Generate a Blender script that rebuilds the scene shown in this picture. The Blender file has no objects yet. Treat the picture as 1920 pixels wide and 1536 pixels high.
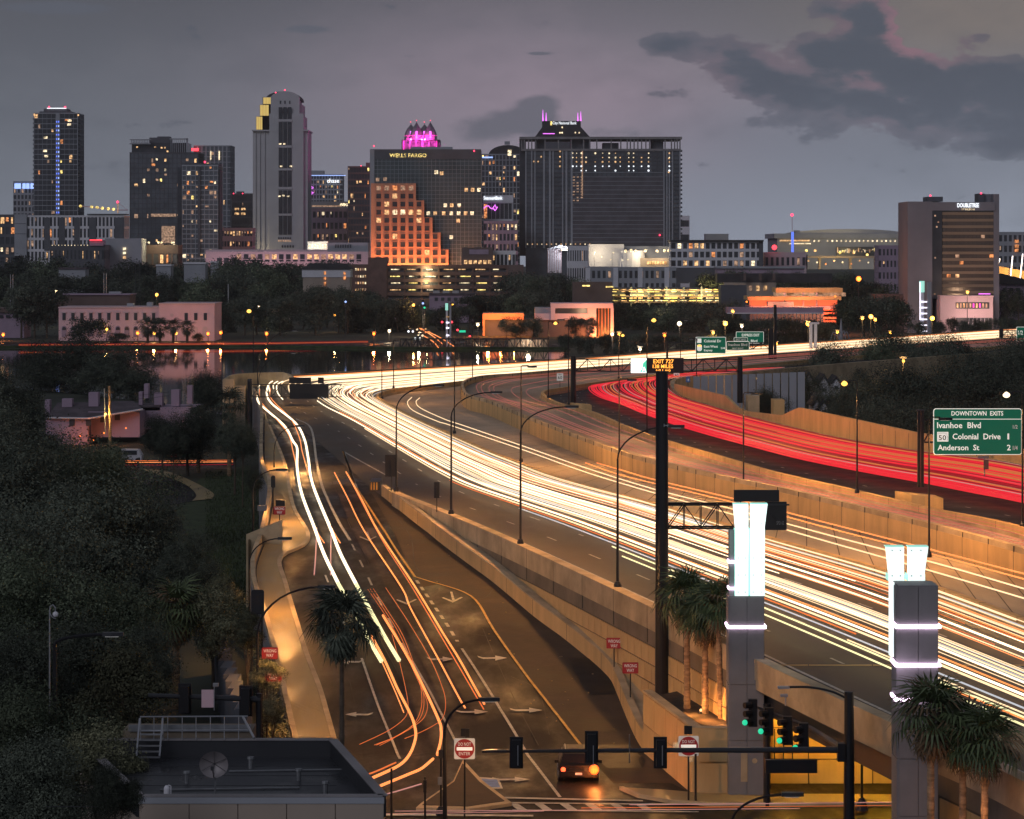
import bpy, math, random
import numpy as np
from mathutils import Vector, Matrix
random.seed(7)
rng = np.random.default_rng(11)
SC = bpy.context.scene
COL = SC.collection
H = 25.0      # camera height above the street
S = 5500.0    # focal length in pixels of the 1920 px wide photograph
HY = 470.0    # horizon row
# ---------------------------------------------------------------- camera
cd = bpy.data.cameras.new('camera'); cam = bpy.data.objects.new('camera', cd); COL.objects.link(cam)
cam.location = (0, 0, H); cam.rotation_euler = (math.radians(90), 0, 0)
cd.sensor_width = 36; cd.lens = 36 * S / 1920
cd.shift_y = (HY - 768) / 1920
cd.clip_start = 1; cd.clip_end = 60000
SC.camera = cam
# ---------------------------------------------------------------- world: dusk sky
w = bpy.data.worlds.new('World'); SC.world = w; w.use_nodes = True
NT = w.node_tree; NT.nodes.clear()
def nn(t, **k):
    n = NT.nodes.new(t)
    for a, b in k.items(): setattr(n, a, b)
    return n
def mth(op, a, b=None, c=None, clamp=False):
    n = nn('ShaderNodeMath', operation=op, use_clamp=clamp)
    for i, x in enumerate((a, b, c)):
        if x is None: continue
        if isinstance(x, (int, float)): n.inputs[i].default_value = x
        else: NT.links.new(x, n.inputs[i])
    return n.outputs[0]
def mixc(f, a, b):
    n = nn('ShaderNodeMix', data_type='RGBA')
    for i, x in ((0, f), (6, a), (7, b)):
        if isinstance(x, (int, float)): n.inputs[i].default_value = x
        elif isinstance(x, tuple): n.inputs[i].default_value = (*x, 1)
        else: NT.links.new(x, n.inputs[i])
    return n.outputs[2]
def ramp(f, pts, mode='LINEAR'):
    n = nn('ShaderNodeValToRGB'); r = n.color_ramp; r.interpolation = mode
    while len(r.elements) < len(pts): r.elements.new(0.5)
    for e, (p, c) in zip(r.elements, pts): e.position = p; e.color = (*c, 1)
    NT.links.new(f, n.inputs[0]); return n.outputs[0]
def lin(h):
    h = h.lstrip('#'); o = []
    for i in (0, 2, 4):
        c = int(h[i:i+2], 16) / 255
        o.append(c/12.92 if c <= .04045 else ((c+.055)/1.055)**2.4)
    return tuple(o)
tc = nn('ShaderNodeTexCoord'); sp = nn('ShaderNodeSeparateXYZ'); NT.links.new(tc.outputs['Generated'], sp.inputs[0])
dx, dy, dz = sp.outputs
az = mth('ARCTAN2', dx, dy); el = mth('ARCSINE', dz)          # radians, az 0 = looking direction, + to the right
nz = nn('ShaderNodeTexNoise'); nz.inputs['Scale'].default_value = 58; nz.inputs['Detail'].default_value = 8; nz.inputs['Roughness'].default_value = .58
mp = nn('ShaderNodeMapping'); mp.inputs['Scale'].default_value = (1, 1, 2.1)
NT.links.new(tc.outputs['Generated'], mp.inputs[0]); NT.links.new(mp.outputs[0], nz.inputs['Vector'])
nz2 = nn('ShaderNodeTexNoise'); nz2.inputs['Scale'].default_value = 9; nz2.inputs['Detail'].default_value = 4
NT.links.new(mp.outputs[0], nz2.inputs['Vector'])
n1 = mth('SUBTRACT', nz.outputs['Fac'], .5); n2 = mth('SUBTRACT', nz2.outputs['Fac'], .5)
# clear sky by height: paler at the horizon, darker above
grad = ramp(mth('MULTIPLY', el, 1/1.57, clamp=True), [(0, lin('#a0a8b8')), (.020, lin('#9096a3')), (.055, lin('#67676e')), (.16, lin('#53555d')), (1, lin('#646872'))])
# afterglow: warm grey towards the right, cooler and darker towards the left
warm = mth('MULTIPLY_ADD', az, 3.0, .35, clamp=True)
c0 = mixc(mth('MULTIPLY', mth('SUBTRACT', 1.0, warm), .55), grad, lin('#45484f'))
def blob(cx, cy, rx, ry, amp=1.0):     # a soft ellipse of cloud, centre and size in pixels of the sky seen
    a = mth('DIVIDE', mth('SUBTRACT', az, (cx-960)/S), rx/S); b = mth('DIVIDE', mth('SUBTRACT', el, (HY-cy)/S), ry/S)
    r2 = mth('ADD', mth('MULTIPLY', a, a), mth('MULTIPLY', b, b))
    return mth('MULTIPLY', mth('POWER', 2.718, mth('MULTIPLY', r2, -1.0)), amp)
def total(bs):
    t = bs[0]
    for b in bs[1:]: t = mth('ADD', t, b)
    return t
pink = total([blob(960, 190, 420, 170, .95), blob(1240, 215, 210, 110, .45)])
c1 = mixc(mth('MULTIPLY', pink, .62, clamp=True), c0, lin('#9a8795'))
tr = blob(1850, 40, 420, 130, 1.0)
c1 = mixc(mth('MULTIPLY', tr, .75, clamp=True), c1, lin('#7d736c'))
glow = blob(1330, 420, 320, 160, .55)
c1 = mixc(mth('MULTIPLY', glow, .5, clamp=True), c1, lin('#8a90a0'))
big = total([blob(1240, 80, 55, 26, .75), blob(1330, 96, 60, 34, .7), blob(1415, 118, 55, 40, .7), blob(1545, 18, 42, 26, .8), blob(1635, 38, 42, 40, .8), blob(1600, 45, 50, 40, .4),
             blob(1520, 95, 50, 34, .8), blob(1600, 105, 75, 45, .8), blob(1700, 130, 55, 36, .75), blob(1760, 160, 50, 30, .5), blob(1835, 130, 48, 28, .8), blob(1915, 165, 55, 36, .8), blob(2010, 190, 90, 70, .9), blob(1835, 75, 22, 9, .5)])
low = total([blob(1420, 165, 110, 40, .5), blob(1600, 190, 220, 60, .8), blob(1850, 230, 180, 80, .8), blob(2100, 260, 200, 120, .8)])
dens = mth('ADD', mth('ADD', mth('MINIMUM', big, 1.05), mth('MULTIPLY', low, .9)), mth('MULTIPLY', n1, 1.9))
soft = ramp(dens, [(.30, (0, 0, 0)), (.48, (.66, .66, .66)), (1.0, (1, 1, 1))], 'EASE')
# pink-lit cloud rims where the density starts
rim = ramp(dens, [(.30, (0, 0, 0)), (.44, (1, 1, 1)), (.58, (.8, .8, .8)), (.85, (0, 0, 0))], 'EASE')
rimw = mth('MULTIPLY', rim, total([blob(1680, 70, 110, 110, .9), blob(1760, 190, 170, 60, .4), blob(1420, 130, 120, 60, .3)]), clamp=True)
cc = mixc(mth('MULTIPLY_ADD', n2, 1.2, .35, clamp=True), lin('#3f4652'), lin('#5c626f'))
c2 = mixc(mth('MULTIPLY', soft, .92), c1, cc)
c2 = mixc(mth('MULTIPLY', rimw, .8), c2, lin('#96707c'))
sm = total([blob(1010, 205, 45, 30, 1.0), blob(930, 240, 120, 40, .7), blob(1150, 250, 120, 18, .5), blob(575, 57, 60, 10, 1.0), blob(100, 22, 120, 12, 1.1), blob(1010, 101, 28, 4, .9), blob(765, 106, 28, 4, .5), blob(470, 60, 26, 4, .4), blob(300, 330, 260, 60, .35)])
smd = ramp(mth('ADD', sm, mth('MULTIPLY', n1, 1.1)), [(.30, (0, 0, 0)), (.75, (1, 1, 1))], 'EASE')
veil = total([blob(1700, 300, 420, 110, .8), blob(1400, 250, 200, 60, .35)])
c3 = mixc(mth('MULTIPLY', mth('MULTIPLY', veil, mth('ADD', n2, 1.0)), .55, clamp=True), c2, lin('#6c717f'))
c3 = mixc(mth('MULTIPLY', smd, .75), c3, lin('#5b5f6a'))
# a broken cloud deck everywhere else in the sky
oth = ramp(mth('ADD', nz2.outputs['Fac'], mth('MULTIPLY', n1, .35)), [(.46, (0, 0, 0)), (.66, (1, 1, 1))], 'EASE')
c4 = mixc(mth('MULTIPLY', oth, .22), c3, lin('#4d525c'))
bg = nn('ShaderNodeBackground'); NT.links.new(c4, bg.inputs[0]); bg.inputs[1].default_value = 1.12
wo = nn('ShaderNodeOutputWorld'); NT.links.new(bg.outputs[0], wo.inputs[0])
# broad fill added to lift dark surfaces, for the last light of the day
sd = bpy.data.lights.new('dusk_fill', 'SUN'); sd.energy = .6; sd.angle = math.radians(30); sd.color = (.90, .90, 1)
so = bpy.data.objects.new('dusk_fill', sd); COL.objects.link(so); so.rotation_euler = (math.radians(62), 0, math.radians(-30))
SC.view_settings.view_transform = 'Standard'; SC.view_settings.look = 'None'
SC.view_settings.exposure = 0; SC.view_settings.gamma = 1; SC.view_settings.use_curve_mapping = False
SC.render.engine = 'CYCLES'
SC.cycles.use_denoising = True; SC.cycles.max_bounces = 5; SC.cycles.diffuse_bounces = 2; SC.cycles.glossy_bounces = 3
SC.cycles.sample_clamp_indirect = 4; SC.cycles.caustics_reflective = False; SC.cycles.caustics_refractive = False
# ---------------------------------------------------------------- materials
M = {}
def mat(name, col, rough=.8, metal=0., emit=None, es=0., var=0., vs=1., bump=0., bs=None, spec=.5, col2=None, stretch=(1, 1, 1), rvar=0.):
    m = bpy.data.materials.new(name); m.use_nodes = True; nt = m.node_tree; p = nt.nodes['Principled BSDF']
    c = lin(col) if isinstance(col, str) else col
    p.inputs['Base Color'].default_value = (*c, 1); p.inputs['Roughness'].default_value = rough; p.inputs['Metallic'].default_value = metal
    p.inputs['Specular IOR Level'].default_value = spec
    if emit is not None:
        p.inputs['Emission Color'].default_value = (*(lin(emit) if isinstance(emit, str) else emit), 1); p.inputs['Emission Strength'].default_value = es
    if var or bump or rvar:
        t = nt.nodes.new('ShaderNodeTexCoord'); mpp = nt.nodes.new('ShaderNodeMapping'); mpp.inputs['Scale'].default_value = stretch
        nt.links.new(t.outputs['Object'], mpp.inputs[0])
        n = nt.nodes.new('ShaderNodeTexNoise'); n.inputs['Scale'].default_value = vs; n.inputs['Detail'].default_value = 6; n.inputs['Roughness'].default_value = .6
        nt.links.new(mpp.outputs[0], n.inputs['Vector'])
        if var:
            r = nt.nodes.new('ShaderNodeValToRGB'); r.color_ramp.elements[0].position = .36; r.color_ramp.elements[1].position = .64
            d = (lin(col2) if isinstance(col2, str) else col2) if col2 else tuple(x*(1-var) for x in c)
            u = tuple(min(1, x*(1+var*.5)) for x in c)
            r.color_ramp.elements[0].color = (*d, 1); r.color_ramp.elements[1].color = (*u, 1)
            nt.links.new(n.outputs['Fac'], r.inputs[0]); nt.links.new(r.outputs[0], p.inputs['Base Color'])
        if rvar:
            mr = nt.nodes.new('ShaderNodeMapRange'); mr.inputs[1].default_value = .38; mr.inputs[2].default_value = .62
            mr.inputs[3].default_value = max(.05, rough-rvar); mr.inputs[4].default_value = min(1, rough+rvar)
            nt.links.new(n.outputs['Fac'], mr.inputs[0]); nt.links.new(mr.outputs[0], p.inputs['Roughness'])
        if bump:
            nb = nt.nodes.new('ShaderNodeTexNoise'); nb.inputs['Scale'].default_value = bs or vs*8; nb.inputs['Detail'].default_value = 3
            nt.links.new(mpp.outputs[0], nb.inputs['Vector'])
            b = nt.nodes.new('ShaderNodeBump'); b.inputs['Strength'].default_value = bump; b.inputs['Distance'].default_value = .05
            nt.links.new(nb.outputs['Fac'], b.inputs['Height']); nt.links.new(b.outputs[0], p.inputs['Normal'])
    M[name] = m; return m
mat('ground', (.035, .042, .028), .95, var=.5, vs=.03)
mat('grass', (.045, .065, .025), .95, var=.5, vs=.6)
mat('asphalt', (.018, .0155, .0155), .6, spec=.2, var=.55, vs=.3, rvar=.22, bump=.15, bs=6, stretch=(1, .35, 1))
mat('asphalt_dark', (.026, .024, .026), .6, spec=.2, var=.4, vs=.3, rvar=.1, bump=.15, bs=6)
mat('deck', (.075, .062, .052), .6, spec=.25, var=.4, vs=.12, rvar=.1, bump=.1, bs=5, stretch=(1, .3, 1))
mat('deck_concrete', (.45, .36, .27), .8, spec=.2, var=.35, vs=.12, bump=.1, bs=5, stretch=(1, .3, 1))
mat('concrete', (.52, .40, .26), .85, spec=.2, var=.3, vs=.35, bump=.2, bs=4)
mat('concrete_warm', (.64, .43, .21), .85, spec=.2, var=.16, vs=.5, stretch=(1.3, 1.3, .35), bump=.15, bs=5)
mat('concrete_grey', (.25, .235, .245), .8, var=.25, vs=.2, bump=.1)
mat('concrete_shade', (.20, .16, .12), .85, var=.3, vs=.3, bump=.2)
mat('panel_joint', (.10, .08, .06), .9)
mat('shoulder', (.082, .062, .048), .8, spec=.15, var=.5, vs=.35, rvar=.15, bump=.3, bs=3)
mat('sidewalk', (.34, .255, .13), .62, var=.35, vs=.5, rvar=.2, bump=.35, bs=2.2, stretch=(1, .25, 1))
mat('paint_white', (.46, .44, .40), .6, var=.35, vs=3)
mat('paint_yellow', (.62, .33, .06), .6, var=.3, vs=2)
mat('paint_blue', (.12, .22, .5), .6, var=.3, vs=2)
mat('steel_black', (.018, .018, .022), .4, metal=.3)
mat('steel_dark', (.045, .047, .055), .45, metal=.4)
mat('steel_grey', (.25, .26, .28), .45, metal=.6, var=.2, vs=2)
mat('aluminium', (.45, .46, .5), .35, metal=.7)
mat('galv', (.32, .33, .35), .5, metal=.5)
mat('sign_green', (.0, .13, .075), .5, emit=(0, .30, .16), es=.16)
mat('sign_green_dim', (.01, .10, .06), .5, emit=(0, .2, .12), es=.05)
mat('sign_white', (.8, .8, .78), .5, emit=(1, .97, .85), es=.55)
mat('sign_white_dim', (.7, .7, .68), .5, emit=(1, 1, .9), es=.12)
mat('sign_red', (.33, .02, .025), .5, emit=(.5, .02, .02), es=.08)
mat('sign_back', (.02, .02, .024), .5, metal=.2)
mat('led_orange', (.3, .1, 0), .5, emit=(1, .36, .05), es=2.6)
mat('led_white', (.8, .8, .8), .5, emit=(.86, 1, .97), es=2.2)
mat('led_green', (.2, .8, .6), .5, emit=(.05, .75, .42), es=.8)
mat('glass_white', (.8, .9, .88), .25, emit=(.84, 1, .96), es=1.05)
mat('glass_edge', (.5, .9, .8), .2, emit=(.35, .85, .68), es=.7)
mat('neon_violet', (.8, .7, .9), .4, emit=(1, .74, 1), es=7)
mat('rung_white', (.8, .8, .9), .4, emit=(.9, .85, 1), es=2.2)
mat('bark', (.10, .075, .055), .95, var=.4, vs=3, bump=.6, bs=6)
mat('palm_bark', (.34, .22, .13), .9, var=.45, vs=2.2, bump=.8, bs=5, stretch=(1, 1, 3))
mat('leaf_dark', (.080, .092, .070), .85, spec=.15, var=.55, vs=4, col2=(.016, .021, .017))
mat('leaf_mid', (.105, .125, .082), .85, spec=.15, var=.5, vs=4, col2=(.020, .03, .018))
mat('leaf_olive', (.13, .13, .08), .85, spec=.15, var=.5, vs=4, col2=(.03, .034, .02))
mat('leaf_palm', (.085, .115, .045), .6, var=.5, vs=1.2, col2=(.03, .045, .02))
mat('leaf_dry', (.17, .11, .06), .8, var=.4, vs=1)
mat('soil', (.06, .042, .03), .95, var=.4, vs=2, bump=.6)
mat('glass_dark', (.05, .056, .07), .3, spec=.5, var=.4, vs=.12)
mat('glass_blue', (.11, .125, .15), .3, spec=.5, var=.35, vs=.1)
mat('glass_teal', (.075, .105, .115), .35, spec=.4, var=.3, vs=.08)
mat('glass_bronze', (.10, .07, .05), .2, spec=.8, var=.35, vs=.1)
mat('wall_grey', (.33, .345, .39), .8, var=.12, vs=.1)
mat('wall_dark', (.10, .105, .125), .8, var=.2, vs=.1)
mat('wall_white', (.66, .66, .72), .8, var=.1, vs=.1)
mat('wall_pink', (.60, .46, .50), .85, var=.12, vs=.08)
mat('wall_rose', (.72, .50, .56), .85, var=.10, vs=.08)
mat('wall_brown', (.16, .11, .10), .85, var=.2, vs=.1)
mat('wall_brick', (.17, .10, .085), .9, var=.25, vs=.3)
mat('wall_court', (.46, .46, .49), .8, var=.08, vs=.1)
mat('wall_mauve', (.36, .27, .36), .85, var=.12, vs=.2)
mat('wall_tan', (.38, .31, .26), .85, var=.15, vs=.1)
mat('wall_hotel', (.20, .20, .235), .8, var=.12, vs=.1)
mat('granite', (.62, .29, .18), .7, var=.1, vs=.1)
mat('roof_dark', (.05, .048, .055), .9, var=.3, vs=.3)
mat('roof_shingle', (.10, .08, .095), .9, var=.35, vs=.6)
mat('roof_membrane', (.035, .037, .045), .35, var=.4, vs=.25, rvar=.15)
mat('metal_crown', (.20, .18, .22), .4, metal=.4)
mat('mesh_net', (.10, .095, .115), .6, var=.3, vs=.15)
for nm, c, e in (('lit_warm', (1, .58, .26), 1.0), ('lit_orange', (1, .36, .12), .9), ('lit_pale', (1, .80, .50), 1.3), ('lit_white', (.9, .95, 1), 1.6),
                 ('lit_dim', (.9, .55, .35), .35), ('lit_yellow', (1, .74, .22), 1.6), ('lit_blue', (.12, .22, 1), 1.5), ('lit_icy', (.35, .5, 1), 1.5), ('lit_magenta', (1, .08, .55), 1.1),
                 ('lit_pinkneon', (.9, .2, 1), 1.6), ('lit_red', (1, .05, .07), 3.0), ('lit_redwall', (1, .16, .06), .9), ('lit_greenpt', (.03, .8, .42), .8),
                 ('lamp_sodium', (1, .50, .09), 2.6), ('lamp_orange', (1, .22, .03), 3.0), ('lamp_white', (1, .80, .52), 2.6), ('lamp_off', (.5, .5, .5), .25),
                 ('tail_red', (1, .07, .02), 5.), ('beacon', (1, .04, .10), 4.)):
    mat(nm, tuple(x*.5 for x in c), .6, emit=c, es=e)
for nm in ('leaf_dark', 'leaf_mid', 'leaf_olive'):       # every tree its own shade of green
    nt = M[nm].node_tree; p = nt.nodes['Principled BSDF']; oi = nt.nodes.new('ShaderNodeObjectInfo'); mr = nt.nodes.new('ShaderNodeMapRange'); mr.inputs[3].default_value = .6; mr.inputs[4].default_value = 1.8
    src = p.inputs['Base Color'].links[0].from_socket; vm = nt.nodes.new('ShaderNodeVectorMath'); vm.operation = 'SCALE'
    nt.links.new(oi.outputs['Random'], mr.inputs[0]); nt.links.new(src, vm.inputs[0]); nt.links.new(mr.outputs[0], vm.inputs['Scale']); nt.links.new(vm.outputs[0], p.inputs['Base Color'])
for nm in ('lit_warm', 'lit_orange', 'lit_pale', 'lit_dim', 'lit_yellow'):      # rooms: brightness varies inside each pane
    nt = M[nm].node_tree; p = nt.nodes['Principled BSDF']; t = nt.nodes.new('ShaderNodeTexCoord'); n = nt.nodes.new('ShaderNodeTexNoise'); n.inputs['Scale'].default_value = .9; n.inputs['Detail'].default_value = 3
    mr = nt.nodes.new('ShaderNodeMapRange'); e0 = p.inputs['Emission Strength'].default_value; mr.inputs[1].default_value = .36; mr.inputs[2].default_value = .64; mr.inputs[3].default_value = e0*.12; mr.inputs[4].default_value = e0*1.5
    nt.links.new(t.outputs['Object'], n.inputs['Vector']); nt.links.new(n.outputs['Fac'], mr.inputs[0]); nt.links.new(mr.outputs[0], p.inputs['Emission Strength'])
# light streaks
for nm, c, e in (('streak_white', (1, .70, .40), 1.5), ('streak_hot', (1, .80, .54), 2.3), ('streak_cool', (.80, .82, .88), .75), ('streak_lime', (1, .93, .48), 1.25),
                 ('streak_amber', (1, .29, .08), 1.5), ('streak_orange', (1, .20, .045), .85), ('streak_red', (1, .018, .04), .85), ('streak_crimson', (.7, .008, .03), .42),
                 ('streak_pink', (1, .22, .20), .62), ('streak_gold', (1, .27, .07), .6), ('streak_rose', (1, .45, .40), .55)):
    mat(nm, (0, 0, 0), .6, emit=c, es=e)
def water():
    m = bpy.data.materials.new('water'); m.use_nodes = True; nt = m.node_tree; p = nt.nodes['Principled BSDF']
    p.inputs['Base Color'].default_value = (.012, .014, .02, 1); p.inputs['Roughness'].default_value = .04; p.inputs['IOR'].default_value = 1.33
    p.inputs['Specular IOR Level'].default_value = 1.0
    t = nt.nodes.new('ShaderNodeTexCoord'); mp = nt.nodes.new('ShaderNodeMapping'); mp.inputs['Scale'].default_value = (.25, .12, 1)
    n = nt.nodes.new('ShaderNodeTexNoise'); n.inputs['Scale'].default_value = 1.2; n.inputs['Detail'].default_value = 3
    b = nt.nodes.new('ShaderNodeBump'); b.inputs['Strength'].default_value = .08; b.inputs['Distance'].default_value = .03
    nt.links.new(t.outputs['Object'], mp.inputs[0]); nt.links.new(mp.outputs[0], n.inputs['Vector']); nt.links.new(n.outputs['Fac'], b.inputs['Height']); nt.links.new(b.outputs[0], p.inputs['Normal'])
    M['water'] = m
water()
# ---------------------------------------------------------------- projection helpers
def W(px, py, Y): return Vector(((px-960)/S*Y, Y, H-(py-HY)/S*Y))
def G(px, py, z=0.): return W(px, py, (H-z)*S/(py-HY))
def X(px, Y): return (px-960)/S*Y
def Z(py, Y): return H-(py-HY)/S*Y
ZD, ZE = 5.5, 6.5        # deck level of the main carriageway / of the raised lanes
RY = [100, 145, 155, 165, 175, 190, 210, 232, 245]; RZ = [0, 0, .7, 1.7, 2.6, 3.6, 4.75, 5.45, ZD]
def zr(Y): return float(np.interp(Y, RY, RZ))
def R(px, py, up=0.):
    lo, hi = 80., 3000.
    for _ in range(40):
        m_ = (lo+hi)/2
        if H-(py-HY)/S*m_ > zr(m_)+up: lo = m_
        else: hi = m_
    return W(px, py, lo)
def smooth(pts, n=8):
    P = [Vector(p) for p in pts]
    if len(P) < 3: 
        return [P[0].lerp(P[-1], i/n) for i in range(n+1)]
    P = [P[0]*2-P[1]]+P+[P[-1]*2-P[-2]]; out = []
    for i in range(1, len(P)-2):
        a, b, c, d = P[i-1:i+3]
        for k in range(n):
            t = k/n
            out.append(.5*((2*b)+(c-a)*t+(2*a-5*b+4*c-d)*t*t+(3*b-a-3*c+d)*t**3))
    out.append(P[-2]); return out
# ---------------------------------------------------------------- mesh building
class MB:
    def __init__(s): s.v = []; s.f = []
    def quad(s, a, b, c, d):
        n = len(s.v); s.v += [tuple(a), tuple(b), tuple(c), tuple(d)]; s.f.append((n, n+1, n+2, n+3)); return s
    def poly(s, pts):
        n = len(s.v); s.v += [tuple(p) for p in pts]; s.f.append(tuple(range(n, n+len(pts)))); return s
    def box(s, x0, x1, y0, y1, z0, z1):
        n = len(s.v)
        s.v += [(x0, y0, z0), (x1, y0, z0), (x1, y1, z0), (x0, y1, z0), (x0, y0, z1), (x1, y0, z1), (x1, y1, z1), (x0, y1, z1)]
        s.f += [(n, n+3, n+2, n+1), (n+4, n+5, n+6, n+7), (n, n+1, n+5, n+4), (n+1, n+2, n+6, n+5), (n+2, n+3, n+7, n+6), (n+3, n, n+4, n+7)]; return s
    def prism(s, pts, z0, z1):       # plan outline, from z0 to z1
        n = len(s.v); k = len(pts)
        s.v += [(p[0], p[1], z0) for p in pts]+[(p[0], p[1], z1) for p in pts]
        s.f += [tuple(n+i for i in reversed(range(k))), tuple(n+k+i for i in range(k))]
        for i in range(k): j = (i+1) % k; s.f.append((n+i, n+j, n+k+j, n+k+i))
        return s
    def slab(s, pts, y0, y1):        # outline in x,z from y0 to y1
        n = len(s.v); k = len(pts)
        s.v += [(p[0], y0, p[1]) for p in pts]+[(p[0], y1, p[1]) for p in pts]
        s.f += [tuple(n+i for i in range(k)), tuple(n+k+i for i in reversed(range(k)))]
        for i in range(k): j = (i+1) % k; s.f.append((n+j, n+i, n+k+i, n+k+j))
        return s
    def tube(s, pts, r, n=6, cap=True):
        pts = [Vector(p) for p in pts]; k0 = len(s.v); m_ = len(pts)
        for i, p in enumerate(pts):
            d = (pts[min(i+1, m_-1)]-pts[max(i-1, 0)]).normalized()
            u = d.cross(Vector((0, 0, 1)))
            if u.length < .05: u = d.cross(Vector((0, 1, 0)))
            u.normalize(); v = u.cross(d)
            rr = r[i] if isinstance(r, (list, tuple)) else r
            for j in range(n):
                a = 2*math.pi*j/n+.4; s.v.append(tuple(p+u*math.cos(a)*rr+v*math.sin(a)*rr))
        for i in range(m_-1):
            for j in range(n):
                a = k0+i*n+j; b = k0+i*n+(j+1) % n; s.f.append((a, b, b+n, a+n))
        if cap: s.f += [tuple(k0+j for j in reversed(range(n))), tuple(k0+(m_-1)*n+j for j in range(n))]
        return s
    def lathe(s, cx, cy, prof, n=12):    # prof: (r, z)
        k0 = len(s.v)
        for r, z in prof:
            for j in range(n): a = 2*math.pi*j/n; s.v.append((cx+r*math.cos(a), cy+r*math.sin(a), z))
        for i in range(len(prof)-1):
            for j in range(n): a = k0+i*n+j; b = k0+i*n+(j+1) % n; s.f.append((a, b, b+n, a+n))
        s.f += [tuple(k0+j for j in reversed(range(n))), tuple(k0+(len(prof)-1)*n+j for j in range(n))]; return s
    def ball(s, c, r, n=8, m=5, sq=1.):
        return s.lathe(c[0], c[1], [(max(.02*r, r*math.sin(math.pi*i/m)), c[2]-r*sq*math.cos(math.pi*i/m)) for i in range(m+1)], n)
    def ribbon(s, A, B):
        n = len(s.v)
        for a, b in zip(A, B): s.v += [tuple(a), tuple(b)]
        for i in range(len(A)-1): s.f.append((n+2*i, n+2*i+1, n+2*i+3, n+2*i+2))
        return s
    def wall(s, pts, z0, z1, th):        # wall along a plan line; z0/z1 numbers or functions of the point
        k = len(pts); n = len(s.v)
        for i, p in enumerate(pts):
            d = (Vector(pts[min(i+1, k-1)])-Vector(pts[max(i-1, 0)])); d.z = 0; d.normalize(); q = Vector((-d.y, d.x, 0))*th/2
            a = z0(p) if callable(z0) else z0; b = z1(p) if callable(z1) else z1
            s.v += [(p[0]+q.x, p[1]+q.y, a), (p[0]+q.x, p[1]+q.y, b), (p[0]-q.x, p[1]-q.y, b), (p[0]-q.x, p[1]-q.y, a)]
        for i in range(k-1):
            a = n+4*i
            for j in range(4): jj = (j+1) % 4; s.f.append((a+j, a+jj, a+4+jj, a+4+j))
        s.f += [(n, n+3, n+2, n+1), (n+4*(k-1), n+4*(k-1)+1, n+4*(k-1)+2, n+4*(k-1)+3)]; return s
    def mesh(s, name, m, off=(0, 0, 0), smooth=False):
        me = bpy.data.meshes.new(name); ox, oy, oz = off
        me.from_pydata([(a-ox, b-oy, c-oz) for a, b, c in s.v], [], s.f); me.materials.append(M[m])
        if smooth: me.polygons.foreach_set('use_smooth', [True]*len(me.polygons))
        me.update(); return me
def tags(o, label=None, cat=None, group=None, kind=None):
    if label: o['label'] = label
    if cat: o['category'] = cat
    if group: o['group'] = group
    if kind: o['kind'] = kind
    return o
def struct(name, mb, m, kind='structure', label=None, z=0):
    o = bpy.data.objects.new(name, mb.mesh(name, m)); COL.objects.link(o); tags(o, label, None, None, kind); return o
class Thing:
    def __init__(s, name, label, cat, org=(0, 0, 0), group=None):
        s.org = tuple(org); s.root = bpy.data.objects.new(name, None); s.root.empty_display_size = .5; s.root.location = s.org
        COL.objects.link(s.root); tags(s.root, label, cat, group)
    def add(s, name, mb, m, parent=None, kind=None, label=None, smooth=False):
        o = bpy.data.objects.new(name, mb.mesh(name, m, s.org, smooth)); COL.objects.link(o); o.parent = parent or s.root
        if kind: o['kind'] = kind
        if label: o['label'] = label
        return o
    def inst(s, name, me, loc=(0, 0, 0), rot=(0, 0, 0), scale=(1, 1, 1), parent=None):
        o = bpy.data.objects.new(name, me); COL.objects.link(o); o.parent = parent or s.root
        o.location = Vector(loc)-Vector(s.org); o.rotation_euler = rot; o.scale = scale; return o
def solo(name, mb, m, label, cat, org=(0, 0, 0), group=None, smooth=False):
    o = bpy.data.objects.new(name, mb.mesh(name, m, org, smooth)); COL.objects.link(o); o.location = org; return tags(o, label, cat, group)
def dup(t, loc, label, rotz=0, scale=None, group=None):
    r = t.root.copy(); COL.objects.link(r); r.location = loc; r.rotation_euler = (0, 0, rotz); r['label'] = label
    if scale: r.scale = scale
    if group: r['group'] = group
    for c in t.root.children:
        k = c.copy(); COL.objects.link(k); k.parent = r
        for g in c.children: q = g.copy(); COL.objects.link(q); q.parent = k
    return r
ORD = ['first', 'second', 'third', 'fourth', 'fifth', 'sixth', 'seventh', 'eighth', 'ninth', 'tenth', 'eleventh', 'twelfth', 'thirteenth', 'fourteenth', 'fifteenth', 'sixteenth', 'seventeenth', 'eighteenth', 'nineteenth', 'twentieth']
TENS = ['', '', 'twenty', 'thirty', 'forty', 'fifty', 'sixty', 'seventy', 'eighty', 'ninety']
def nth(i):
    if i >= 99: return 'hundredth' if i == 99 else 'hundred-and-'+nth(i-100)
    if i < 20: return ORD[i]
    n = i+1; t, u = divmod(n, 10)
    return TENS[t]+'-'+ORD[u-1] if u else TENS[t][:-1]+'ieth'
_tx = {}
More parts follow.
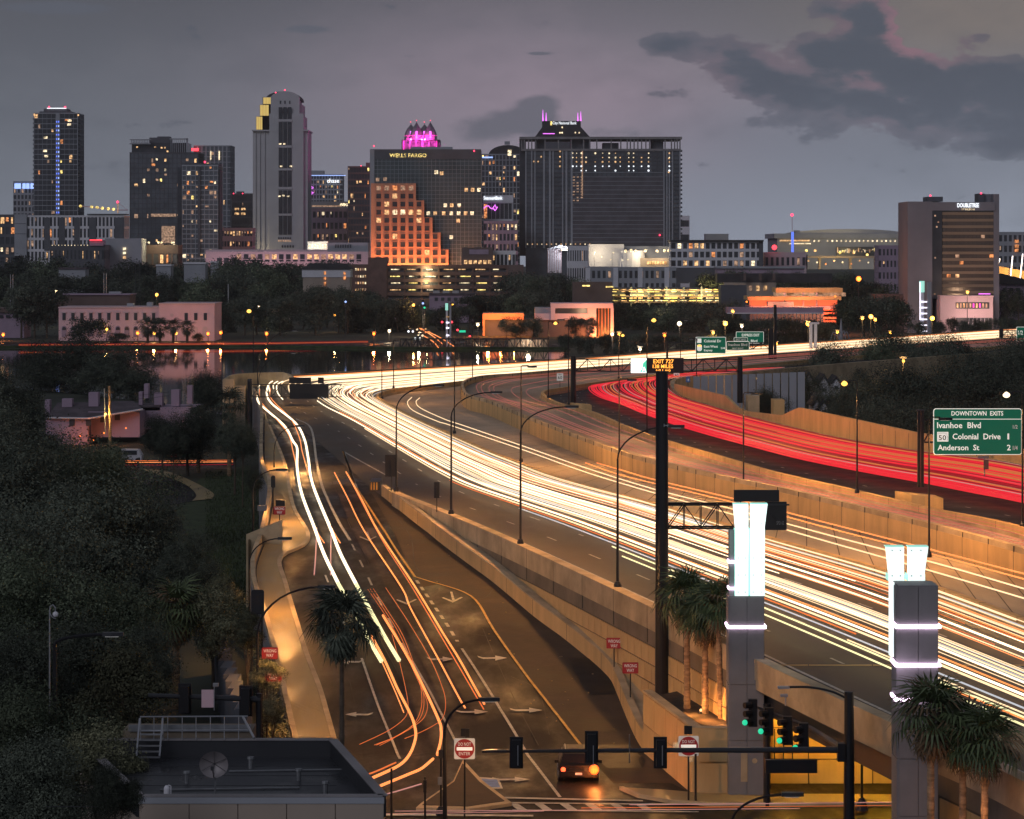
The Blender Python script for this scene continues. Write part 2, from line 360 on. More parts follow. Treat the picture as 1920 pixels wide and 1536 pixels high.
def text(T, s, px0, px1, py0, py1, Y, m, parent=None, name='lettering', th=.03, bold=.004):
    """lettering fitted to a rectangle, upright, facing the street"""
    cu = bpy.data.curves.new('lettering', 'FONT'); cu.body = s; cu.size = 1; cu.extrude = .02; cu.offset = bold; cu.resolution_u = 2
    ob = bpy.data.objects.new('lettering', cu); COL.objects.link(ob)
    me = bpy.data.meshes.new_from_object(ob.evaluated_get(bpy.context.evaluated_depsgraph_get()))
    bpy.data.objects.remove(ob); bpy.data.curves.remove(cu)
    n = len(me.vertices); co = np.empty(n*3, 'f'); me.vertices.foreach_get('co', co); co = co.reshape(-1, 3)
    a = co.min(0); b = co.max(0); x0, x1, z0, z1 = X(px0, Y), X(px1, Y), Z(py1, Y), Z(py0, Y)
    out = np.empty_like(co); out[:, 0] = x0+(co[:, 0]-a[0])/(b[0]-a[0])*(x1-x0); out[:, 2] = z0+(co[:, 1]-a[1])/(b[1]-a[1])*(z1-z0)
    out[:, 1] = Y-(co[:, 2]-a[2])/(b[2]-a[2])*th
    out -= np.array(T.org if T else (0, 0, 0), 'f'); me.vertices.foreach_set('co', out.ravel()); me.materials.clear(); me.materials.append(M[m]); me.name = name
    o = bpy.data.objects.new(name, me); COL.objects.link(o)
    if T: o.parent = parent or T.root
    return o
def point(T, c, power, col, r=.15, spot=None, aim=None):
    l = bpy.data.lights.new('lamp_light', 'SPOT' if spot else 'POINT'); l.energy = power; l.color = col; l.shadow_soft_size = r
    if spot: l.spot_size = math.radians(spot); l.spot_blend = .2
    o = bpy.data.objects.new('lamp_light', l); COL.objects.link(o)
    if T: o.parent = T.root; o.location = Vector(c)-Vector(T.org)
    else: o.location = c
    if aim is not None: o.rotation_euler = Vector(aim).to_track_quat('-Z', 'Y').to_euler()
    return o
# ================================================================ GROUND, LAKE
b = MB()
gx = [-2900, -1800, -900, -300, 0, 300, 900, 1800, 2900]; gy = [-200, 0, 130, 500, 1500, 3000, 4600]
for i in range(len(gx)-1):
    for j in range(len(gy)-1): b.quad((gx[i], gy[j], 0), (gx[i+1], gy[j], 0), (gx[i+1], gy[j+1], 0), (gx[i], gy[j+1], 0))
struct('ground', b, 'ground')
lake = [G(*p, .05) for p in [(-400, 658), (60, 654), (420, 652), (760, 657), (1062, 657), (1075, 690), (1100, 735), (900, 800), (520, 800), (380, 770), (240, 750), (60, 730), (-400, 700)]]
struct('lake', MB().poly(lake), 'water')
b = MB(); b.wall([G(*p, .0) for p in [(-400, 657), (60, 653), (420, 651), (760, 656), (1062, 656)]], -.2, .7, 1.0)
struct('shore', b, 'grass')
A = smooth([G(-300, 644), G(300, 642), G(700, 640), G(1050, 644)], 4); B_ = smooth([G(-300, 650.5), G(300, 649), G(700, 648.5), G(1050, 652)], 4)
b = MB().ribbon([p+Vector((0, 0, .03)) for p in A], [p+Vector((0, 0, .03)) for p in B_]); struct('lakeside_road', b, 'asphalt')
# left: local street, curved footpath, lawn
b = MB().poly([p+Vector((0, 0, .02)) for p in [G(385, 885), G(470, 872), G(480, 1010), G(440, 1190), G(395, 1100), G(330, 960), G(345, 935)]]); struct('lawn', b, 'grass')
b = MB().ribbon([p+Vector((0, 0, .03)) for p in smooth([G(180, 862), G(440, 864)], 4)], [p+Vector((0, 0, .03)) for p in smooth([G(180, 882), G(440, 880)], 4)]); struct('local_street', b, 'asphalt')
a1 = smooth([G(262, 880), G(310, 885), G(352, 900), G(398, 925), G(398, 937)], 5); a2 = smooth([G(285, 889), G(322, 899), G(352, 913), G(368, 930), G(360, 941)], 5)
struct('footpath', MB().ribbon([p+Vector((0, 0, .10)) for p in a1], [p+Vector((0, 0, .10)) for p in a2]), 'sidewalk')
a3 = smooth([G(230, 890), G(262, 905), G(290, 925), G(310, 945), G(330, 946)], 5)
struct('side_street', MB().ribbon([p+Vector((0, 0, .05)) for p in a2], [p+Vector((0, 0, .05)) for p in a3]), 'asphalt')
# ================================================================ MAIN CARRIAGEWAY
NP = [(2300, 1680), (1920, 1460), (1674, 1352), (1432, 1240), (1229, 1139), (976, 1021), (846, 965), (742, 924), (704, 922), (655, 880), (565, 806), (500, 770), (476, 738), (490, 718), (600, 710), (800, 698), (1070, 681), (1300, 663), (1500, 650), (1900, 622), (2200, 602)]
FP = [(2700, 1480), (2180, 1290), (1920, 1185), (1677, 1096), (1436, 1025), (1229, 961), (1133, 936), (1042, 909), (975, 882), (908, 855), (783, 797), (730, 768), (708, 751), (735, 740), (790, 733), (900, 720), (1080, 703), (1310, 684), (1505, 668), (1910, 640), (2220, 620)]
Npt = [G(*p, ZD) for p in NP]; Npt = [G(px, py+0, ZD+.8) if i < 8 else G(px, py, ZD) for i, (px, py) in enumerate(NP)]
Fpt = [G(*p, ZD) for p in FP]
NS = smooth(Npt, 8); FS = smooth(Fpt, 8)
for v in NS: v.z = ZD
for v in FS: v.z = ZD
NG = 7*8        # sample index of the gore
up = lambda L, d: [Vector((p.x, p.y, p.z+d)) for p in L]
def acr(t, i0=0, i1=None, dz=0.):        # line at fraction t across the carriageway
    i1 = len(NS)-1 if i1 is None else i1
    return [NS[i].lerp(FS[i], t)+Vector((0, 0, dz)) for i in range(i0, i1+1)]
b = MB()
for k in range(10): b.ribbon(up(acr(k/10), .03), up(acr((k+1)/10), .03))
struct('highway_deck', b, 'deck')
# shoulder of the deck by the parapet, pale concrete with whitish light put into its colour
struct('deck_shoulder', MB().ribbon(up(acr(.0, 0, NG), .05), up(acr(.085, 0, NG-6), .05)+up(acr(.02, NG-5, NG), .05)), 'deck_concrete')
b = MB(); b.ribbon(up(acr(.115, 0, NG+2), .06), up(acr(.125, 0, NG+2), .06)); struct('edge_line', b, 'paint_white')
def dashes(T_or_none, t, i0, i1, name, step=12., ln=3., wd=.14, m='paint_white'):
    L = acr(t, i0, i1); b = MB(); acc = 0; on = False; last = L[0]; nd = 0
    for i in range(1, len(L)):
        seg = L[i]-L[i-1]; ll = seg.length; d = seg.normalized(); nv = Vector((-d.y, d.x, 0))*wd/2; s = (step-acc) if acc > 0 else 0
        while s < ll:
            p = L[i-1]+d*s; q = p+d*min(ln, ll-s+1)
            b.quad(*(x+Vector((0, 0, .065)) for x in (p-nv, q-nv, q+nv, p+nv))); s += step
        acc = (acc+ll) % step
    struct(name, b, m)
for t in (.27, .42, .57, .72): dashes(None, t, 0, len(NS)-30, 'lane_line')
# outer parapet of the deck: MSE wall with panels below
PI_ = NG
par = NS[:NG+1]
iA = min(range(len(par)), key=lambda i: abs(par[i].y-135.)); iB = min(range(len(par)), key=lambda i: abs(par[i].y-112.))
gw = lambda p: (0 if p[1] < 150 else zr(p[1])-.4)
T = Thing('retaining_wall', 'tan panelled retaining wall carrying the main carriageway down to the black gantry column', 'wall', (par[iA].x, par[iA].y, 0))
T.add('wall_face', MB().wall(par[iA:], gw, ZD-.35, .5), 'panel_joint')
T.add('parapet', MB().wall(par[iA:], ZD-.35, ZD+.85, .62), 'concrete')
# lamp-post bulges of the parapet and a darker capping band under it
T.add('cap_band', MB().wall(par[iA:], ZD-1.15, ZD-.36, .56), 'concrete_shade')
pan = MB().box(-.72, .72, -.05, .05, -.445, .445).mesh('panel', 'concrete_warm')
L = par[iA:]; cum = [0]
for i in range(1, len(L)): cum.append(cum[-1]+(L[i]-L[i-1]).length)
tot = cum[-1]; s = 1.0; npan = 0
while s < tot*.82:
    i = max(1, np.searchsorted(cum, s)); d = (L[i]-L[i-1]).normalized(); p = L[i-1]+d*(s-cum[i-1]); nv = Vector((d.y, -d.x, 0))
    if nv.x > 0: nv = -nv
    k = 0; z = ZD-1.15-.52
    while z-.46 > gw(p)-.3 and npan < 290:
        off = .75 if k % 2 else 0
        q = p+d*off+nv*(.27); T.inst('panel', pan, (q.x, q.y, z), (0, 0, math.atan2(d.y, d.x))); npan += 1; z -= .96; k += 1
    s += 1.52
T2 = Thing('retaining_wall', 'tan panelled retaining wall behind the palms at the lower right corner', 'wall', (par[0].x, par[0].y, 0))
L = par[:iB+1]
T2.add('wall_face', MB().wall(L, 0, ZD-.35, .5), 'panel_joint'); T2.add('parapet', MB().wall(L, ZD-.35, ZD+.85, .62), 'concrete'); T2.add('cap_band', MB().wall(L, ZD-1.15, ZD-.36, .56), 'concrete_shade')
pan2 = MB().box(-1.45, 1.45, -.04, .04, -.7, .7).mesh('panel', 'concrete_warm')
cum = [0]
for i in range(1, len(L)): cum.append(cum[-1]+(L[i]-L[i-1]).length)
s = 1.5
while s < cum[-1]-1:
    i = max(1, np.searchsorted(cum, s)); d = (L[i]-L[i-1]).normalized(); p = L[i-1]+d*(s-cum[i-1]); nv = Vector((d.y, -d.x, 0))
    if nv.x > 0: nv = -nv
    for k in range(3): q = p+nv*.27; T2.inst('panel', pan2, (q.x, q.y, 3.55-1.44*k), (0, 0, math.atan2(d.y, d.x)))
    s += 2.95
# bridge over the street
L = par[iB-1:iA+2]
T = Thing('overpass_bridge', 'concrete highway bridge with dark steel girder crossing the yellow-lit underpass', 'bridge', (par[iB].x, par[iB].y, ZD))
T.add('parapet', MB().wall(L, ZD-.1, ZD+.85, .62), 'concrete'); T.add('fascia', MB().wall(L, ZD-.55, ZD-.1, .5), 'concrete')
def shift(L, d):
    o = []
    for i, p in enumerate(L):
        t = L[min(i+1, len(L)-1)]-L[max(i-1, 0)]; t.z = 0; t.normalize(); nv = Vector((-t.y, t.x, 0)); nv = nv if nv.x > 0 else -nv
        o.append(p+nv*d)
    return o
T.add('girder', MB().wall(shift(L, .5), ZD-1.75, ZD-.56, .35), 'steel_dark')
for k in range(1, 5): T.add('girder', MB().wall(shift(L, .5+3.2*k), ZD-1.7, ZD-.3, .35), 'steel_dark')
b = MB(); s0, s1 = shift(L, .35), shift(L, 17.5)
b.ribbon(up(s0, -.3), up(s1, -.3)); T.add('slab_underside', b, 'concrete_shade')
# abutment under the bridge: yellow-lit panelled wall
Tb = Thing('abutment_wall', 'yellow-lit panelled abutment wall under the highway bridge', 'wall', (11, 137, 0))
Tb.add('wall_core', MB().box(10.2, 40, 137.6, 138.4, 0, ZD-.35), 'panel_joint')
ap = MB().box(-1.47, 1.47, -.09, 0, -.72, .72).mesh('panel', 'concrete_warm'); ab = MB().box(-1.47, 1.47, -.16, 0, -.55, .55).mesh('panel', 'concrete_warm')
for i in range(9):
    Tb.inst('base_panel', ab, (12.4+3*i, 137.6, .58))
    for k in range(3): Tb.inst('panel', ap, (12.4+3*i, 137.6, 1.9+1.48*k))
for i in range(3): Tb.add('conduit', MB().tube([(12.3+.42*i, 137.4, 1.15), (12.3+.42*i, 137.4, 2.6)], .03), 'steel_dark')
tk = Thing('wall_lamp', 'glowing orange wall lamp under the bridge behind the traffic signals', 'lamp', (13.3, 137.3, 4.2))
tk.add('housing', MB().box(12.9, 13.75, 137.32, 137.5, 3.6, 4.75), 'steel_dark')
tk.add('lens', MB().box(12.98, 13.67, 137.25, 137.32, 3.68, 4.67), 'lit_pale')
point(tk, (13.3, 136.4, 4.2), 420, (1, .50, .06), .3)
point(tk, (17.2, 134.2, 4.3), 900, (1, .56, .04), .3); point(tk, (22, 134.2, 4.3), 700, (1, .55, .05), .3)
# ---- barrier between the main carriageway and the inner lanes
FB = FS[:]
i0 = 0; i1 = len(FB)-1
T = Thing('median_barrier', 'weathered concrete barrier along the inner edge of the white-streaked carriageway', 'barrier', tuple(FB[60]))
T.add('barrier', MB().wall(up(FB, 0), ZD, ZD+.72, .35), 'concrete_warm'); T.add('barrier_foot', MB().wall(up(FB, 0), ZD, ZD+.28, .62), 'concrete')
b = MB(); b.ribbon(up(acr(.955, 0, len(NS)-1), .05), up(acr(.985), .05)); struct('inner_shoulder', b, 'deck_concrete')
# ================================================================ INNER EXPRESS ROAD (one level with the deck) AND RAISED ROADS
W2B = [(2250, 1200), (1920, 1084), (1700, 1020), (1478, 962), (1375, 938), (1229, 903), (1158, 880), (1100, 857), (985, 809), (921, 780), (880, 768), (868, 752), (872, 738), (905, 728), (980, 722), (1100, 711), (1300, 694), (1505, 678), (1910, 648), (2230, 626)]
W2 = [G(*p, ZD) for p in W2B]; W2S = smooth(W2, 8)
for v in W2S: v.z = ZD
def resample(L, n):
    c = [0]
    for i in range(1, len(L)): c.append(c[-1]+(L[i]-L[i-1]).length)
    o = []
    for k in range(n):
        s = c[-1]*k/(n-1); i = min(len(L)-1, max(1, int(np.searchsorted(c, s)))); o.append(L[i-1].lerp(L[i], (s-c[i-1])/max(1e-6, c[i]-c[i-1])))
    return o
def split_ribbon(A, iA_, B, iB_, n1=50, n2=50):    # ribbon between two lines matched at their nose points
    A1, A2 = resample(A[:iA_+1], n1), resample(A[iA_:], n2); B1, B2 = resample(B[:iB_+1], n1), resample(B[iB_:], n2)
    return A1+A2[1:], B1+B2[1:]
nF, nW = 12*8, 11*8
a, c = split_ribbon(FS, nF, W2S, nW); struct('inner_road', MB().ribbon(up(a, .02), up(c, .02)), 'deck_concrete')
T = Thing('retaining_wall', 'tall curved tan wall with a rounded nose in the middle of the interchange', 'wall', tuple(W2S[nW]))
hw2 = lambda p: ZE+.8
T.add('wall_face', MB().wall(W2S, ZD-.2, ZE+.45, .45), 'concrete_warm'); T.add('coping', MB().wall(W2S, ZE+.45, ZE+.8, .34), 'concrete')
b = MB(); b.ribbon(up([v+Vector((0, 0, 0)) for v in shift(W2S, .0)], .04), up(shift(W2S, -1.3), .04)); 
W3B = [(2300, 1130), (1920, 1010), (1739, 971), (1606, 938), (1450, 901), (1360, 874), (1258, 843), (1175, 813), (1112, 785), (1050, 768), (1020, 752), (1022, 743), (1050, 738), (1110, 728), (1230, 712), (1400, 694), (1600, 676), (1910, 654), (2230, 632)]
W3 = [G(*p, ZE) for p in W3B]; W3S = smooth(W3, 8)
for v in W3S: v.z = ZE
nW3 = 10*8
a, c = split_ribbon(W2S, nW, W3S, nW3); a = [Vector((p.x, p.y, ZE)) for p in a]; struct('upper_road', MB().ribbon(up(a, .02), up(c, .02)), 'deck_concrete')
UP_A, UP_B = a, c
T = Thing('median_barrier', 'smooth tan barrier between the pink-streaked lanes and the red-streaked lanes', 'barrier', tuple(W3S[nW3]))
T.add('barrier', MB().wall(W3S, ZE, ZE+.75, .4), 'concrete_warm'); T.add('barrier_foot', MB().wall(W3S, ZE, ZE+.3, .7), 'concrete')
for px, py in ((1720, 951), (1085, 772)):
    p = G(px, py, ZE); T.add('column_base', MB().prism([(p.x-1.2, p.y+3.2), (p.x-.45, p.y-.1), (p.x+.45, p.y-.6), (p.x+1.4, p.y-3.2), (p.x+1.2, p.y-.2), (p.x-.6, p.y+2.4)], ZE, ZE+.9), 'concrete_warm')
# red-lane road out to the sound wall
W4B = [(2300, 985), (1920, 886), (1720, 858), (1562, 830), (1400, 790), (1340, 772), (1290, 757), (1268, 742), (1262, 724), (1290, 716), (1400, 706), (1600, 688), (1910, 664), (2230, 642)]
W4S = smooth([G(*p, ZE) for p in W4B], 8)
for v in W4S: v.z = ZE
nW4 = 8*8
c, d = split_ribbon(W3S, nW3, W4S, nW4); struct('outer_road', MB().ribbon(up(c, .02), up(d, .02)), 'asphalt_dark')
RC, RD = c, d
def acr2(A, B, t, dz=0., i0=0, i1=None): return [A[i].lerp(B[i], t)+Vector((0, 0, dz)) for i in range(i0, (len(A)-1 if i1 is None else i1)+1)]
b = MB()
for t in (.12, .24): 
    L = resample(acr2(RC, RD, t, .05), 150)
    for i in range(0, 149, 2):
        d_ = (L[i+1]-L[i]).normalized()*.9; nv = Vector((-d_.y, d_.x, 0))*.09; p = L[i]; b.quad(p-nv, p+d_-nv, p+d_+nv, p+nv)
struct('lane_line', b, 'paint_white')
# embankment skirts so that the raised roads stand on solid ground
struct('embankment', MB().wall(W4S, 0, ZE+.7, .6), 'concrete')
# the sound wall behind the red lanes: stepped top, vertical panels
T = Thing('sound_wall', 'tan sound wall with stepped top behind the red streaked lanes', 'wall', tuple(W4S[40]))
prof = [(2300, 905), (1920, 842), (1722, 811), (1500, 764), (1468, 779), (1400, 771), (1383, 763), (1362, 742), (1267, 720)]
def wtop(p):
    px = 960+S*p[0]/p[1]; ys = sorted(prof); py = float(np.interp(px, [q[0] for q in ys], [q[1] for q in ys])); return H-(py-HY)/S*p[1]
LW = resample(W4S[:nW4-6], 130)
T.add('wall_face', MB().wall(LW, ZE-.5, wtop, .3), 'concrete_warm')
b = MB()
for i in range(1, len(LW)-1):
    d = (LW[i+1]-LW[i-1]).normalized(); q = LW[i]; b2 = .19
    T.add('pilaster', MB().box(q.x-.11, q.x+.11, q.y-.11-.12, q.y+.11, ZE, wtop(q)-.25), 'concrete_shade') if i % 2 == 0 else None
# grey panel wall and blocks beyond it
T = Thing('sound_wall', 'pale grey panel wall seen beyond the green exit signs', 'wall', (30, 400, 0))
Yw = 405
for i in range(14):
    x0 = X(1300, Yw)+i*(X(1545, Yw)-X(1300, Yw))/18; x1 = x0+(X(1545, Yw)-X(1300, Yw))/18-.06; yy = Yw-i*1.1
    T.add('panel', MB().box(x0, x1, yy, yy+.3, 0, Z(706-1.25*i, Yw)), 'wall_grey')
T = Thing('wall_block', 'short tan block standing above the sound wall, left of two', 'wall', tuple(W(1412, 780, 330))); T.add('block', MB().box(X(1402, 330), X(1424, 330), 330, 333, 0, Z(742, 330)), 'concrete')
T = Thing('wall_block', 'short tan block standing above the sound wall, right of two', 'wall', tuple(W(1460, 780, 325))); T.add('block', MB().box(X(1450, 325), X(1471, 325), 325, 328, 0, Z(750, 325)), 'concrete_warm')
# outer parapet round the far left bend
b = MB(); L = [p for p in NS[11*8:]]
T = Thing('bend_parapet', 'low concrete parapet along the far outer edge of the highway', 'barrier', tuple(NS[120]))
T.add('parapet', MB().wall(shift(NS[14*8-4:], 0), ZD-1.2, ZD+.85, .4), 'concrete')
T = Thing('bend_wall', 'pale curved wall with rounded ends behind the sharp left bend', 'wall', tuple(W(480, 715, 412)))
L = smooth([W(420, 735, 405), W(432, 730, 412), W(470, 725, 420), (W(530, 722, 424)), W(562, 722, 420)], 4)
tp = lambda p: H-(np.interp(960+S*p[0]/p[1], [420, 432, 445, 480, 530, 537, 548, 562], [712, 704, 701, 699, 698, 699, 706, 716])-HY)/S*p[1]
T.add('wall_face', MB().wall(L, 0, tp, .4), 'concrete')
for i, (x0, x1, yt, yb, mm, lb) in enumerate(((420, 438, 711, 795, 'concrete', 'broad pale concrete pier at the left bend, leftmost of three'), (442, 459, 724, 795, 'concrete', 'pale concrete pier at the left bend, middle of three'), (464, 472, 711, 800, 'steel_dark', 'dark slender gantry post at the left bend'))):
    Yp = 386-i*4; T = Thing('pier', lb, 'pier', (X(x0, Yp), Yp, 0))
    T.add('shaft', MB().box(X(x0, Yp), X(x1, Yp), Yp, Yp+1.2, 0, Z(yt, Yp)), mm)
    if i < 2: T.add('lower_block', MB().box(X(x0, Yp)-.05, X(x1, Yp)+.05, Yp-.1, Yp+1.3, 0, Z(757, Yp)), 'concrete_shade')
# ================================================================ EXIT RAMP
OL = [(476, 738), (491, 768), (492, 869), (508, 921), (497, 1000), (476, 1075), (499, 1156), (520, 1234), (538, 1312), (554, 1383), (575, 1450), (600, 1540)]
WB = [(500, 765), (600, 800), (708, 880), (719, 931), (812, 1004), (931, 1094), (1010, 1160), (1066, 1201), (1139, 1263), (1161, 1299), (1194, 1378), (1214, 1412)]
LL = [(480, 745), (494, 775), (536, 835), (555, 947), (584, 1016), (530, 1047), (541, 1100), (575, 1216), (606, 1300), (629, 1383), (655, 1450), (690, 1540)]
OLp = smooth([R(*p) for p in OL], 6); WBp = smooth([R(*p) for p in WB], 6)
def fixr(L):
    for v in L: v.z = zr(v.y)
    return L
fixr(OLp); fixr(WBp)
rib = [[a.lerp(c, t) for a, c in zip(resample(OLp, 320), resample(WBp, 320))] for t in np.linspace(0, 1, 9)]
for L in rib: fixr(L)
b = MB()
for k in range(8): b.ribbon(up(rib[k], 0), up(rib[k+1], 0))
struct('exit_ramp', b, 'asphalt')
# the street at the foot of the ramp
struct('cross_street', MB().quad((-60, 100, .012), (80, 100, .012), (80, 138.5, .012), (-60, 138.5, .012)), 'asphalt')
struct('ramp_apron', MB().poly([v+Vector((0, 0, .02)) for v in (G(590, 1504), G(1320, 1504), G(1320, 1440), G(1214, 1412), G(900, 1380), G(560, 1400))]), 'asphalt')
def rline(pts, wd, name, m, dz=.06, n=6, dash=None, kind='structure'):
    L = resample(smooth([R(*p) for p in pts], n), max(60, len(pts)*40)); fixr(L); L = up(L, dz); b = MB()
    if dash:
        Ls = resample(L, 400); tot = sum((Ls[i+1]-Ls[i]).length for i in range(399)); per = dash[0]/tot*399; i = 0.
        while i < 398:
            a = Ls[int(i)]; c = Ls[min(399, int(i+per*dash[1]))]; d = (c-a).normalized(); nv = Vector((-d.y, d.x, 0))*wd/2; b.quad(a-nv, c-nv, c+nv, a+nv); i += per
    else:
        A = []; C = []
        for i, p in enumerate(L):
            d = (L[min(i+1, len(L)-1)]-L[max(i-1, 0)]); d.z = 0; d.normalize(); nv = Vector((-d.y, d.x, 0))*wd/2; A.append(p-nv); C.append(p+nv)
        b.ribbon(A, C)
    return struct(name, b, m, kind)
# right-hand shoulder: brown concrete strip and darker apron
def rrib(A, B, name, m, dz):
    a = resample(smooth([R(*p) for p in A], 6), 300); c = resample(smooth([R(*p) for p in B], 6), 300); fixr(a); fixr(c); mid = fixr([p.lerp(q, .5) for p, q in zip(a, c)])
    return struct(name, MB().ribbon(up(a, dz), up(mid, dz)).ribbon(up(mid, dz), up(c, dz)), m)
rrib([(690, 918), (778, 1082), (800, 1092), (883, 1119), (925, 1181), (981, 1260), (1035, 1330), (1090, 1402), (1150, 1470)], [(708, 918), (760, 985), (812, 1085), (860, 1092), (950, 1115), (1010, 1200), (1070, 1262), (1130, 1340), (1260, 1470)], 'ramp_shoulder', 'shoulder', .035)
rrib([(712, 925), (760, 985), (812, 1085), (860, 1092), (950, 1115), (1010, 1200), (1070, 1262), (1130, 1340), (1260, 1470)], [(716, 932), (812, 1006), (931, 1096), (1010, 1162), (1066, 1203), (1139, 1266), (1161, 1301), (1194, 1380), (1300, 1490)], 'ramp_shoulder', 'shoulder', .03)
for cpx, cpy, w_, h_ in ((1110, 1270, 46, 34), (1150, 1420, 60, 22)):
    struct('road_patch', MB().poly([R(cpx-w_, cpy-h_)+Vector((0, 0, .05)), R(cpx+w_*.5, cpy-h_)+Vector((0, 0, .05)), R(cpx+w_, cpy+h_*.4)+Vector((0, 0, .05)), R(cpx+w_*.9, cpy+h_)+Vector((0, 0, .05)), R(cpx-w_*.2, cpy+h_)+Vector((0, 0, .05))]), 'asphalt_dark')
# left walkway and kerb
lw = [(497, 775), (497, 870), (513, 921), (503, 1000), (481, 1075), (503, 1156), (524, 1234), (542, 1312), (558, 1383), (600, 1540)]
rw = [(505, 800), (533, 870), (548, 947), (578, 1012), (526, 1047), (536, 1100), (570, 1216), (601, 1300), (624, 1383), (680, 1540)]
rrib(lw, rw, 'walkway', 'sidewalk', .14)
L = resample(smooth([R(*p) for p in rw], 6), 120); fixr(L)
T = Thing('kerb', 'pale kerb along the left walkway of the exit ramp', 'kerb', tuple(L[60])); T.add('kerb_stone', MB().wall(L, lambda p: zr(p[1])-.1, lambda p: zr(p[1])+.17, .28), 'concrete')
L = resample(smooth([R(*p) for p in OL], 6), 120); fixr(L)
T = Thing('ramp_parapet', 'long low concrete parapet on the left edge of the exit ramp', 'barrier', tuple(L[60]))
T.add('wall_face', MB().wall(shift(L, -.1), 0, lambda p: zr(p[1])+.1, .4), 'concrete_grey'); T.add('parapet', MB().wall(shift(L, -.1), lambda p: zr(p[1])+.1, lambda p: zr(p[1])+(.8 if p[1] > 190 else .45), .3), 'concrete')
# low curved wall on the right of the ramp, with the filled strip behind it up to the tall wall
L = resample(smooth([R(*p) for p in WB[3:]], 6), 120); fixr(L)
T = Thing('ramp_wall', 'low tan wall curving down the right side of the exit ramp to the planter', 'barrier', tuple(L[60]))
T.add('wall', MB().wall(L, lambda p: zr(p[1])-.1, lambda p: zr(p[1])+(1.0 if p[1] < 225 else .85), .32), 'concrete_warm')
fs = []; Nl = NS[:NG+1]
for q in L:
    k = min(range(len(Nl)-1), key=lambda i: abs(Nl[i].y-q.y)); k2 = k+1 if Nl[k].y < q.y else k-1; f_ = (q.y-Nl[k].y)/(Nl[k2].y-Nl[k].y+1e-6); fs.append(Vector((max(q.x+.1, Nl[k].x+(Nl[k2].x-Nl[k].x)*f_+.1), q.y, zr(q.y)+.9)))
T.add('filled_strip', MB().ribbon([Vector((q.x, q.y, zr(q.y)+.9)) for q in L], fs), 'concrete')
T.add('coping', MB().wall(L, lambda p: zr(p[1])+(1.0 if p[1] < 225 else .85), lambda p: zr(p[1])+(1.08 if p[1] < 225 else .93), .38), 'concrete')
p = R(706, 918); T = Thing('crash_cushion', 'striped crash cushion at the nose of the exit gore', 'barrier', tuple(p))
T.add('body', MB().box(p.x-.5, p.x+.35, p.y-1.5, p.y+2.5, p.z, p.z+.75), 'steel_dark'); [T.add('panel', MB().box(p.x-.4+.22*k, p.x-.3+.22*k, p.y-1.53, p.y-1.5, p.z+.1, p.z+.7), 'paint_yellow') for k in range(3)]
p = p+Vector((0, 0, 0))
# end panel of the noise wall
Yn = 205; T = Thing('noise_wall', 'plain beige wing wall at the left edge of the ramp walkway', 'wall', (X(470, Yn), Yn, 0))
T.add('face', MB().prism([(X(464, Yn), Yn), (X(468, Yn), Yn-1), (X(530, Yn)-.2, Yn+8), (X(530, Yn)-.4, Yn+8.4)], 0, 4.9), 'concrete')
pz = [(X(463, Yn), 0), (X(530, Yn), 0), (X(530, Yn), Z(1021, Yn)), (X(530, Yn), Z(973, Yn)), (X(463, Yn), Z(1001, Yn))]
T.add('wing', MB().slab(pz, Yn-.6, Yn-.3), 'concrete')
# markings of the ramp
rline([(555, 786), (583, 804), (594, 869), (607, 921), (633, 976), (656, 1015)], .22, 'edge_line', 'paint_white')
rline([(643, 847), (649, 862), (669, 916), (700, 965), (735, 1020), (778, 1083)], .16, 'edge_line', 'paint_yellow')
rline([(643, 847), (669, 862), (729, 895)], .18, 'gore_line', 'paint_white'); rline([(645, 848), (655, 880), (669, 916)], .18, 'gore_line', 'paint_white')
rline([(778, 1083), (800, 1090), (883, 1119), (925, 1181), (981, 1260), (1035, 1330), (1092, 1403)], .15, 'edge_line', 'paint_yellow')
rline([(781, 1090), (812, 1135), (858, 1205)], .2, 'lane_line', 'paint_white', dash=(2.4, .5))
rline([(866, 1218), (930, 1318), (985, 1410), (1050, 1497)], .15, 'lane_line', 'paint_white')
rline([(660, 1022), (700, 1105), (735, 1175), (772, 1240)], .13, 'lane_line', 'paint_white', dash=(7, .4))
rline([(772, 1240), (812, 1310), (853, 1390), (868, 1425)], .13, 'lane_line', 'paint_white')
rline([(678, 1236), (700, 1300), (735, 1390), (750, 1425)], .13, 'lane_line', 'paint_white')
rline([(610, 1080), (640, 1160), (660, 1200)], .12, 'lane_line', 'paint_white', dash=(8, .35))
def flat(pts, name, m, dz=.07, label=None):
    v = [R(*p) for p in pts]; struct(name, MB().poly([Vector((q.x, q.y, zr(q.y)+dz)) for q in v]), m)
def arrow_straight(cx, cy, s):
    flat([(cx-s*.06-2, cy-s*.5), (cx+2-s*.06, cy-s*.5), (cx+5, cy), (cx, cy)], 'road_arrow', 'paint_white')
    flat([(cx-s*.6, cy-s*.15), (cx+1, cy+s*.12), (cx+1, cy+s*.02), (cx-s*.5, cy-s*.18)], 'road_arrow', 'paint_white'); flat([(cx+1, cy+s*.12), (cx+s*.6, cy-s*.17), (cx+s*.5, cy-s*.2), (cx+1, cy+s*.02)], 'road_arrow', 'paint_white')
arrow_straight(848, 1128, 33); arrow_straight(762, 1132, 33); arrow_straight(690, 1013, 28)
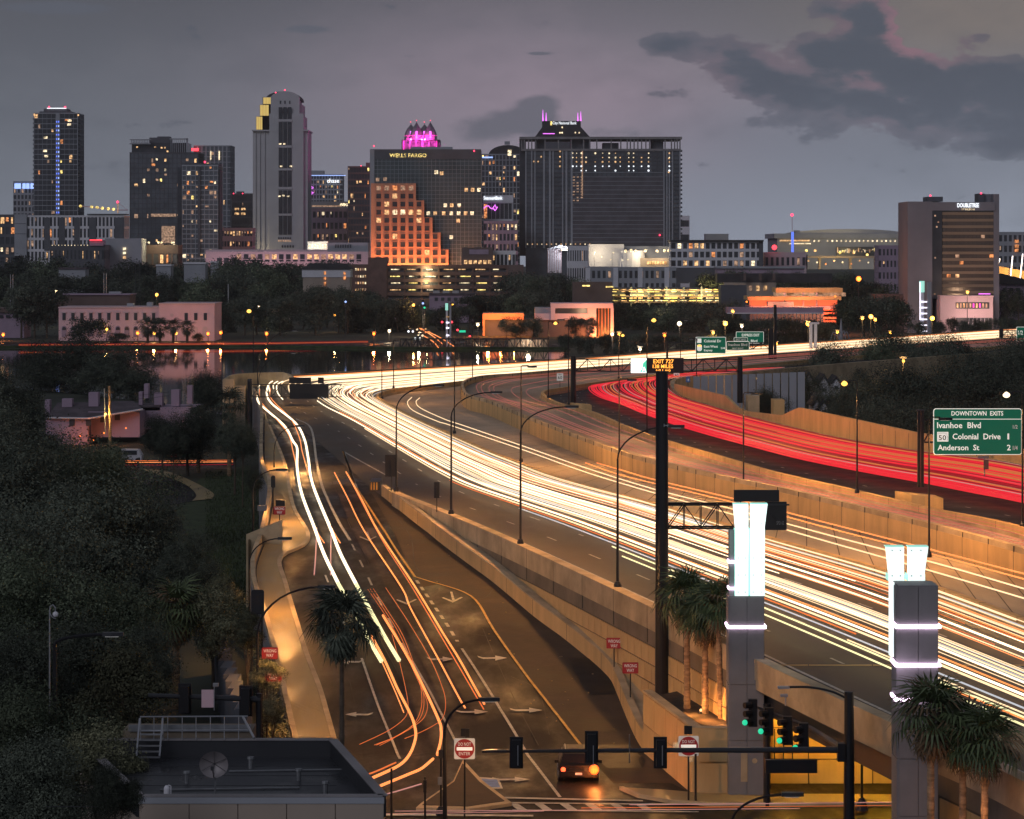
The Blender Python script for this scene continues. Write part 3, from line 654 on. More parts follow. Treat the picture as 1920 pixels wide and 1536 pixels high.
def arrow_turn(x0, x1, y):        # shaft from x0 to the head at x1
    d = 1 if x1 > x0 else -1; L = abs(x1-x0)
    flat([(x0, y-4), (x0+d*L*.18, y-1), (x0+d*L*.6, y-1.3), (x0+d*L*.6, y+1.5), (x0+d*L*.2, y+2), (x0+d*L*.04, y-1)], 'road_arrow', 'paint_white')
    flat([(x0+d*L*.6, y-4.5), (x1, y), (x0+d*L*.6, y+5)], 'road_arrow', 'paint_white')
for a, c, y in ((800, 850, 1238), (895, 951, 1236), (852, 915, 1337), (955, 1017, 1334), (700, 647, 1342), (682, 634, 1243), (922, 994, 1464)): arrow_turn(a, c, y)
flat([(880, 1483), (892, 1459), (935, 1462), (943, 1481)], 'road_shield', 'paint_white', .06); flat([(895, 1480), (902, 1463), (932, 1465), (938, 1479)], 'road_shield', 'paint_blue', .075)
# stop line, crosswalk
for q in ([(940, 1497), (1205, 1503), (1206, 1505.5), (941, 1500)], [(933, 1507), (1310, 1510), (1310, 1512), (933, 1509)], [(960, 1521), (1310, 1524), (1310, 1526), (962, 1523)], [(700, 1528), (1000, 1531), (1000, 1534), (700, 1532)]): flat(q, 'stop_line', 'paint_white')
for x0 in (955, 1002, 1049, 1096, 1143, 1190): flat([(x0, 1510), (x0+16, 1510), (x0+34, 1522), (x0+16, 1522)], 'crosswalk_bar', 'paint_white', .075)
# traffic island and right-hand kerb corner
isl = [R(868, 1430), R(905, 1470), R(960, 1512), R(880, 1524), R(780, 1521), R(790, 1512), R(850, 1470)]
T = Thing('traffic_island', 'worn triangular traffic island around the left do not enter sign', 'island', tuple(isl[3])); T.add('kerb', MB().prism([(q.x, q.y) for q in isl], 0, .16), 'concrete'); 
cx_ = sum(q.x for q in isl)/7; cy_ = sum(q.y for q in isl)/7
T.add('surface', MB().prism([(cx_+(q.x-cx_)*.86, cy_+(q.y-cy_)*.86) for q in isl], .1, .18), 'shoulder')
kc = [G(*p) for p in [(1165, 1482), (1200, 1497), (1260, 1507), (1330, 1512), (1920, 1512), (1920, 1496), (1330, 1494), (1250, 1487)]]
T = Thing('pavement_corner', 'kerbed street corner beneath the planter and the pylon', 'pavement', tuple(kc[2])); T.add('slab', MB().prism([(q.x, q.y) for q in kc], 0, .15), 'sidewalk')
T.add('kerb_edge', MB().wall([kc[i] for i in range(5)], 0, .18, .2), 'concrete')
# ---- planter at the pylon foot
pc = [G(1214, 1412), G(1305, 1489), G(1372, 1489)]; pb = (12.6, 146.5)
T = Thing('planter', 'large tan concrete planter holding three uplit palms at the pylon foot', 'planter', tuple(pc[1]))
outer = [(pc[0].x, pc[0].y), (pc[1].x, pc[1].y), (pc[2].x, pc[2].y), (11.2, 152)]
inn = [(outer[0][0]+.5, outer[0][1]+.1), (outer[1][0]+.3, outer[1][1]+.45), (outer[2][0], outer[2][1]+.4), (10.6, 150)]
T.add('wall', MB().wall([Vector((*q, 0)) for q in outer[:3]], 0, 3.05, .36), 'concrete_warm'); T.add('soil', MB().prism(outer, .05, 2.75), 'soil')
T.add('coping', MB().wall([Vector((*q, 0)) for q in outer[:3]], 3.05, 3.14, .48), 'concrete')
d = (Vector(outer[1])-Vector(outer[0])); Lp = d.length; d.normalize(); nv = Vector((-d.y, d.x))
if nv.x > 0: nv = -nv
pl = MB().box(-1.28, 1.28, -.05, .05, -.71, .71).mesh('panel', 'concrete_warm')
for i in range(4):
    for k in range(2): q = Vector(outer[0])+d*(1.45+2.66*i)+nv*.2; T.inst('panel', pl, (q.x, q.y, .78+1.5*k), (0, 0, math.atan2(d.y, d.x)))
for i in range(1): T.add('panel', MB().box(outer[1][0]+.1, outer[2][0]-.2, outer[1][1]-.26, outer[1][1]-.18, .08, 1.45), 'concrete_warm'); T.add('panel', MB().box(outer[1][0]+.1, outer[2][0]-.2, outer[1][1]-.26, outer[1][1]-.18, 1.53, 3.0), 'concrete_warm')
# glowing street-name letters set on the planter
text(T, 'IVANHOE', 1262, 1278, 1391, 1402, outer[1][1]+2.0, 'lit_pale', name='lettering', th=.1)
text(T, 'VILLAGE', 1290, 1300, 1420, 1428, outer[1][1]-.1, 'lit_pale', name='lettering', th=.1)
for i, (px, py) in enumerate(((1315, 1331), (1349, 1348))):
    q = W(px, py, 141); t_ = Thing('ground_light', ['warm uplight in the planter soil between the left and middle palm', 'small uplight in the planter soil beside the pylon'][i], 'lamp', (q.x, q.y, 2.75)); t_.add('lens', MB().ball((q.x, q.y, 2.9), .09-.04*i), 'lit_pale'); t_.add('can', MB().lathe(q.x, q.y, [(.1, 2.7), (.1, 2.85)], 8), 'steel_black')

# ---- joints, seams and stains that break up the long concrete surfaces
def joints(T, L, step, z0, z1, hw, m='panel_joint', name='joint', w_=.014, lim=400):
    cum = [0]; b = MB()
    for i in range(1, len(L)): cum.append(cum[-1]+(L[i]-L[i-1]).length)
    s = step*.5; k = 0
    while s < cum[-1] and k < lim:
        i = max(1, int(np.searchsorted(cum, s))); d = (L[i]-L[i-1]); ll = d.length; d.normalize(); p = L[i-1]+d*(s-cum[i-1]); nv = Vector((-d.y, d.x, 0))
        a = z0(p) if callable(z0) else z0; c = z1(p) if callable(z1) else z1
        q0, q1 = p-d*w_, p+d*w_; o = nv*(hw+.012)
        b.prism([(q0+o)[:2], (q1+o)[:2], (q1-o)[:2], (q0-o)[:2]], a, c); s += step; k += 1
    if T: T.add(name, b, m, kind='stuff')
    else: struct(name, b, m)
jt = Thing('joint_seals', 'dark joint seals dividing the tan barriers and walls into cast segments', 'joints', tuple(FB[60]))
joints(jt, FB, 6, ZD, ZD+.725, .175); joints(jt, W3S, 6, ZE, ZE+.755, .2); joints(jt, W2S, 4.5, ZD-.1, ZE+.8, .225); joints(jt, par[iA:], 7.5, ZD-1.1, ZD+.855, .31); joints(jt, L, 7.5, lambda p: zr(p.y), lambda p: zr(p.y)+1.0, .16)
def cross_seams(A, B, step, dz, name):
    b = MB(); n = int(sum((A[i+1]-A[i]).length for i in range(len(A)-1))/step); a = resample(A, n); c = resample(B, n)
    for p, q in zip(a, c):
        d = (q-p).normalized(); nv = Vector((-d.y, d.x, 0))*.035; up_ = Vector((0, 0, dz)); b.quad(p-nv+up_, q-nv+up_, q+nv+up_, p+nv+up_)
    struct(name, b, 'panel_joint')
cross_seams(UP_A[:50], UP_B[:50], 6, .035, 'pavement_seam'); a_, c_ = split_ribbon(FS, nF, W2S, nW); cross_seams(a_[:50], c_[:50], 6, .035, 'pavement_seam')
for pts in ([(735, 960), (770, 1010), (778, 1060), (805, 1090)], [(820, 1110), (900, 1125), (930, 1100)], [(880, 1190), (940, 1196), (1020, 1186)], [(958, 1270), (1010, 1300), (1030, 1380)], [(1100, 1330), (1140, 1345), (1180, 1338)], [(690, 1100), (705, 1180), (760, 1290)], [(905, 1180), (940, 1260), (1010, 1400)], [(600, 1120), (640, 1220), (668, 1330)], [(620, 900), (655, 985), (700, 1075)]):
    rline(pts, .05, 'tar_seam', 'asphalt_dark', dz=.055)
r7 = np.random.default_rng(3); b = MB()
for i in range(160):
    px, py = r7.uniform(640, 1180), r7.uniform(1000, 1470)
    p = R(px, py); 
    if px > 780+(py-1084)*.9 and px < 1160: 
        s_ = r7.uniform(.015, .045); b.box(p.x-s_, p.x+s_, p.y-s_, p.y+s_, zr(p.y)+.03, zr(p.y)+.03+s_)
struct('gutter_debris', b, 'sidewalk', kind='stuff', label='small debris scattered over the ramp shoulder')
# ================================================================ GLASS PYLONS
def pylon(px0, px1, side, Yp, ptop, pblock, rings, fin_bot, label, wide_side=True):
    x0, x1 = X(px0, Yp), X(px1, Yp); xs = X(side, Yp); T = Thing('light_pylon', label, 'pylon', ((x0+x1)/2, Yp, 0))
    zt = Z(pblock, Yp); xm = (x0+x1)/2; dp = 1.55
    T.add('shaft', MB().box(x0, x1, Yp, Yp+dp, 0, zt), 'concrete_grey')
    # front face panels split by a fine vertical joint, with ledges where the tiers meet
    z = .05; tiers = [0]+[Z(r, Yp) for r in sorted(rings, reverse=True)]+[zt]
    for k in range(len(tiers)-1):
        a, c = tiers[k]+.06, tiers[k+1]-.06
        n = max(1, round((c-a)/2.2))
        for j in range(n):
            za, zb = a+(c-a)*j/n+.015, a+(c-a)*(j+1)/n-.015
            for u0, u1 in ((x0+.03, xm-.012), (xm+.012, x1-.03)): T.add('panel', MB().box(u0, u1, Yp-.05, Yp, za, zb), 'concrete_grey')
            T.add('panel', MB().box(x0-.05, x0, Yp+.04, Yp+dp-.04, za, zb), 'concrete_grey')
    for r in rings:
        zz = Z(r, Yp); T.add('light_ring', MB().box(x0-.11, x1+.09, Yp-.12, Yp+dp*.9, zz-.055, zz+.055), 'neon_violet')
    return T, x0, x1, xm, zt, dp
Y1 = 134.
T, x0, x1, xm, zt, dp = pylon(1368, 1433, 1366, Y1, 945, 1117, (1176,), 1117, 'tall pylon with two glowing white glass fins rising from the planter')
def fin(T, xa, xb, flare, zb, ztop, Yp, out):
    # a glass fin: straight below, flared outward at the top; out = +1 flares right, -1 left
    zf = ztop-(ztop-zb)*.27 if ztop-zb > 2.5 else zb+.25
    pts = [(xa, zb), (xb, zb), (xb, zf), (xb+(flare if out > 0 else 0), ztop), (xa-(flare if out < 0 else 0), ztop), (xa, zf)]
    f = T.add('glass_fin', MB().slab(pts, Yp-.12, Yp+.02), 'glass_white')
    e = MB()
    e.slab([(xb-.0, zb), (xb+.02, zb), (xb+.02, zf), (xb, zf)], Yp-.14, Yp+.55).slab([(xa-.02, zb), (xa, zb), (xa, zf), (xa-.02, zf)], Yp-.14, Yp+.55)
    e.slab([(pts[4][0], ztop), (pts[3][0], ztop), (pts[3][0], ztop+.03), (pts[4][0], ztop+.03)], Yp-.14, Yp+.4)
    T.add('fin_edge', e, 'glass_edge', parent=f)
    bt = MB(); n = max(2, int((ztop-zb)/.62))
    for i in range(n):
        z_ = zb+.18+(ztop-zb-.3)*i/(n-1)
        for xx in (xa+.14, xb-.14): bt.box(xx-.022, xx+.022, Yp-.15, Yp-.12, z_-.022, z_+.022)
    T.add('bolt', bt, 'steel_grey', parent=f, kind='stuff')
ztop = Z(945, Y1)
fin(T, X(1378, Y1), X(1404, Y1)-.03, .10, zt, ztop, Y1, -1); fin(T, X(1405, Y1)+.03, X(1433, Y1), .14, zt, ztop, Y1, 1)
T.add('core', MB().box(xm-.03, xm+.03, Y1+.1, Y1+.3, zt, ztop-.1), 'glass_edge')
T.add('rear_column', MB().box(X(1368, Y1), X(1378, Y1)-.02, Y1+.1, Y1+.8, zt, Z(995, Y1)), 'concrete_grey')
for r in (1054, 1104): T.add('light_ring', MB().box(X(1366, Y1), X(1378, Y1), Y1+.02, Y1+.85, Z(r, Y1)-.05, Z(r, Y1)+.05), 'neon_violet')
# round tree emblem on the left face, service door and access plates on the front
zc = Z(1345, Y1); em = MB()
for r_ in (.36, .28): em.tube([(x0-.08, Y1+.75+r_*math.cos(a*math.pi/10), zc+r_*1.05*math.sin(a*math.pi/10)) for a in range(21)], .018, 4, cap=False)
em.tube([(x0-.08, Y1+.75, zc-.3), (x0-.08, Y1+.75, zc)], .03, 4)
for a in range(7): an = math.pi*(.1+.8*a/6); em.tube([(x0-.08, Y1+.75, zc-.05), (x0-.08, Y1+.75+.2*math.cos(an), zc-.05+.24*math.sin(an))], .02, 4)
T.add('emblem', em, 'concrete')
T.add('service_door', MB().box(xm-.28, xm+.02, Y1-.075, Y1-.05, .75, 2.05), 'concrete'); T.add('access_plate', MB().tube([(xm+.35, Y1-.05, 1.7), (xm+.35, Y1-.075, 1.7)], .12, 12), 'concrete')
point(T, (xm, Y1-1.4, ztop-1.5), 60, (.8, 1, .92), .8)
Y2 = 107.5
T, x0, x1, xm, zt, dp = pylon(1684, 1759, 1675, Y2, 1035, 1098, (1175, 1247, 1312), 1098, 'second pylon at the right with dark block and violet rings above the palms')
ztop = Z(1034, Y2)
fin(T, X(1676, Y2), X(1706, Y2), .10, zt, ztop, Y2+1.7, -1); fin(T, X(1713, Y2), X(1745, Y2), .14, zt, ztop, Y2+1.7, 1)
f = T.add('glass_fin', MB().box(X(1676, Y2), X(1683, Y2), Y2+.9, Y2+1.5, Z(1238, Y2), zt), 'glass_white')
T.add('emblem', MB().tube([(xm+.3*math.cos(a*math.pi/10), Y2-.08, 1.4+.34*math.sin(a*math.pi/10)) for a in range(21)], .02, 4, cap=False), 'concrete')
point(T, (xm-.9, Y2-.6, Z(1247, Y2)), 14, (.95, .75, 1), .3)
# smaller pylons far off
for i, (px0, px1, yt, yb, Yp, lb) in enumerate(((1518, 1532, 608, 690, 560, 'tall pale tapering pillar beside the far carriageway'), (836, 846, 571, 662, 760, 'slim pillar with white rungs at the lake end'), (1725, 1746, 529, 628, 860, 'pillar with glowing white rungs in front of the hotel'))):
    T = Thing('light_pylon', lb, 'pylon', (X(px0, Yp), Yp, 0)); a, c = X(px0, Yp), X(px1, Yp); zt = Z(yt, Yp); wv = c-a
    if i == 0:
        for u in (a, a+wv*.62): T.add('leg', MB().prism([(u, Yp), (u+wv*.38, Yp), (u+wv*.38, Yp+1), (u, Yp+1)], 0, zt), 'wall_white')
        T.add('cap', MB().box(a-.4, c+.4, Yp-.1, Yp+1.1, zt, zt+.35), 'wall_white')
    else:
        T.add('leg', MB().box(a, a+wv*.35, Yp, Yp+1.2, 0, zt), 'wall_white'); T.add('leg', MB().box(c-wv*.35, c, Yp, Yp+1.2, 0, zt), 'wall_grey')
        T.add('glass_top', MB().box(a-.15, a+wv*.4, Yp-.05, Yp+.4, zt-(3 if i == 2 else 1.5), zt+.3), 'glass_edge')
        rows = [566, 577, 588, 599, 610, 621] if i == 2 else [594, 605, 615, 629]
        for r in rows: T.add('rung', MB().box(a+.1, a+wv*.62, Yp-.25, Yp-.05, Z(r, Yp)-.16, Z(r, Yp)+.16), 'rung_white' if i == 2 or r > 600 else 'lit_warm')
        if i == 2: T.add('edge_tube', MB().box(a-.12, a+.05, Yp-.3, Yp-.1, Z(600, Yp), zt), 'rung_white')
# ================================================================ LIGHT STREAKS left by the traffic: slender glowing tubes at lamp height above each lane
def streak(pts, r, m, label, group=None, n=6, sm=True, name='light_streak', cat='light streak'):
    L = smooth(pts, n) if sm else pts
    c = L[len(L)//2]; o = solo(name, MB().tube(L, r, 5), m, label, cat, tuple(c), group)
    return o
NSn = len(NS)-1
def rr(a, c): return random.uniform(a, c)
ts = []
t = .50
while t < .965:
    ts.append(t); t += rr(.008, .018)
cnt = 0
def wob(t, a, i0, i1, dz, amp=.006):
    ph = rr(0, 6); L = []
    for i in range(i0, i1+1): L.append(NS[i].lerp(FS[i], t+amp*math.sin(i*.09+ph)+a*(i-NG)/NSn)+Vector((0, 0, dz)))
    return L
for k, t in enumerate(ts):
    dense = .60 < t < .93
    m = random.choices(['streak_hot', 'streak_white', 'streak_amber', 'streak_cool', 'streak_orange'], [5, 8, 6, 3, 2.5])[0]
    i0 = 0 if random.random() < .8 else int(rr(8, 30)); i1 = NSn if random.random() < .85 else int(rr(60, 110))
    dz = rr(.45, .95); r = rr(.018, .042) if dense else rr(.016, .034)
    if m == 'streak_hot': r *= 1.3
    streak(wob(t, rr(-.01, .01), i0, i1, dz), r, m, '%s headlight streak on the main carriageway, %s counted from the parapet side' % ({'streak_hot': 'brilliant white', 'streak_white': 'warm white', 'streak_amber': 'amber', 'streak_cool': 'cool white', 'streak_orange': 'deep orange'}[m], nth(k)), 'headlight streaks on the main carriageway', sm=False)
for k in range(14):
    t = .60+.32*(k+.5)/14+rr(-.006, .006); i0 = int(rr(30, 46)); m = 'streak_hot' if k % 3 else 'streak_white'
    streak(wob(t, 0, i0, NSn, rr(.5, .9)), rr(.03, .05), m, 'bright %s streak of the dense middle band starting left of the glass pylons, %s outwards' % ('white' if k % 3 else 'cream', nth(k)), 'dense white band of streaks', sm=False)
# sparse streaks near the right shoulder, from the photograph
near = [(.28, 'streak_lime', 0, 36, .045), (.33, 'streak_lime', 0, 37, .045), (.375, 'streak_cool', 0, 47, .04), (.405, 'streak_orange', 22, 60, .04), (.43, 'streak_white', 0, 78, .055), (.46, 'streak_hot', 6, 90, .06), (.475, 'streak_amber', 0, 84, .04), (.35, 'streak_white', 0, 22, .035), (.31, 'streak_amber', 4, 17, .04)]
for k, (t, m, i0, i1, r) in enumerate(near):
    streak(wob(t, 0, i0, i1, .7), r, m, 'lone %s streak over the near lanes by the parapet, %s outwards' % ({'streak_lime': 'greenish white', 'streak_cool': 'cool white', 'streak_orange': 'orange', 'streak_white': 'white', 'streak_hot': 'bright white', 'streak_amber': 'amber'}[m], nth(k)), 'headlight streaks near the parapet', sm=False)
# streaks that fill the bend and the far straight on the ramp side
k = 0; t = .10
while t < .5:
    i0 = int(rr(11.4*8, 13*8)); i1 = NSn
    m = random.choices(['streak_hot', 'streak_white', 'streak_amber'], [6, 5, 2])[0]
    streak(wob(t, 0, i0, i1, rr(.5, .9)), rr(.05, .09), m, 'white headlight streak sweeping from the left bend along the far lakeside straight, %s outwards' % nth(k), 'headlight streaks on the far straight', sm=False); k += 1; t += rr(.028, .05)
RS = lambda pts, up_=.65: [R(x, y, up_) for x, y in pts]
ramps = [
 ([(486, 722), (483, 742), (487, 757), (531, 796), (548, 825), (557, 841), (557, 877), (565, 924), (588, 986), (607, 1038), (635, 1096)], .115, 'streak_hot', 'thick white streak down the left ramp lane from the bend, left of the pair'),
 ([(503, 722), (500, 739), (510, 757), (552, 791), (570, 822), (578, 861), (586, 908), (620, 992), (638, 1038), (669, 1098)], .115, 'streak_hot', 'thick white streak down the left ramp lane from the bend, right of the pair'),
 ([(634, 1094), (668, 1153), (692, 1200), (715, 1240)], .12, 'streak_lime', 'lime white streak behind the tall palm crown, left of the pair'), ([(668, 1096), (700, 1155), (722, 1195), (748, 1238)], .12, 'streak_lime', 'lime white streak beside the tall palm crown, right of the pair'),
 ([(487, 730), (486, 742), (492, 757), (520, 788), (541, 815), (549, 845), (553, 862), (557, 880)], .045, 'streak_amber', 'amber streak weaving left of the ramp pair'),
 ([(508, 728), (506, 742), (517, 757), (545, 785), (561, 820), (566, 845), (573, 870), (578, 890)], .045, 'streak_amber', 'amber streak weaving right of the ramp pair'),
 ([(594, 990), (592, 1040), (589, 1078)], .045, 'streak_rose', 'short pinkish streak left below the fork'), ([(621, 992), (620, 1040), (620, 1078)], .045, 'streak_rose', 'short pinkish streak right below the fork'),
 ([(588, 982), (596, 1000), (608, 1018)], .04, 'streak_amber', 'short amber fork stub on the left'), ([(619, 985), (628, 1002), (638, 1018)], .04, 'streak_amber', 'short amber fork stub on the right'),
 ([(627, 886), (651, 932), (682, 994), (752, 1100), (770, 1141), (820, 1232), (860, 1307), (872, 1327)], .05, 'streak_amber', 'long orange streak down the middle ramp lane, left of the pair'),
 ([(649, 885), (680, 940), (708, 994), (778, 1100), (830, 1186), (860, 1234), (890, 1288), (908, 1320)], .06, 'streak_amber', 'long orange streak down the middle ramp lane, right of the pair'),
 ([(651, 889), (712, 1005), (772, 1100), (850, 1232), (907, 1330)], .03, 'streak_orange', 'thin deep orange streak hugging the right middle-lane streak'),
 ([(697, 1193), (722, 1240), (744, 1289), (770, 1340), (778, 1365), (779, 1385), (769, 1413), (748, 1435), (697, 1459), (640, 1482)], .075, 'streak_amber', 'bright orange streak turning left at the ramp foot, outer left'),
 ([(718, 1154), (755, 1215), (788, 1276), (822, 1349), (827, 1370), (826, 1391), (820, 1415)], .075, 'streak_amber', 'bright orange streak turning left at the ramp foot, right of the pair'),
 ([(812, 1423), (790, 1441), (765, 1452), (714, 1473)], .07, 'streak_amber', 'bright orange tail of the turning streak above the traffic island'),
 ([(702, 1210), (738, 1290), (757, 1336)], .03, 'streak_amber', 'short amber streak just left of the turning pair'),
 ([(689, 1104), (720, 1150), (746, 1195), (790, 1290), (801, 1318), (798, 1340), (783, 1357), (745, 1380), (702, 1397)], .015, 'streak_orange', 'hair-thin red streak sweeping left, first of the fan'),
 ([(694, 1104), (725, 1150), (752, 1195), (788, 1280), (795, 1315), (790, 1342), (775, 1360), (740, 1382), (706, 1397)], .015, 'streak_orange', 'hair-thin red streak sweeping left, second of the fan'),
 ([(700, 1104), (730, 1150), (757, 1195), (784, 1270), (791, 1310), (786, 1340), (770, 1363), (738, 1384), (712, 1398)], .015, 'streak_orange', 'hair-thin red streak sweeping left, third of the fan'),
 ([(723, 1102), (765, 1165), (806, 1234), (828, 1285), (835, 1312), (834, 1335), (825, 1352), (795, 1370), (759, 1385)], .015, 'streak_orange', 'hair-thin red streak in the middle lane curling left'),
 ([(735, 1190), (750, 1245), (762, 1299), (765, 1325), (759, 1346), (728, 1370), (674, 1396)], .015, 'streak_orange', 'hair-thin red streak from the palm crown sweeping far left'),
 ([(640, 1462), (690, 1452), (742, 1430)], .04, 'streak_orange', 'deep orange streak leaving the ramp foot beside the dark roof'),
 ([(655, 1500), (720, 1490), (790, 1470)], .03, 'streak_rose', 'pale rosy streak crossing above the traffic island'),
]
for pts, r, m, lb in ramps: streak(RS(pts), r, m, lb)
for k, (y, m, r, x0_, x1_) in enumerate(((1507, 'streak_rose', .018, 1180, 1700), (1513, 'streak_orange', .012, 1090, 1700), (1519, 'streak_rose', .014, 740, 1500), (1524, 'streak_rose', .012, 720, 1020))):
    streak([G(x0_, y+2, .7), G((x0_+x1_)/2, y, .7), G(x1_, y-3, .7)], r, m, 'thin %s streak along the cross street at the crosswalk, %s from the kerb' % ('rosy' if 'rose' in m else 'orange', nth(k)))
# inner road: two pairs of white streaks
E = lambda pts, z: [G(x, y, z+.65) for x, y in pts]
for pts, lb in (([(772, 745), (764, 755), (775, 770), (820, 790), (846, 798), (985, 845), (1100, 886), (1229, 925), (1375, 965), (1560, 1018), (1751, 1072), (1920, 1122)], 'white streak on the inner road from the curved start, lower of the long pair'),
                ([(787, 746), (780, 754), (790, 766), (836, 787), (872, 799), (985, 838), (1100, 878), (1229, 918), (1375, 955), (1560, 1005), (1751, 1055), (1920, 1104)], 'white streak on the inner road from the curved start, upper of the long pair'),
                ([(1098, 868), (1158, 889), (1229, 907), (1375, 942), (1560, 992), (1751, 1040), (1920, 1086)], 'amber white streak beside the tall wall, lower of the pair'), ([(1119, 868), (1170, 883), (1229, 900), (1375, 935), (1560, 983), (1751, 1032), (1920, 1076)], 'amber white streak beside the tall wall, upper of the pair')):
    streak(E(pts, ZD), .045, 'streak_white' if 'long' in lb else 'streak_amber', lb)
# upper road: faint pink streaks
ua, ub = UP_A, UP_B; nn_ = len(ua)
for k, t in enumerate((.18, .24, .34, .40, .62, .80)):
    streak(acr2(ua, ub, t, .7), .018, 'streak_pink', 'faint pink tail-light streak on the upper road, %s from the curved tan wall' % nth(k), 'pink streaks on the upper road', sm=False)
# outer road: dense red streaks
cols = ['streak_red', 'streak_crimson', 'streak_gold', 'streak_rose', 'streak_orange']
iRmax = max(i for i in range(len(RC)) if 960+S*RC[i].x/RC[i].y < 1275 or i < len(RC)//2)
k = 0; t = .32
while t < .94:
    m = random.choices(cols, [8, 6, 5.0 if .42 < t < .78 else .8, 1.6, 2.6])[0]
    i1 = iRmax if random.random() < .7 else min(iRmax, int(rr(52, 70))); i0 = 0 if random.random() < .85 else int(rr(5, 40))
    ph = rr(0, 6); L = [RC[i].lerp(RD[i], t+.006*math.sin(i*.12+ph))+Vector((0, 0, rr(.55, 1.1)*0+.8)) for i in range(i0, i1+1)]
    streak(L, rr(.035, .09) if m in ('streak_red', 'streak_crimson', 'streak_gold') else rr(.02, .05), m, '%s tail-light streak on the outer road, %s from the smooth barrier' % ({'streak_red': 'bright red', 'streak_crimson': 'crimson', 'streak_gold': 'dull gold', 'streak_rose': 'pale rose', 'streak_orange': 'orange red'}[m], nth(k)), 'red streaks on the outer road', sm=False)
    k += 1; t += rr(.008, .016)
# lakeside and local street streaks
for k, (y, m, r) in enumerate(((644.5, 'streak_crimson', .06), (646, 'streak_orange', .05), (647.5, 'streak_crimson', .05))):
    streak([G(35, y+1, 1), G(250, y, 1), G(470, y-1.5, 1), G(690, y-5, 1)], r, m, '%s streak along the lakeside road below the pink building' % ('red', 'amber', 'crimson')[k])
for k, y in enumerate((858, 861, 866)):
    streak([G(235, y+6, .7), G(330, y+6, .7), G(437, y+5, .7)], .04, ['streak_orange', 'streak_amber', 'streak_crimson'][k], '%s streak on the local street behind the stop sign' % ('orange', 'amber', 'crimson')[k])
for k, (p, q) in enumerate((((780, 612), (830, 645)), ((790, 616), (852, 650)), ((795, 630), (822, 652)))):
    streak([G(*p, 1), G((p[0]+q[0])/2+4, (p[1]+q[1])/2, 1), G(*q, 1)], .12, 'streak_amber', 'amber streak on the far street beyond the lake bridge, %s from the left' % nth(k))
# ================================================================ STREET LAMPS
def lamp(bx, by, zb, hx, hy, label, Y=None, ys=None, lit=None, power=0, straight=False, r=.09, hr=.16, two=None, group=None, col='steel_black', head=True):
    if Y is None: Y = (H-zb)*S/(by-HY)
    x = X(bx, Y); z0 = zb if by is None or Y is None else min(zb, Z(by, Y)) if zb == 0 else zb
    xh, zh = X(hx, Y), Z(hy, Y); T = Thing('street_lamp', label, 'street lamp', (x, Y, z0), group)
    T.add('base', MB().lathe(x, Y, [(r*2.4, z0), (r*2.4, z0+.18), (r*1.5, z0+.35)], 8), col)
    def armpts(xh, zh, ys):
        zs = Z(ys, Y) if ys else zh-.05
        if straight: return [Vector((x, Y, zh)), Vector((x+(xh-x)*.15, Y, zh+.12)), Vector((xh, Y, zh+.12))]
        n = 9; return [Vector((x+(xh-x)*(1-math.cos(math.pi/2*i/n)), Y, zs+(zh-zs)*math.sin(math.pi/2*i/n))) for i in range(n+1)]
    A = armpts(xh, zh, ys); top = A[0].z
    T.add('pole', MB().tube([(x, Y, z0+.2), (x, Y, (z0+top)/2), (x, Y, top+.02)], [r, r*.8, r*.62], 7), col)
    T.add('arm', MB().tube(A, r*.5, 6), col)
    d = 1 if xh > x else -1
    if head:
        hd = T.add('lamp_head', MB().prism([(xh-d*.1, Y-.12), (xh+d*.25, Y-.17), (xh+d*.75, Y-.1), (xh+d*.75, Y+.1), (xh+d*.25, Y+.17), (xh-d*.1, Y+.12)], zh-.06, zh+.09), col if lit or straight else 'steel_dark')
        if lit:
            T.add('lens', MB().ball((xh+d*.35, Y-.05, zh-.08), hr, 10, 6, .8), lit, parent=hd)
        else: T.add('lens', MB().box(xh+.02*d, xh+.55*d, Y-.16, Y+.1, zh-.085, zh-.06) if d > 0 else MB().box(xh-.55, xh-.02, Y-.16, Y+.1, zh-.085, zh-.06), 'lamp_off', parent=hd)
    if power: 
        c = (1, .46, .13) if lit != 'lamp_orange' else (1, .30, .06)
        point(T, (xh+d*.35, Y-.3, zh-.45), power, c, .15, spot=166, aim=(d*.35, 0, -1))
    return T
PW = 4200
for bx, by, zb, hx, hy, ys, lb in ((743, 922, ZD+.8, 815, 723, 770, 'curved-arm street lamp on the parapet beside the black sign backs'), (846, 965, ZD+.8, 922, 736, 782, 'curved-arm street lamp on the parapet bulge, second from the gore'),
        (976, 1021, ZD+.8, 1063, 763, 812, 'curved-arm street lamp on the parapet, third from the gore'), (1158, 1102, ZD+.8, 1258, 800, 862, 'curved-arm street lamp on the parapet left of the thick black gantry column')):
    lamp(bx, by, zb, hx, hy, lb, ys=ys, power=PW, group='curved lamps along the main parapet')
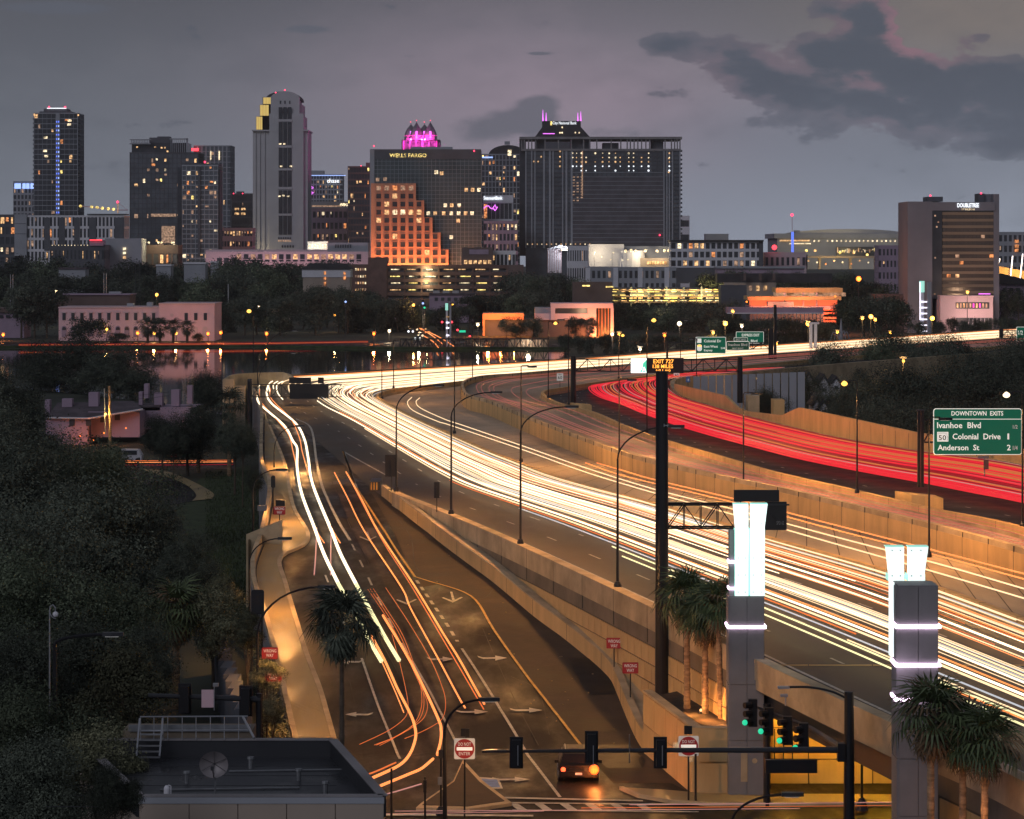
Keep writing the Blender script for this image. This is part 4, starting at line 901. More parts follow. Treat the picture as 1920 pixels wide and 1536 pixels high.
for bx, by, zb, hx, hy, lb, lit, pw in ((852, 813, ZD+.6, 862, 640, 'straight thin lamp pole on the median barrier nearest the left bend', None, 1350), (977, 866, ZD+.6, 991, 688, 'straight lamp pole on the median barrier above the third curved lamp', None, 3510),
        (1161, 861, ZE, 1178, 713, 'straight lamp pole at the foot of the tall tan wall', None, 3510), (1028, 747, ZE+.7, 1036, 605, 'tall lamp with bright yellow head left of the truss gantry', 'lamp_sodium', 1800),
        (1066, 759, ZE+.7, 1057, 600, 'tall dark pole against the left gantry post', None, 0), (1213, 811, ZE+.7, 1219, 599, 'tall lamp with bright yellow head rising past the white sign box', 'lamp_sodium', 4050),
        (1394, 935, ZD+.3, 1411, 739, 'straight lamp pole directly above the tall glass pylon', None, 4050), (1607, 925, ZE+.7, 1592, 717, 'straight lamp with glowing yellow head above the red lanes', 'lamp_sodium', 4590),
        (1742, 1045, ZD+.6, 1763, 786, 'straight lamp pole in front of the downtown exits sign', None, 4320), (1917, 988, ZE+.7, 1897, 738, 'straight lamp pole at the right edge of the picture', 'lamp_white', 3240),
        (716, 749, ZD+.6, 720, 668, 'thin lamp pole by the rounded start of the median barrier', None, 1050), (738, 729, ZD+.6, 742, 640, 'thin pole on the far lanes left of the first curved lamp', None, 750), (788, 727, ZD+.6, 792, 648, 'thin pole on the far lanes in front of the lake', None, 750),
        (886, 712, ZD+.6, 890, 620, 'thin pole on the far lanes below the lake bridge', None, 750), (1160, 711, ZE, 1163, 628, 'lamp with pale yellow head just above the truss gantry', 'lamp_sodium', 1050),
        (1276, 700, ZE, 1282, 600, 'thin dark pole behind the message board', None, 750), (1306, 715, ZE, 1300, 636, 'dark pole with drooping arm left of the Colonial sign', None, 600)):
    lamp(bx, by, zb, hx, hy, lb, straight=True, r=.075, lit=lit, power=pw, hr=.24)
# left side lamps, standing on low ground beside the ramp
for bx, hx, hy, ys, Y, lb, lit, pw, r in ((483, 548, 620, 700, 380, 'tall lamp with a long arm over the lake at the left bend, upper arm', None, 1800, .1), (485, 546, 662, 715, 372, 'tall lamp with a lower arm at the left bend', None, 0, .08),
        (514, 556, 799, 845, 262, 'curved-arm lamp over the start of the left ramp lane', None, 3600, .08), (474, 520, 881, 920, 215, 'curved-arm lamp on the left walkway below the bend', None, 1500, .08),
        (468, 524, 1010, 1055, 178, 'curved-arm lamp over the beige wing wall', None, 1900, .08), (483, 600, 1101, 1190, 142, 'large curved-arm lamp left of the tall palm crown', None, 3800, .1)):
    lamp(bx, None, 0, hx, hy, lb, Y=Y, ys=ys, lit=lit, power=pw, r=r)
lamp(475, None, 0, 470, 583, 'lamp with a large yellow glow above the left bend', Y=640, straight=True, lit='lamp_sodium', power=2500, r=.12, hr=.5)
# near lamps at the bottom
lamp(834, None, 0, 903, 1312, 'black curved-arm lamp in front of the left do not enter sign', Y=121, ys=1372, power=1600, r=.11, lit=None)
lamp(1372, None, 0, 1470, 1490, 'black curved-arm lamp at the bottom edge under the planter', Y=112, ys=1545, power=0, r=.10)
lamp(93, None, 0, 105, 1160, 'small white hooked camera lamp in the left trees', Y=118, ys=1145, r=.045, col='aluminium', head=False)
T = Thing('camera_dome', 'white dome camera hanging from the hooked pole in the left trees', 'camera', (X(104, 118), 118, Z(1158, 118))); q = (X(104, 118), 118, Z(1152, 118)); T.add('dome', MB().ball(q, .12), 'wall_white'); T.add('hook', MB().tube([(X(93, 118), 118, Z(1150, 118)), (X(94, 118), 118, Z(1138, 118)), (X(99, 118), 118, Z(1134, 118)), (X(104, 118), 118, Z(1140, 118)), q], .03, 6), 'aluminium')
lamp(103, None, 0, 197, 1190, 'dark lamp arm reaching right out of the left tree crowns', Y=119, ys=1208, r=.14)
# distant lamps: position, colour, depth
far = [(1515, 607, 640, 'lamp_sodium', 'yellow lamp in front of the pale tapering pillar'), (1617, 597, 760, 'lamp_sodium', 'small yellow lamp left of the fountain-side cluster'), (1633, 594, 760, 'lamp_sodium', 'bright yellow lamp, middle of the fountain-side cluster'),
       (1641, 600, 740, 'lamp_sodium', 'yellow lamp, right of the fountain-side cluster'), (1748, 597, 800, 'lamp_sodium', 'yellow lamp right of the white-runged pillar'), (1610, 523, 900, 'lamp_orange', 'deep orange lamp with the strongest glow above the right trees'),
       (1374, 584, 820, 'lamp_sodium', 'yellow lamp left of the entrance portico'), (1360, 607, 640, 'lamp_sodium', 'yellow lamp above the Colonial sign'), (1391, 612, 700, 'lamp_white', 'small pale lamp above the express exit sign'), (1161, 627, 620, 'lamp_sodium', 'bright lamp right of the orange-lit office'),
       (1148, 627, 640, 'lamp_white', 'white lamp at the corner of the orange-lit office'), (1246, 629, 640, 'lamp_orange', 'small red-orange lamp above the message board'), (1200, 655, 560, 'lamp_white', 'low bright lamp just over the far lanes'), (1423, 716, 420, 'lamp_sodium', 'small lamp before the grey panel wall'),
       (1694, 677, 400, 'lamp_sodium', 'oval yellow lamp among the right tree crowns'), (1814, 548, 860, 'lamp_sodium', 'yellow lamp in front of the hotel podium'), (1898, 628, 720, 'lamp_sodium', 'yellow lamp over the far right lanes'), (485, 576, 900, 'lamp_white', 'pale lamp just behind the large yellow one at the left'),
       (628, 590, 900, 'lamp_sodium', 'yellow lamp in the dark trees behind the lake'), (638, 566, 1000, 'lamp_sodium', 'lamp with a vertical post glow behind the lake trees'), (775, 572, 900, 'lamp_sodium', 'yellow lamp left of the slim runged pillar'), (118, 627, 815, 'lamp_orange', 'large red-orange lamp before the pink building, left end'),
       (105, 547, 960, 'lamp_white', 'pale lamp over the roof left of the pink building'), (294, 553, 900, 'lamp_sodium', 'yellow lamp over the roof of the pink building'), (414, 624, 800, 'lamp_orange', 'red-orange lamp right of the pink building'), (500, 626, 800, 'lamp_orange', 'orange lamp on the lake shore by the large yellow lamp'),
       (701, 626, 790, 'lamp_orange', 'orange lamp alone on the dark lake shore'), (258, 625, 800, 'lamp_orange', 'orange lamp between the small round palms'), (390, 626, 800, 'lamp_orange', 'orange lamp at the right end of the pink building'), (6, 628, 815, 'lamp_orange', 'red-orange lamp at the left picture edge'),
       (896, 609, 800, 'lamp_white', 'pale lamp left of the orange bank canopy'), (1313, 534, 1200, 'lamp_white', 'white lamp over the yellow-lit parking garage'), (289, 625, 800, 'lamp_sodium', 'small amber lamp between the round palms'), (330, 625, 800, 'lamp_sodium', 'small amber lamp right of the round palms'),
       (200, 617, 800, 'lamp_sodium', 'small amber lamp in the tree before the pink building'), (1274, 607, 760, 'lamp_white', 'white lamp in the dark trees right of the yellow star lamp'), (1337, 624, 700, 'lamp_sodium', 'dim lamp beside the Colonial sign'), (730, 621, 800, 'lamp_white', 'white headlamp glow on the far shore road'),
       (1455, 645, 560, 'lamp_sodium', 'small lamp over the far lanes right of the express sign'), (1570, 623, 720, 'lamp_sodium', 'small lamp by the fountain'), (1669, 624, 720, 'lamp_sodium', 'small lamp under the hotel trees'), (848, 572, 950, 'lamp_sodium', 'amber street lamp at the far junction')]
for px, py, Y, m, lb in far:
    x, z = X(px, Y), Z(py, Y); T = Thing('street_lamp', lb, 'street lamp', (x, Y, 0)); big = py in (523, 594, 607) or px in (118, 1748, 1515)
    T.add('pole', MB().tube([(x, Y+.3, 0), (x, Y+.3, z+.3)], .11, 5), 'steel_dark'); hh = T.add('lamp_head', MB().box(x-.5, x+.5, Y-.1, Y+.5, z+.35, z+.6), 'steel_dark')
    T.add('lens', MB().ball((x, Y, z), (.66 if big else .42)*Y/800*(1.1 if py == 523 else 1), 8, 5), m, parent=hh)  # lens ball oversized so that its shape holds the lamp's glow
    c = {'lamp_sodium': (1, .5, .15), 'lamp_orange': (1, .25, .06), 'lamp_white': (1, .75, .45)}[m]
    point(T, (x, Y-1.2, z), 1600 if big else 700, c, .3)
# ================================================================ GANTRIES AND SIGNS
def truss(T, xa, xb, y, z0, z1, n, m='steel_dark', r=.06, d=1.0, front_only=False):
    for yy in ((y,) if front_only else (y, y+d)):
        for z in (z0, z1): T.add('chord', MB().tube([(xa, yy, z), (xb, yy, z)], r, 5), m)
        for i in range(n):
            a, c = xa+(xb-xa)*i/n, xa+(xb-xa)*(i+1)/n
            up_ = i % 2 == 0; T.add('brace', MB().tube([(a, yy, z0 if up_ else z1), (c, yy, z1 if up_ else z0)], r*.6, 4), m)
            T.add('strut', MB().tube([(a, yy, z0), (a, yy, z1)], r*.5, 4), m)
    if not front_only:
        for i in range(n+1):
            a = xa+(xb-xa)*i/n
            for z in (z0, z1): T.add('cross_tie', MB().tube([(a, y, z), (a, y+d, z)], r*.5, 4), m)
Y = 350.; T = Thing('sign_gantry', 'long truss gantry over the red lanes carrying the orange message board', 'gantry', (X(1075, Y), Y, ZE))
for px, a, c in ((1075, 668, 760), (1388, 670, 764)): T.add('post', MB().lathe(X(px, Y), Y+.5, [(.34, ZE if px == 1075 else 6.8), (.32, Z(a, Y))], 10), 'steel_black')
truss(T, X(1080, Y), X(1384, Y), Y, Z(696.5, Y), Z(674, Y), 14)
T = Thing('message_board', 'black message board with glowing orange letters', 'sign', (X(1247, Y), Y-.4, Z(698, Y)))
T.add('housing', MB().box(X(1213, Y), X(1281, Y), Y-.9, Y-.1, Z(699, Y), Z(671, Y)), 'sign_back')
text(T, 'EXIT 727', 1225, 1263, 674, 681.5, Y-.92, 'led_orange', bold=.01); text(T, '138 MILES', 1224, 1262, 683.5, 690.5, Y-.92, 'led_orange', bold=.01); text(T, '(-0.1 mi)', 1230, 1257, 692, 697.5, Y-.92, 'led_orange', bold=.01)
T = Thing('exit_sign', 'overexposed white and green sign panel left of the message board', 'sign', (X(1198, Y), Y-.4, Z(698, Y)))
T.add('panel', MB().box(X(1183, Y), X(1214, Y), Y-.5, Y-.15, Z(699, Y), Z(672, Y)), 'led_white'); T.add('green_field', MB().slab([(X(1205, Y), Z(681, Y)), (X(1213.4, Y), Z(673, Y)), (X(1213.4, Y), Z(698, Y)), (X(1199, Y), Z(698, Y)), (X(1204, Y), Z(690, Y))], Y-.53, Y-.5), 'led_green')
T.add('letter_A', MB().slab([(X(1203, Y), Z(697.5, Y)), (X(1206.5, Y), Z(688, Y)), (X(1208, Y), Z(688, Y)), (X(1211.5, Y), Z(697.5, Y)), (X(1209.5, Y), Z(697.5, Y)), (X(1207.2, Y), Z(691, Y)), (X(1205, Y), Z(697.5, Y))], Y-.56, Y-.53), 'led_white')
# near gantry with the thick black column
Y = 150.; T = Thing('sign_gantry', 'thick black gantry column rising beside the planter palms', 'gantry', (X(1241, Y), Y, 0))
T.add('post', MB().lathe(X(1241, Y), Y, [(.36, 0), (.31, Z(700, Y)), (.33, Z(699, Y)), (.33, Z(696, Y))], 16), 'steel_black')
xx = X(1248, Y); T.add('tie_mark', MB().box(xx-.09, xx+.09, Y-.36, Y-.33, Z(797, Y)-.02, Z(797, Y)+.02).box(xx-.11, xx-.08, Y-.36, Y-.33, Z(800, Y), Z(794, Y)).box(xx+.08, xx+.11, Y-.36, Y-.33, Z(800, Y), Z(794, Y)), 'aluminium')
truss(T, X(1252, Y), X(1378, Y), Y, Z(991, Y), Z(947, Y), 4, 'steel_black', .05, 1.0)
Ys = 148.5; T = Thing('sign_board', 'back of a black highway sign right of the glowing fins', 'sign', (X(1450, Ys), Ys, Z(994, Ys)))
T.add('panel', MB().box(X(1434, Ys), X(1475, Ys), Ys, Ys+.12, Z(994, Ys), Z(941, Ys)), 'sign_back'); T.add('rail', MB().box(X(1436, Ys), X(1480, Ys), Ys-.06, Ys, Z(948, Ys), Z(945, Ys)).tube([(X(1446, Ys), Ys-.04, Z(965, Ys)), (X(1458, Ys), Ys-.04, Z(976, Ys))], .02, 4), 'steel_dark')
text(T, 'SPD 62', 1456, 1470, 977, 984, Ys-.01, 'steel_grey')
T = Thing('sign_board', 'upper back of a black highway sign above the glowing fins', 'sign', (X(1418, Ys), Ys, Z(940, Ys)))
T.add('panel', MB().box(X(1376, Ys), X(1461, Ys), Ys, Ys+.15, Z(940.5, Ys), Z(919, Ys)), 'sign_back')
for px in (1389, 1450): T.add('bracket', MB().tube([(X(px, Ys), Ys+.2, Z(950, Ys)), (X(px, Ys), Ys+.2, Z(925, Ys))], .04, 5), 'steel_dark')
# the big downtown sign
Y = 218.; T = Thing('exit_sign', 'large green downtown exits sign with white letters at the right edge', 'sign', (X(1833, Y), Y, Z(853, Y)))
def rrect(px0, px1, py0, py1, r, Y, d0, d1):
    x0, x1, z0, z1 = X(px0, Y), X(px1, Y), Z(py1, Y), Z(py0, Y); p = []
    for cx, cz, a0 in ((x1-r, z1-r, 0), (x0+r, z1-r, 90), (x0+r, z0+r, 180), (x1-r, z0+r, 270)):
        for k in range(4): a = math.radians(a0+30*k); p.append((cx+r*math.cos(a), cz+r*math.sin(a)))
    return MB().slab(p[::-1], Y+d0, Y+d1)
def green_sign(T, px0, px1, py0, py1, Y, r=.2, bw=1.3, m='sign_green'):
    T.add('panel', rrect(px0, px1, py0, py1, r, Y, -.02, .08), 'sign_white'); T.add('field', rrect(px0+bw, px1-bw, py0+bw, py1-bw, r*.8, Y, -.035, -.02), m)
green_sign(T, 1750, 1916, 766, 853, Y)
T.add('divider', MB().box(X(1751.5, Y), X(1914.5, Y), Y-.045, Y-.035, Z(786.6, Y), Z(785.4, Y)), 'sign_white')
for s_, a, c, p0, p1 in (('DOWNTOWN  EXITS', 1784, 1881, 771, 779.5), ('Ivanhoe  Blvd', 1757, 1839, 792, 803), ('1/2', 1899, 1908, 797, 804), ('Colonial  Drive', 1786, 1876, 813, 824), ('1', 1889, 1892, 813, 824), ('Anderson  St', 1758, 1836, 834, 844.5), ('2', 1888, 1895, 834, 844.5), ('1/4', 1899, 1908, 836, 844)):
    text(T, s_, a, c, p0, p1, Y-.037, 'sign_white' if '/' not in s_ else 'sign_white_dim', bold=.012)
T.add('route_shield', MB().slab([(X(1757, Y), Z(828, Y)), (X(1757, Y), Z(810, Y)), (X(1778, Y), Z(810, Y)), (X(1778, Y), Z(828, Y))][::-1], Y-.05, Y-.036), 'sign_white')
T.add('route_outline', MB().tube([(X(1758.5, Y), Y-.055, Z(812.5, Y)), (X(1768, Y), Y-.055, Z(812, Y)), (X(1774, Y), Y-.055, Z(812.5, Y)), (X(1777, Y), Y-.055, Z(821, Y)), (X(1776, Y), Y-.055, Z(826, Y))], .015, 4), 'sign_back'); text(T, '50', 1760, 1774, 816, 825.5, Y-.052, 'sign_back', bold=.006)
T = Thing('sign_post', 'twin black steel posts carrying the downtown exits sign', 'sign post', (X(1727, Y), Y, ZE+1)); 
for px in (1724, 1730.5): T.add('post', MB().box(X(px-2.6, Y), X(px+2.6, Y), Y+.2, Y+.5, ZE+.9, Z(770, Y)), 'steel_black')
T.add('cap', MB().box(X(1720, Y), X(1734, Y), Y+.1, Y+.6, Z(771, Y), Z(769, Y)), 'steel_dark')
for py in (788, 830): T.add('beam', MB().tube([(X(1734, Y), Y+.3, Z(py, Y)), (X(1900, Y), Y+.3, Z(py, Y))], .07, 5), 'steel_black')
T.add('brace', MB().tube([(X(1734, Y), Y+.3, Z(828, Y)), (X(1749, Y), Y+.3, Z(800, Y))], .05, 5), 'steel_black')
p = G(1846, 913, ZE); T = Thing('camera_mast', 'short mast with box camera standing in the red streaks', 'camera', tuple(p)); T.add('mast', MB().tube([p, (p.x, p.y, Z(858, p.y))], .05, 6), 'steel_grey'); T.add('camera', MB().box(p.x-.5, p.x+.35, p.y-.1, p.y+.2, Z(860, p.y), Z(856, p.y)), 'steel_grey'); T.add('cabinet', MB().box(p.x-.05, p.x+.3, p.y-.15, p.y+.15, Z(880, p.y), Z(862, p.y)), 'wall_brown')
# three green signs far off
def far_sign(px0, px1, py0, py1, Y, texts, label, posts=(), m='sign_green'):
    T = Thing('exit_sign', label, 'sign', (X((px0+px1)/2, Y), Y, Z(py1, Y))); green_sign(T, px0, px1, py0, py1, Y, .15, .7, m)
    for s_, a, c, p0, p1 in texts: text(T, s_, a, c, p0, p1, Y-.04, 'sign_white' if m == 'sign_green' else 'sign_white_dim', th=.02, bold=.01)
    for px in posts: T.add('post', MB().tube([(X(px, Y), Y+.3, ZE), (X(px, Y), Y+.3, Z(py0, Y))], .14, 6), 'steel_black')
    return T
T = far_sign(1304, 1361, 632, 663, 470, (('Colonial Dr', 1320, 1352, 637, 642), ('East-West', 1320, 1346, 647.5, 652), ('Expwy', 1320, 1336, 655, 660), ('1/4', 1352, 1359, 651, 655)), 'green Colonial Drive and East-West Expressway sign')
Y = 470; T.add('route_marker', MB().box(X(1307, Y), X(1315, Y), Y-.06, Y-.036, Z(643, Y), Z(635, Y)), 'sign_white'); T.add('route_marker', rrect(1307, 1316, 646, 658.5, .3, Y, -.06, -.036), 'sign_white'); T.add('route_band', MB().box(X(1308, Y), X(1315, Y), Y-.075, Y-.06, Z(650, Y), Z(647, Y)), 'led_orange')
far_sign(1362, 1405, 640, 657, 450, (('Ivanhoe Blvd', 1366, 1401, 644, 649), ('NEXT RIGHT', 1373, 1394, 652, 655)), 'dim green Ivanhoe Boulevard sign overlapping the express exit sign', (), 'sign_green_dim')
far_sign(1380, 1432, 622, 644, 520, (('EXPRESS EXIT', 1391, 1424, 626, 631), ('Blvd', 1408, 1420, 637, 641.5)), 'green express exit sign with a white arrow, uppermost of three')
T = Thing('exit_plate', 'small dim exit number plate left of the express exit sign', 'sign', (X(1390, 455), 455, Z(640, 455))); green_sign(T, 1376, 1402, 633, 640, 456, .1, .5, 'sign_green_dim'); text(T, 'EXIT 84 B', 1380, 1398, 635, 638.5, 455.95, 'sign_white_dim')
Y = 500; T = Thing('sign_gantry', 'dark truss gantry holding the three distant green signs', 'gantry', (X(1445, Y), Y, ZE)); 
T.add('post', MB().box(X(1441, Y), X(1450, Y), Y-.2, Y+.5, 0, Z(617, Y)), 'steel_black'); T.add('post', MB().box(X(1249, Y), X(1253, Y), Y, Y+.5, ZE, Z(640, Y)), 'steel_black'); T.add('post', MB().box(X(1451, Y), X(1456, Y), Y-.2, Y+.5, 0, Z(572, Y)), 'steel_black')
truss(T, X(1252, Y), X(1444, Y), Y+.6, Z(655, Y), Z(643, Y), 12, 'steel_dark', .07)
far_sign(1906, 1930, 613, 640, 600, (('1/2', 1909, 1918, 620, 628),), 'green sign cut by the right picture edge'); 
Y = 610; T = Thing('sign_gantry', 'dark gantry post and truss at the far right lanes', 'gantry', (X(1877, Y), Y, ZE)); T.add('post', MB().box(X(1874, Y), X(1881, Y), Y, Y+.6, 0, Z(616, Y)), 'steel_black'); truss(T, X(1881, Y), X(1925, Y), Y, Z(631, Y), Z(620, Y), 5, 'steel_dark', .07)
# diamond warning, speed limits, hospital/route markers
def small_sign(px0, px1, py0, py1, by, zb, label, lines, m='sign_white_dim', diamond=False, Y=None, tm='sign_back', th=.05, postr=.035, name='road_sign'):
    Y = Y or (H-zb)*S/(by-HY); T = Thing(name, label, 'sign', (X((px0+px1)/2, Y), Y, zb)); cx, cz = (px0+px1)/2, (py0+py1)/2
    if diamond: T.add('panel', MB().slab([(X(cx, Y), Z(py0, Y)), (X(px1, Y), Z(cz, Y)), (X(cx, Y), Z(py1, Y)), (X(px0, Y), Z(cz, Y))], Y-.03, Y), m)
    else: T.add('panel', rrect(px0, px1, py0, py1, .05, Y, -.03, 0), m)
    T.add('post', MB().tube([(X(cx, Y), Y+.06, zb), (X(cx, Y), Y+.06, Z(py0+2, Y))], postr, 6), 'steel_black')
    for s_, a, c, p0, p1 in lines: text(T, s_, a, c, p0, p1, Y-.031, tm, th=.01, bold=.006)
    return T
small_sign(1536, 1550, 650, 664, 671, ZE, 'dark diamond warning sign beside the far lanes', (), 'sign_back', True)
small_sign(1044, 1056, 700, 714, 728, ZE, 'speed limit 60 sign left of the truss gantry post', (('60', 1046, 1054, 705, 711), ('SPEED', 1047, 1053, 701.5, 703.5)))
small_sign(1263, 1274, 699, 709, 716, ZE, 'speed limit 60 sign below the message board', (('60', 1265, 1272, 701, 706),))
small_sign(1286, 1294, 706, 717, 728, ZE, 'small blue and white interstate shield before the panel wall', (('4', 1289, 1292, 710, 715),), 'paint_blue', tm='sign_white_dim')
small_sign(1304, 1308, 633, 641, 700, ZE, 'tiny hospital H marker beside the Colonial sign', (('H', 1304.5, 1307.5, 634, 640),), Y=468)
# black sign backs on the parapet
for px0, px1, py0, py1, by, lb, ps in ((722, 745, 853, 894, 920, 'broad black sign back on two posts by the first curved lamp', (734,)), (814, 824, 904, 934, 960, 'narrow black sign back on one post beside the second curved lamp', (819,))):
    zb = ZD+.8; Y = (H-zb)*S/(by-HY); T = Thing('sign_board', lb, 'sign', (X(ps[0], Y), Y, zb)); T.add('panel', MB().box(X(px0, Y), X(px1, Y), Y-.03, Y+.03, Z(py1, Y), Z(py0, Y)), 'sign_back')
    for q in ps: T.add('post', MB().tube([(X(q, Y), Y-.06, zb), (X(q, Y), Y-.06, Z(py0+8, Y))], .04, 6), 'steel_black')
# black box sign over the left bend
Y = 372.; T = Thing('sign_board', 'large black sign back hanging over the bright left bend', 'sign', (X(579, Y), Y, Z(748, Y))); T.add('panel', MB().box(X(543, Y), X(616, Y), Y, Y+.2, Z(748, Y), Z(720, Y)), 'sign_back'); T.add('upper_panel', MB().box(X(542, Y), X(583, Y), Y+.1, Y+.3, Z(719, Y), Z(708, Y)), 'sign_back'); T.add('upper_panel', MB().box(X(596, Y), X(607, Y), Y+.1, Y+.3, Z(719, Y), Z(708, Y)), 'sign_back')
T = Thing('sign_gantry', 'thin truss holding the black sign at the left bend', 'gantry', (X(468, Y), Y, 0)); truss(T, X(470, Y), X(640, Y), Y+.4, Z(745, Y), Z(722, Y), 9, 'steel_dark', .05); T.add('post', MB().tube([(X(468, Y), Y+.6, 0), (X(468, Y), Y+.6, Z(715, Y))], .3, 8), 'steel_black')
# wrong way signs
for px0, px1, py0, py1, by, Y, lb in ((1137, 1166, 1196, 1216, 1258, 160, 'wrong way sign on the low ramp wall, upper left of the right pair'), (1167, 1197, 1242, 1263, 1308, 152.5, 'wrong way sign on the low ramp wall, lower right of the right pair'),
        (491, 521, 1214, 1236, 1300, 150, 'wrong way sign over the left walkway, clearer of the two'), (497, 528, 1257, 1278, 1330, 146, 'wrong way sign half hidden by leaves at the left walkway')):
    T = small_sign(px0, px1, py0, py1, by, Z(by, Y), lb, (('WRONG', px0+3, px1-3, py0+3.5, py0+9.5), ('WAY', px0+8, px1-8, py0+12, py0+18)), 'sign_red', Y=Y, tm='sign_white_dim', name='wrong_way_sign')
T = small_sign(513, 535, 950, 965, 990, zr(215)+.5, 'distant wrong way sign on the left walkway under a black box', (('WRONG', 515, 533, 951.5, 956.5), ('WAY', 519, 529, 958.5, 963.5)), 'sign_red', Y=213, tm='sign_white_dim', name='wrong_way_sign')
T.add('upper_box', MB().box(X(517, 213), X(534, 213), 213, 213.2, Z(949, 213), Z(938, 213)), 'sign_back')
# do not enter signs
def dne(px, py, r, Y, zb, label):
    T = Thing('do_not_enter_sign', label, 'sign', (X(px, Y), Y, zb)); T.add('panel', rrect(px-r, px+r, py-r, py+r, .06, Y, -.02, .01), 'sign_white_dim')
    x, z, R_ = X(px, Y), Z(py, Y), r*.94/S*Y
    T.add('disc', MB().slab([(x+R_*math.cos(-a*math.pi/16), z+R_*math.sin(-a*math.pi/16)) for a in range(32)], Y-.035, Y-.02), 'sign_red')
    T.add('bar', MB().box(x-R_*.8, x+R_*.8, Y-.045, Y-.035, z-R_*.16, z+R_*.16), 'sign_white')
    text(T, 'DO NOT', px-r*.62, px+r*.62, py-r*.60, py-r*.28, Y-.037, 'sign_white_dim'); text(T, 'ENTER', px-r*.55, px+r*.55, py+r*.32, py+r*.62, Y-.037, 'sign_white_dim')
    T.add('post', MB().tube([(x, Y+.06, zb), (x, Y+.06, Z(py-r, Y))], .045, 6), 'steel_black'); return T
T = dne(871, 1404, 19.5, 128.5, .15, 'do not enter sign on the traffic island, left of two'); Y = 128.5; T.add('small_board', MB().box(X(864, Y), X(873, Y), Y, Y+.05, Z(1381, Y), Z(1366, Y)).box(X(873, Y), X(880, Y), Y+.1, Y+.15, Z(1383, Y), Z(1367, Y)), 'sign_back')
T = dne(1291, 1399, 19, 132.5, .1, 'do not enter sign before the planter, partly behind the signal arm'); Y = 132.5; T.add('small_board', MB().box(X(1283, Y), X(1290, Y), Y, Y+.05, Z(1377, Y), Z(1361, Y)).box(X(1290, Y), X(1298, Y), Y+.1, Y+.15, Z(1378, Y), Z(1362, Y)), 'sign_back')
T.add('second_post', MB().tube([(X(1304, Y), Y-.1, .1), (X(1304, Y), Y-.1, Z(1413, Y))], .055, 6), 'steel_black')
T = small_sign(822, 831, 1406, 1422, 1505, .15, 'small black box sign on the pole left of the do not enter sign', (), 'sign_back', Y=129, postr=.05)
T.add('pole_base', MB().lathe(X(826.5, 129), 129.06, [(.22, .15), (.2, .4), (.1, .55)], 8), 'steel_black'); T.add('button_box', MB().box(X(821, 129), X(829, 129), 128.9, 129, Z(1471, 129), Z(1457, 129)), 'steel_grey')
for px, yt, lb in ((734, 1441, 'thin dark bollard post at the bottom, left of two'), (797, 1457, 'thin dark post with a small box at the bottom, right of two')):
    Y = 122; T = Thing('post', lb, 'post', (X(px, Y), Y, 0)); T.add('shaft', MB().tube([(X(px, Y), Y, 0), (X(px, Y), Y, Z(yt, Y))], .05, 6), 'steel_black')
    if px == 797: T.add('box', MB().box(X(px-3, Y), X(px+3, Y), Y-.12, Y+.05, Z(1485, Y), Z(1462, Y)), 'steel_black')
T = small_sign(319, 331, 846, 857, 886, 0, 'small red stop sign on the local street at the left', (('STOP', 320.5, 329.5, 849.5, 853.5),), 'sign_red', tm='sign_white_dim', name='stop_sign')
T = small_sign(342, 356, 852.5, 856, 886, 0, 'little pale street name blade right of the stop sign', (), 'sign_green_dim')
# ================================================================ TRAFFIC SIGNALS
def head(T, x, z, Y, m=1., back=True, green=False, face=-1):
    s_ = .34*m
    h_ = T.add('signal_head', MB().box(x-s_*.62, x+s_*.62, Y-.14, Y+.14, z-s_*1.9, z+s_*1.9), 'steel_black')
    if not green: T.add('backplate', MB().box(x-s_*.95, x+s_*.95, Y-.02+.16, Y+.02+.16, z-s_*2.25, z+s_*2.25), 'steel_black', parent=h_)
    if green:
        for k in (-1, 0, 1): T.add('visor', MB().tube([(x-.1, Y-.16, z+k*.4*m), (x-.42*m, Y-.34, z+k*.4*m)], .15*m, 8), 'steel_black', parent=h_)
        T.add('green_lens', MB().ball((x-.40*m, Y-.38, z-.40*m), .14*m), 'lit_greenpt', parent=h_)
    return h_
Y = 117.; xm_ = X(1592, Y); T = Thing('traffic_signal_mast', 'thick black signal mast at lower right with two long arms', 'traffic signal', (xm_, Y, 0))
T.add('mast', MB().lathe(xm_, Y, [(.3, -.5), (.24, .4), (.19, Z(1297, Y))], 12), 'steel_black'); T.add('mast_arm', MB().tube([(X(904, Y), Y, Z(1409, Y)), (X(1200, Y), Y, Z(1407, Y)), (X(1578, Y), Y, Z(1406, Y))], [.055, .09, .13], 8), 'steel_dark')
T.add('arm_bracket', MB().box(X(1570, Y), X(1584, Y), Y-.22, Y+.22, Z(1427, Y), Z(1393, Y)), 'steel_black')
T.add('mast_arm', MB().tube([(X(1578, Y), Y+.3, Z(1404, Y)), (X(1520, Y+8), Y+8, Z(1365, Y+8)), (X(1412, 133), 133, Z(1324, 133))], [.14, .1, .06], 8), 'steel_dark')
ax = smooth([(xm_, Y, Z(1312, Y)), (X(1560, Y), Y, Z(1297, Y)), (X(1520, Y), Y, Z(1289, Y)), (X(1478, Y), Y, Z(1288.5, Y))], 5); T.add('lamp_arm', MB().tube(ax, .045, 6), 'steel_black'); hh = T.add('lamp_head', MB().box(X(1458, Y), X(1480, Y), Y-.14, Y+.14, Z(1291, Y), Z(1287, Y)), 'aluminium')
for px in (968, 1109, 1238): head(T, X(px, Y), Z(1411 if px != 1109 else 1400, Y), Y-.2, .82); T.add('clamp', MB().tube([(X(px+3, Y), Y-.4, Z(1395, Y)), (X(px+3, Y), Y-.4, Z(1432, Y))], .02, 5), 'aluminium')
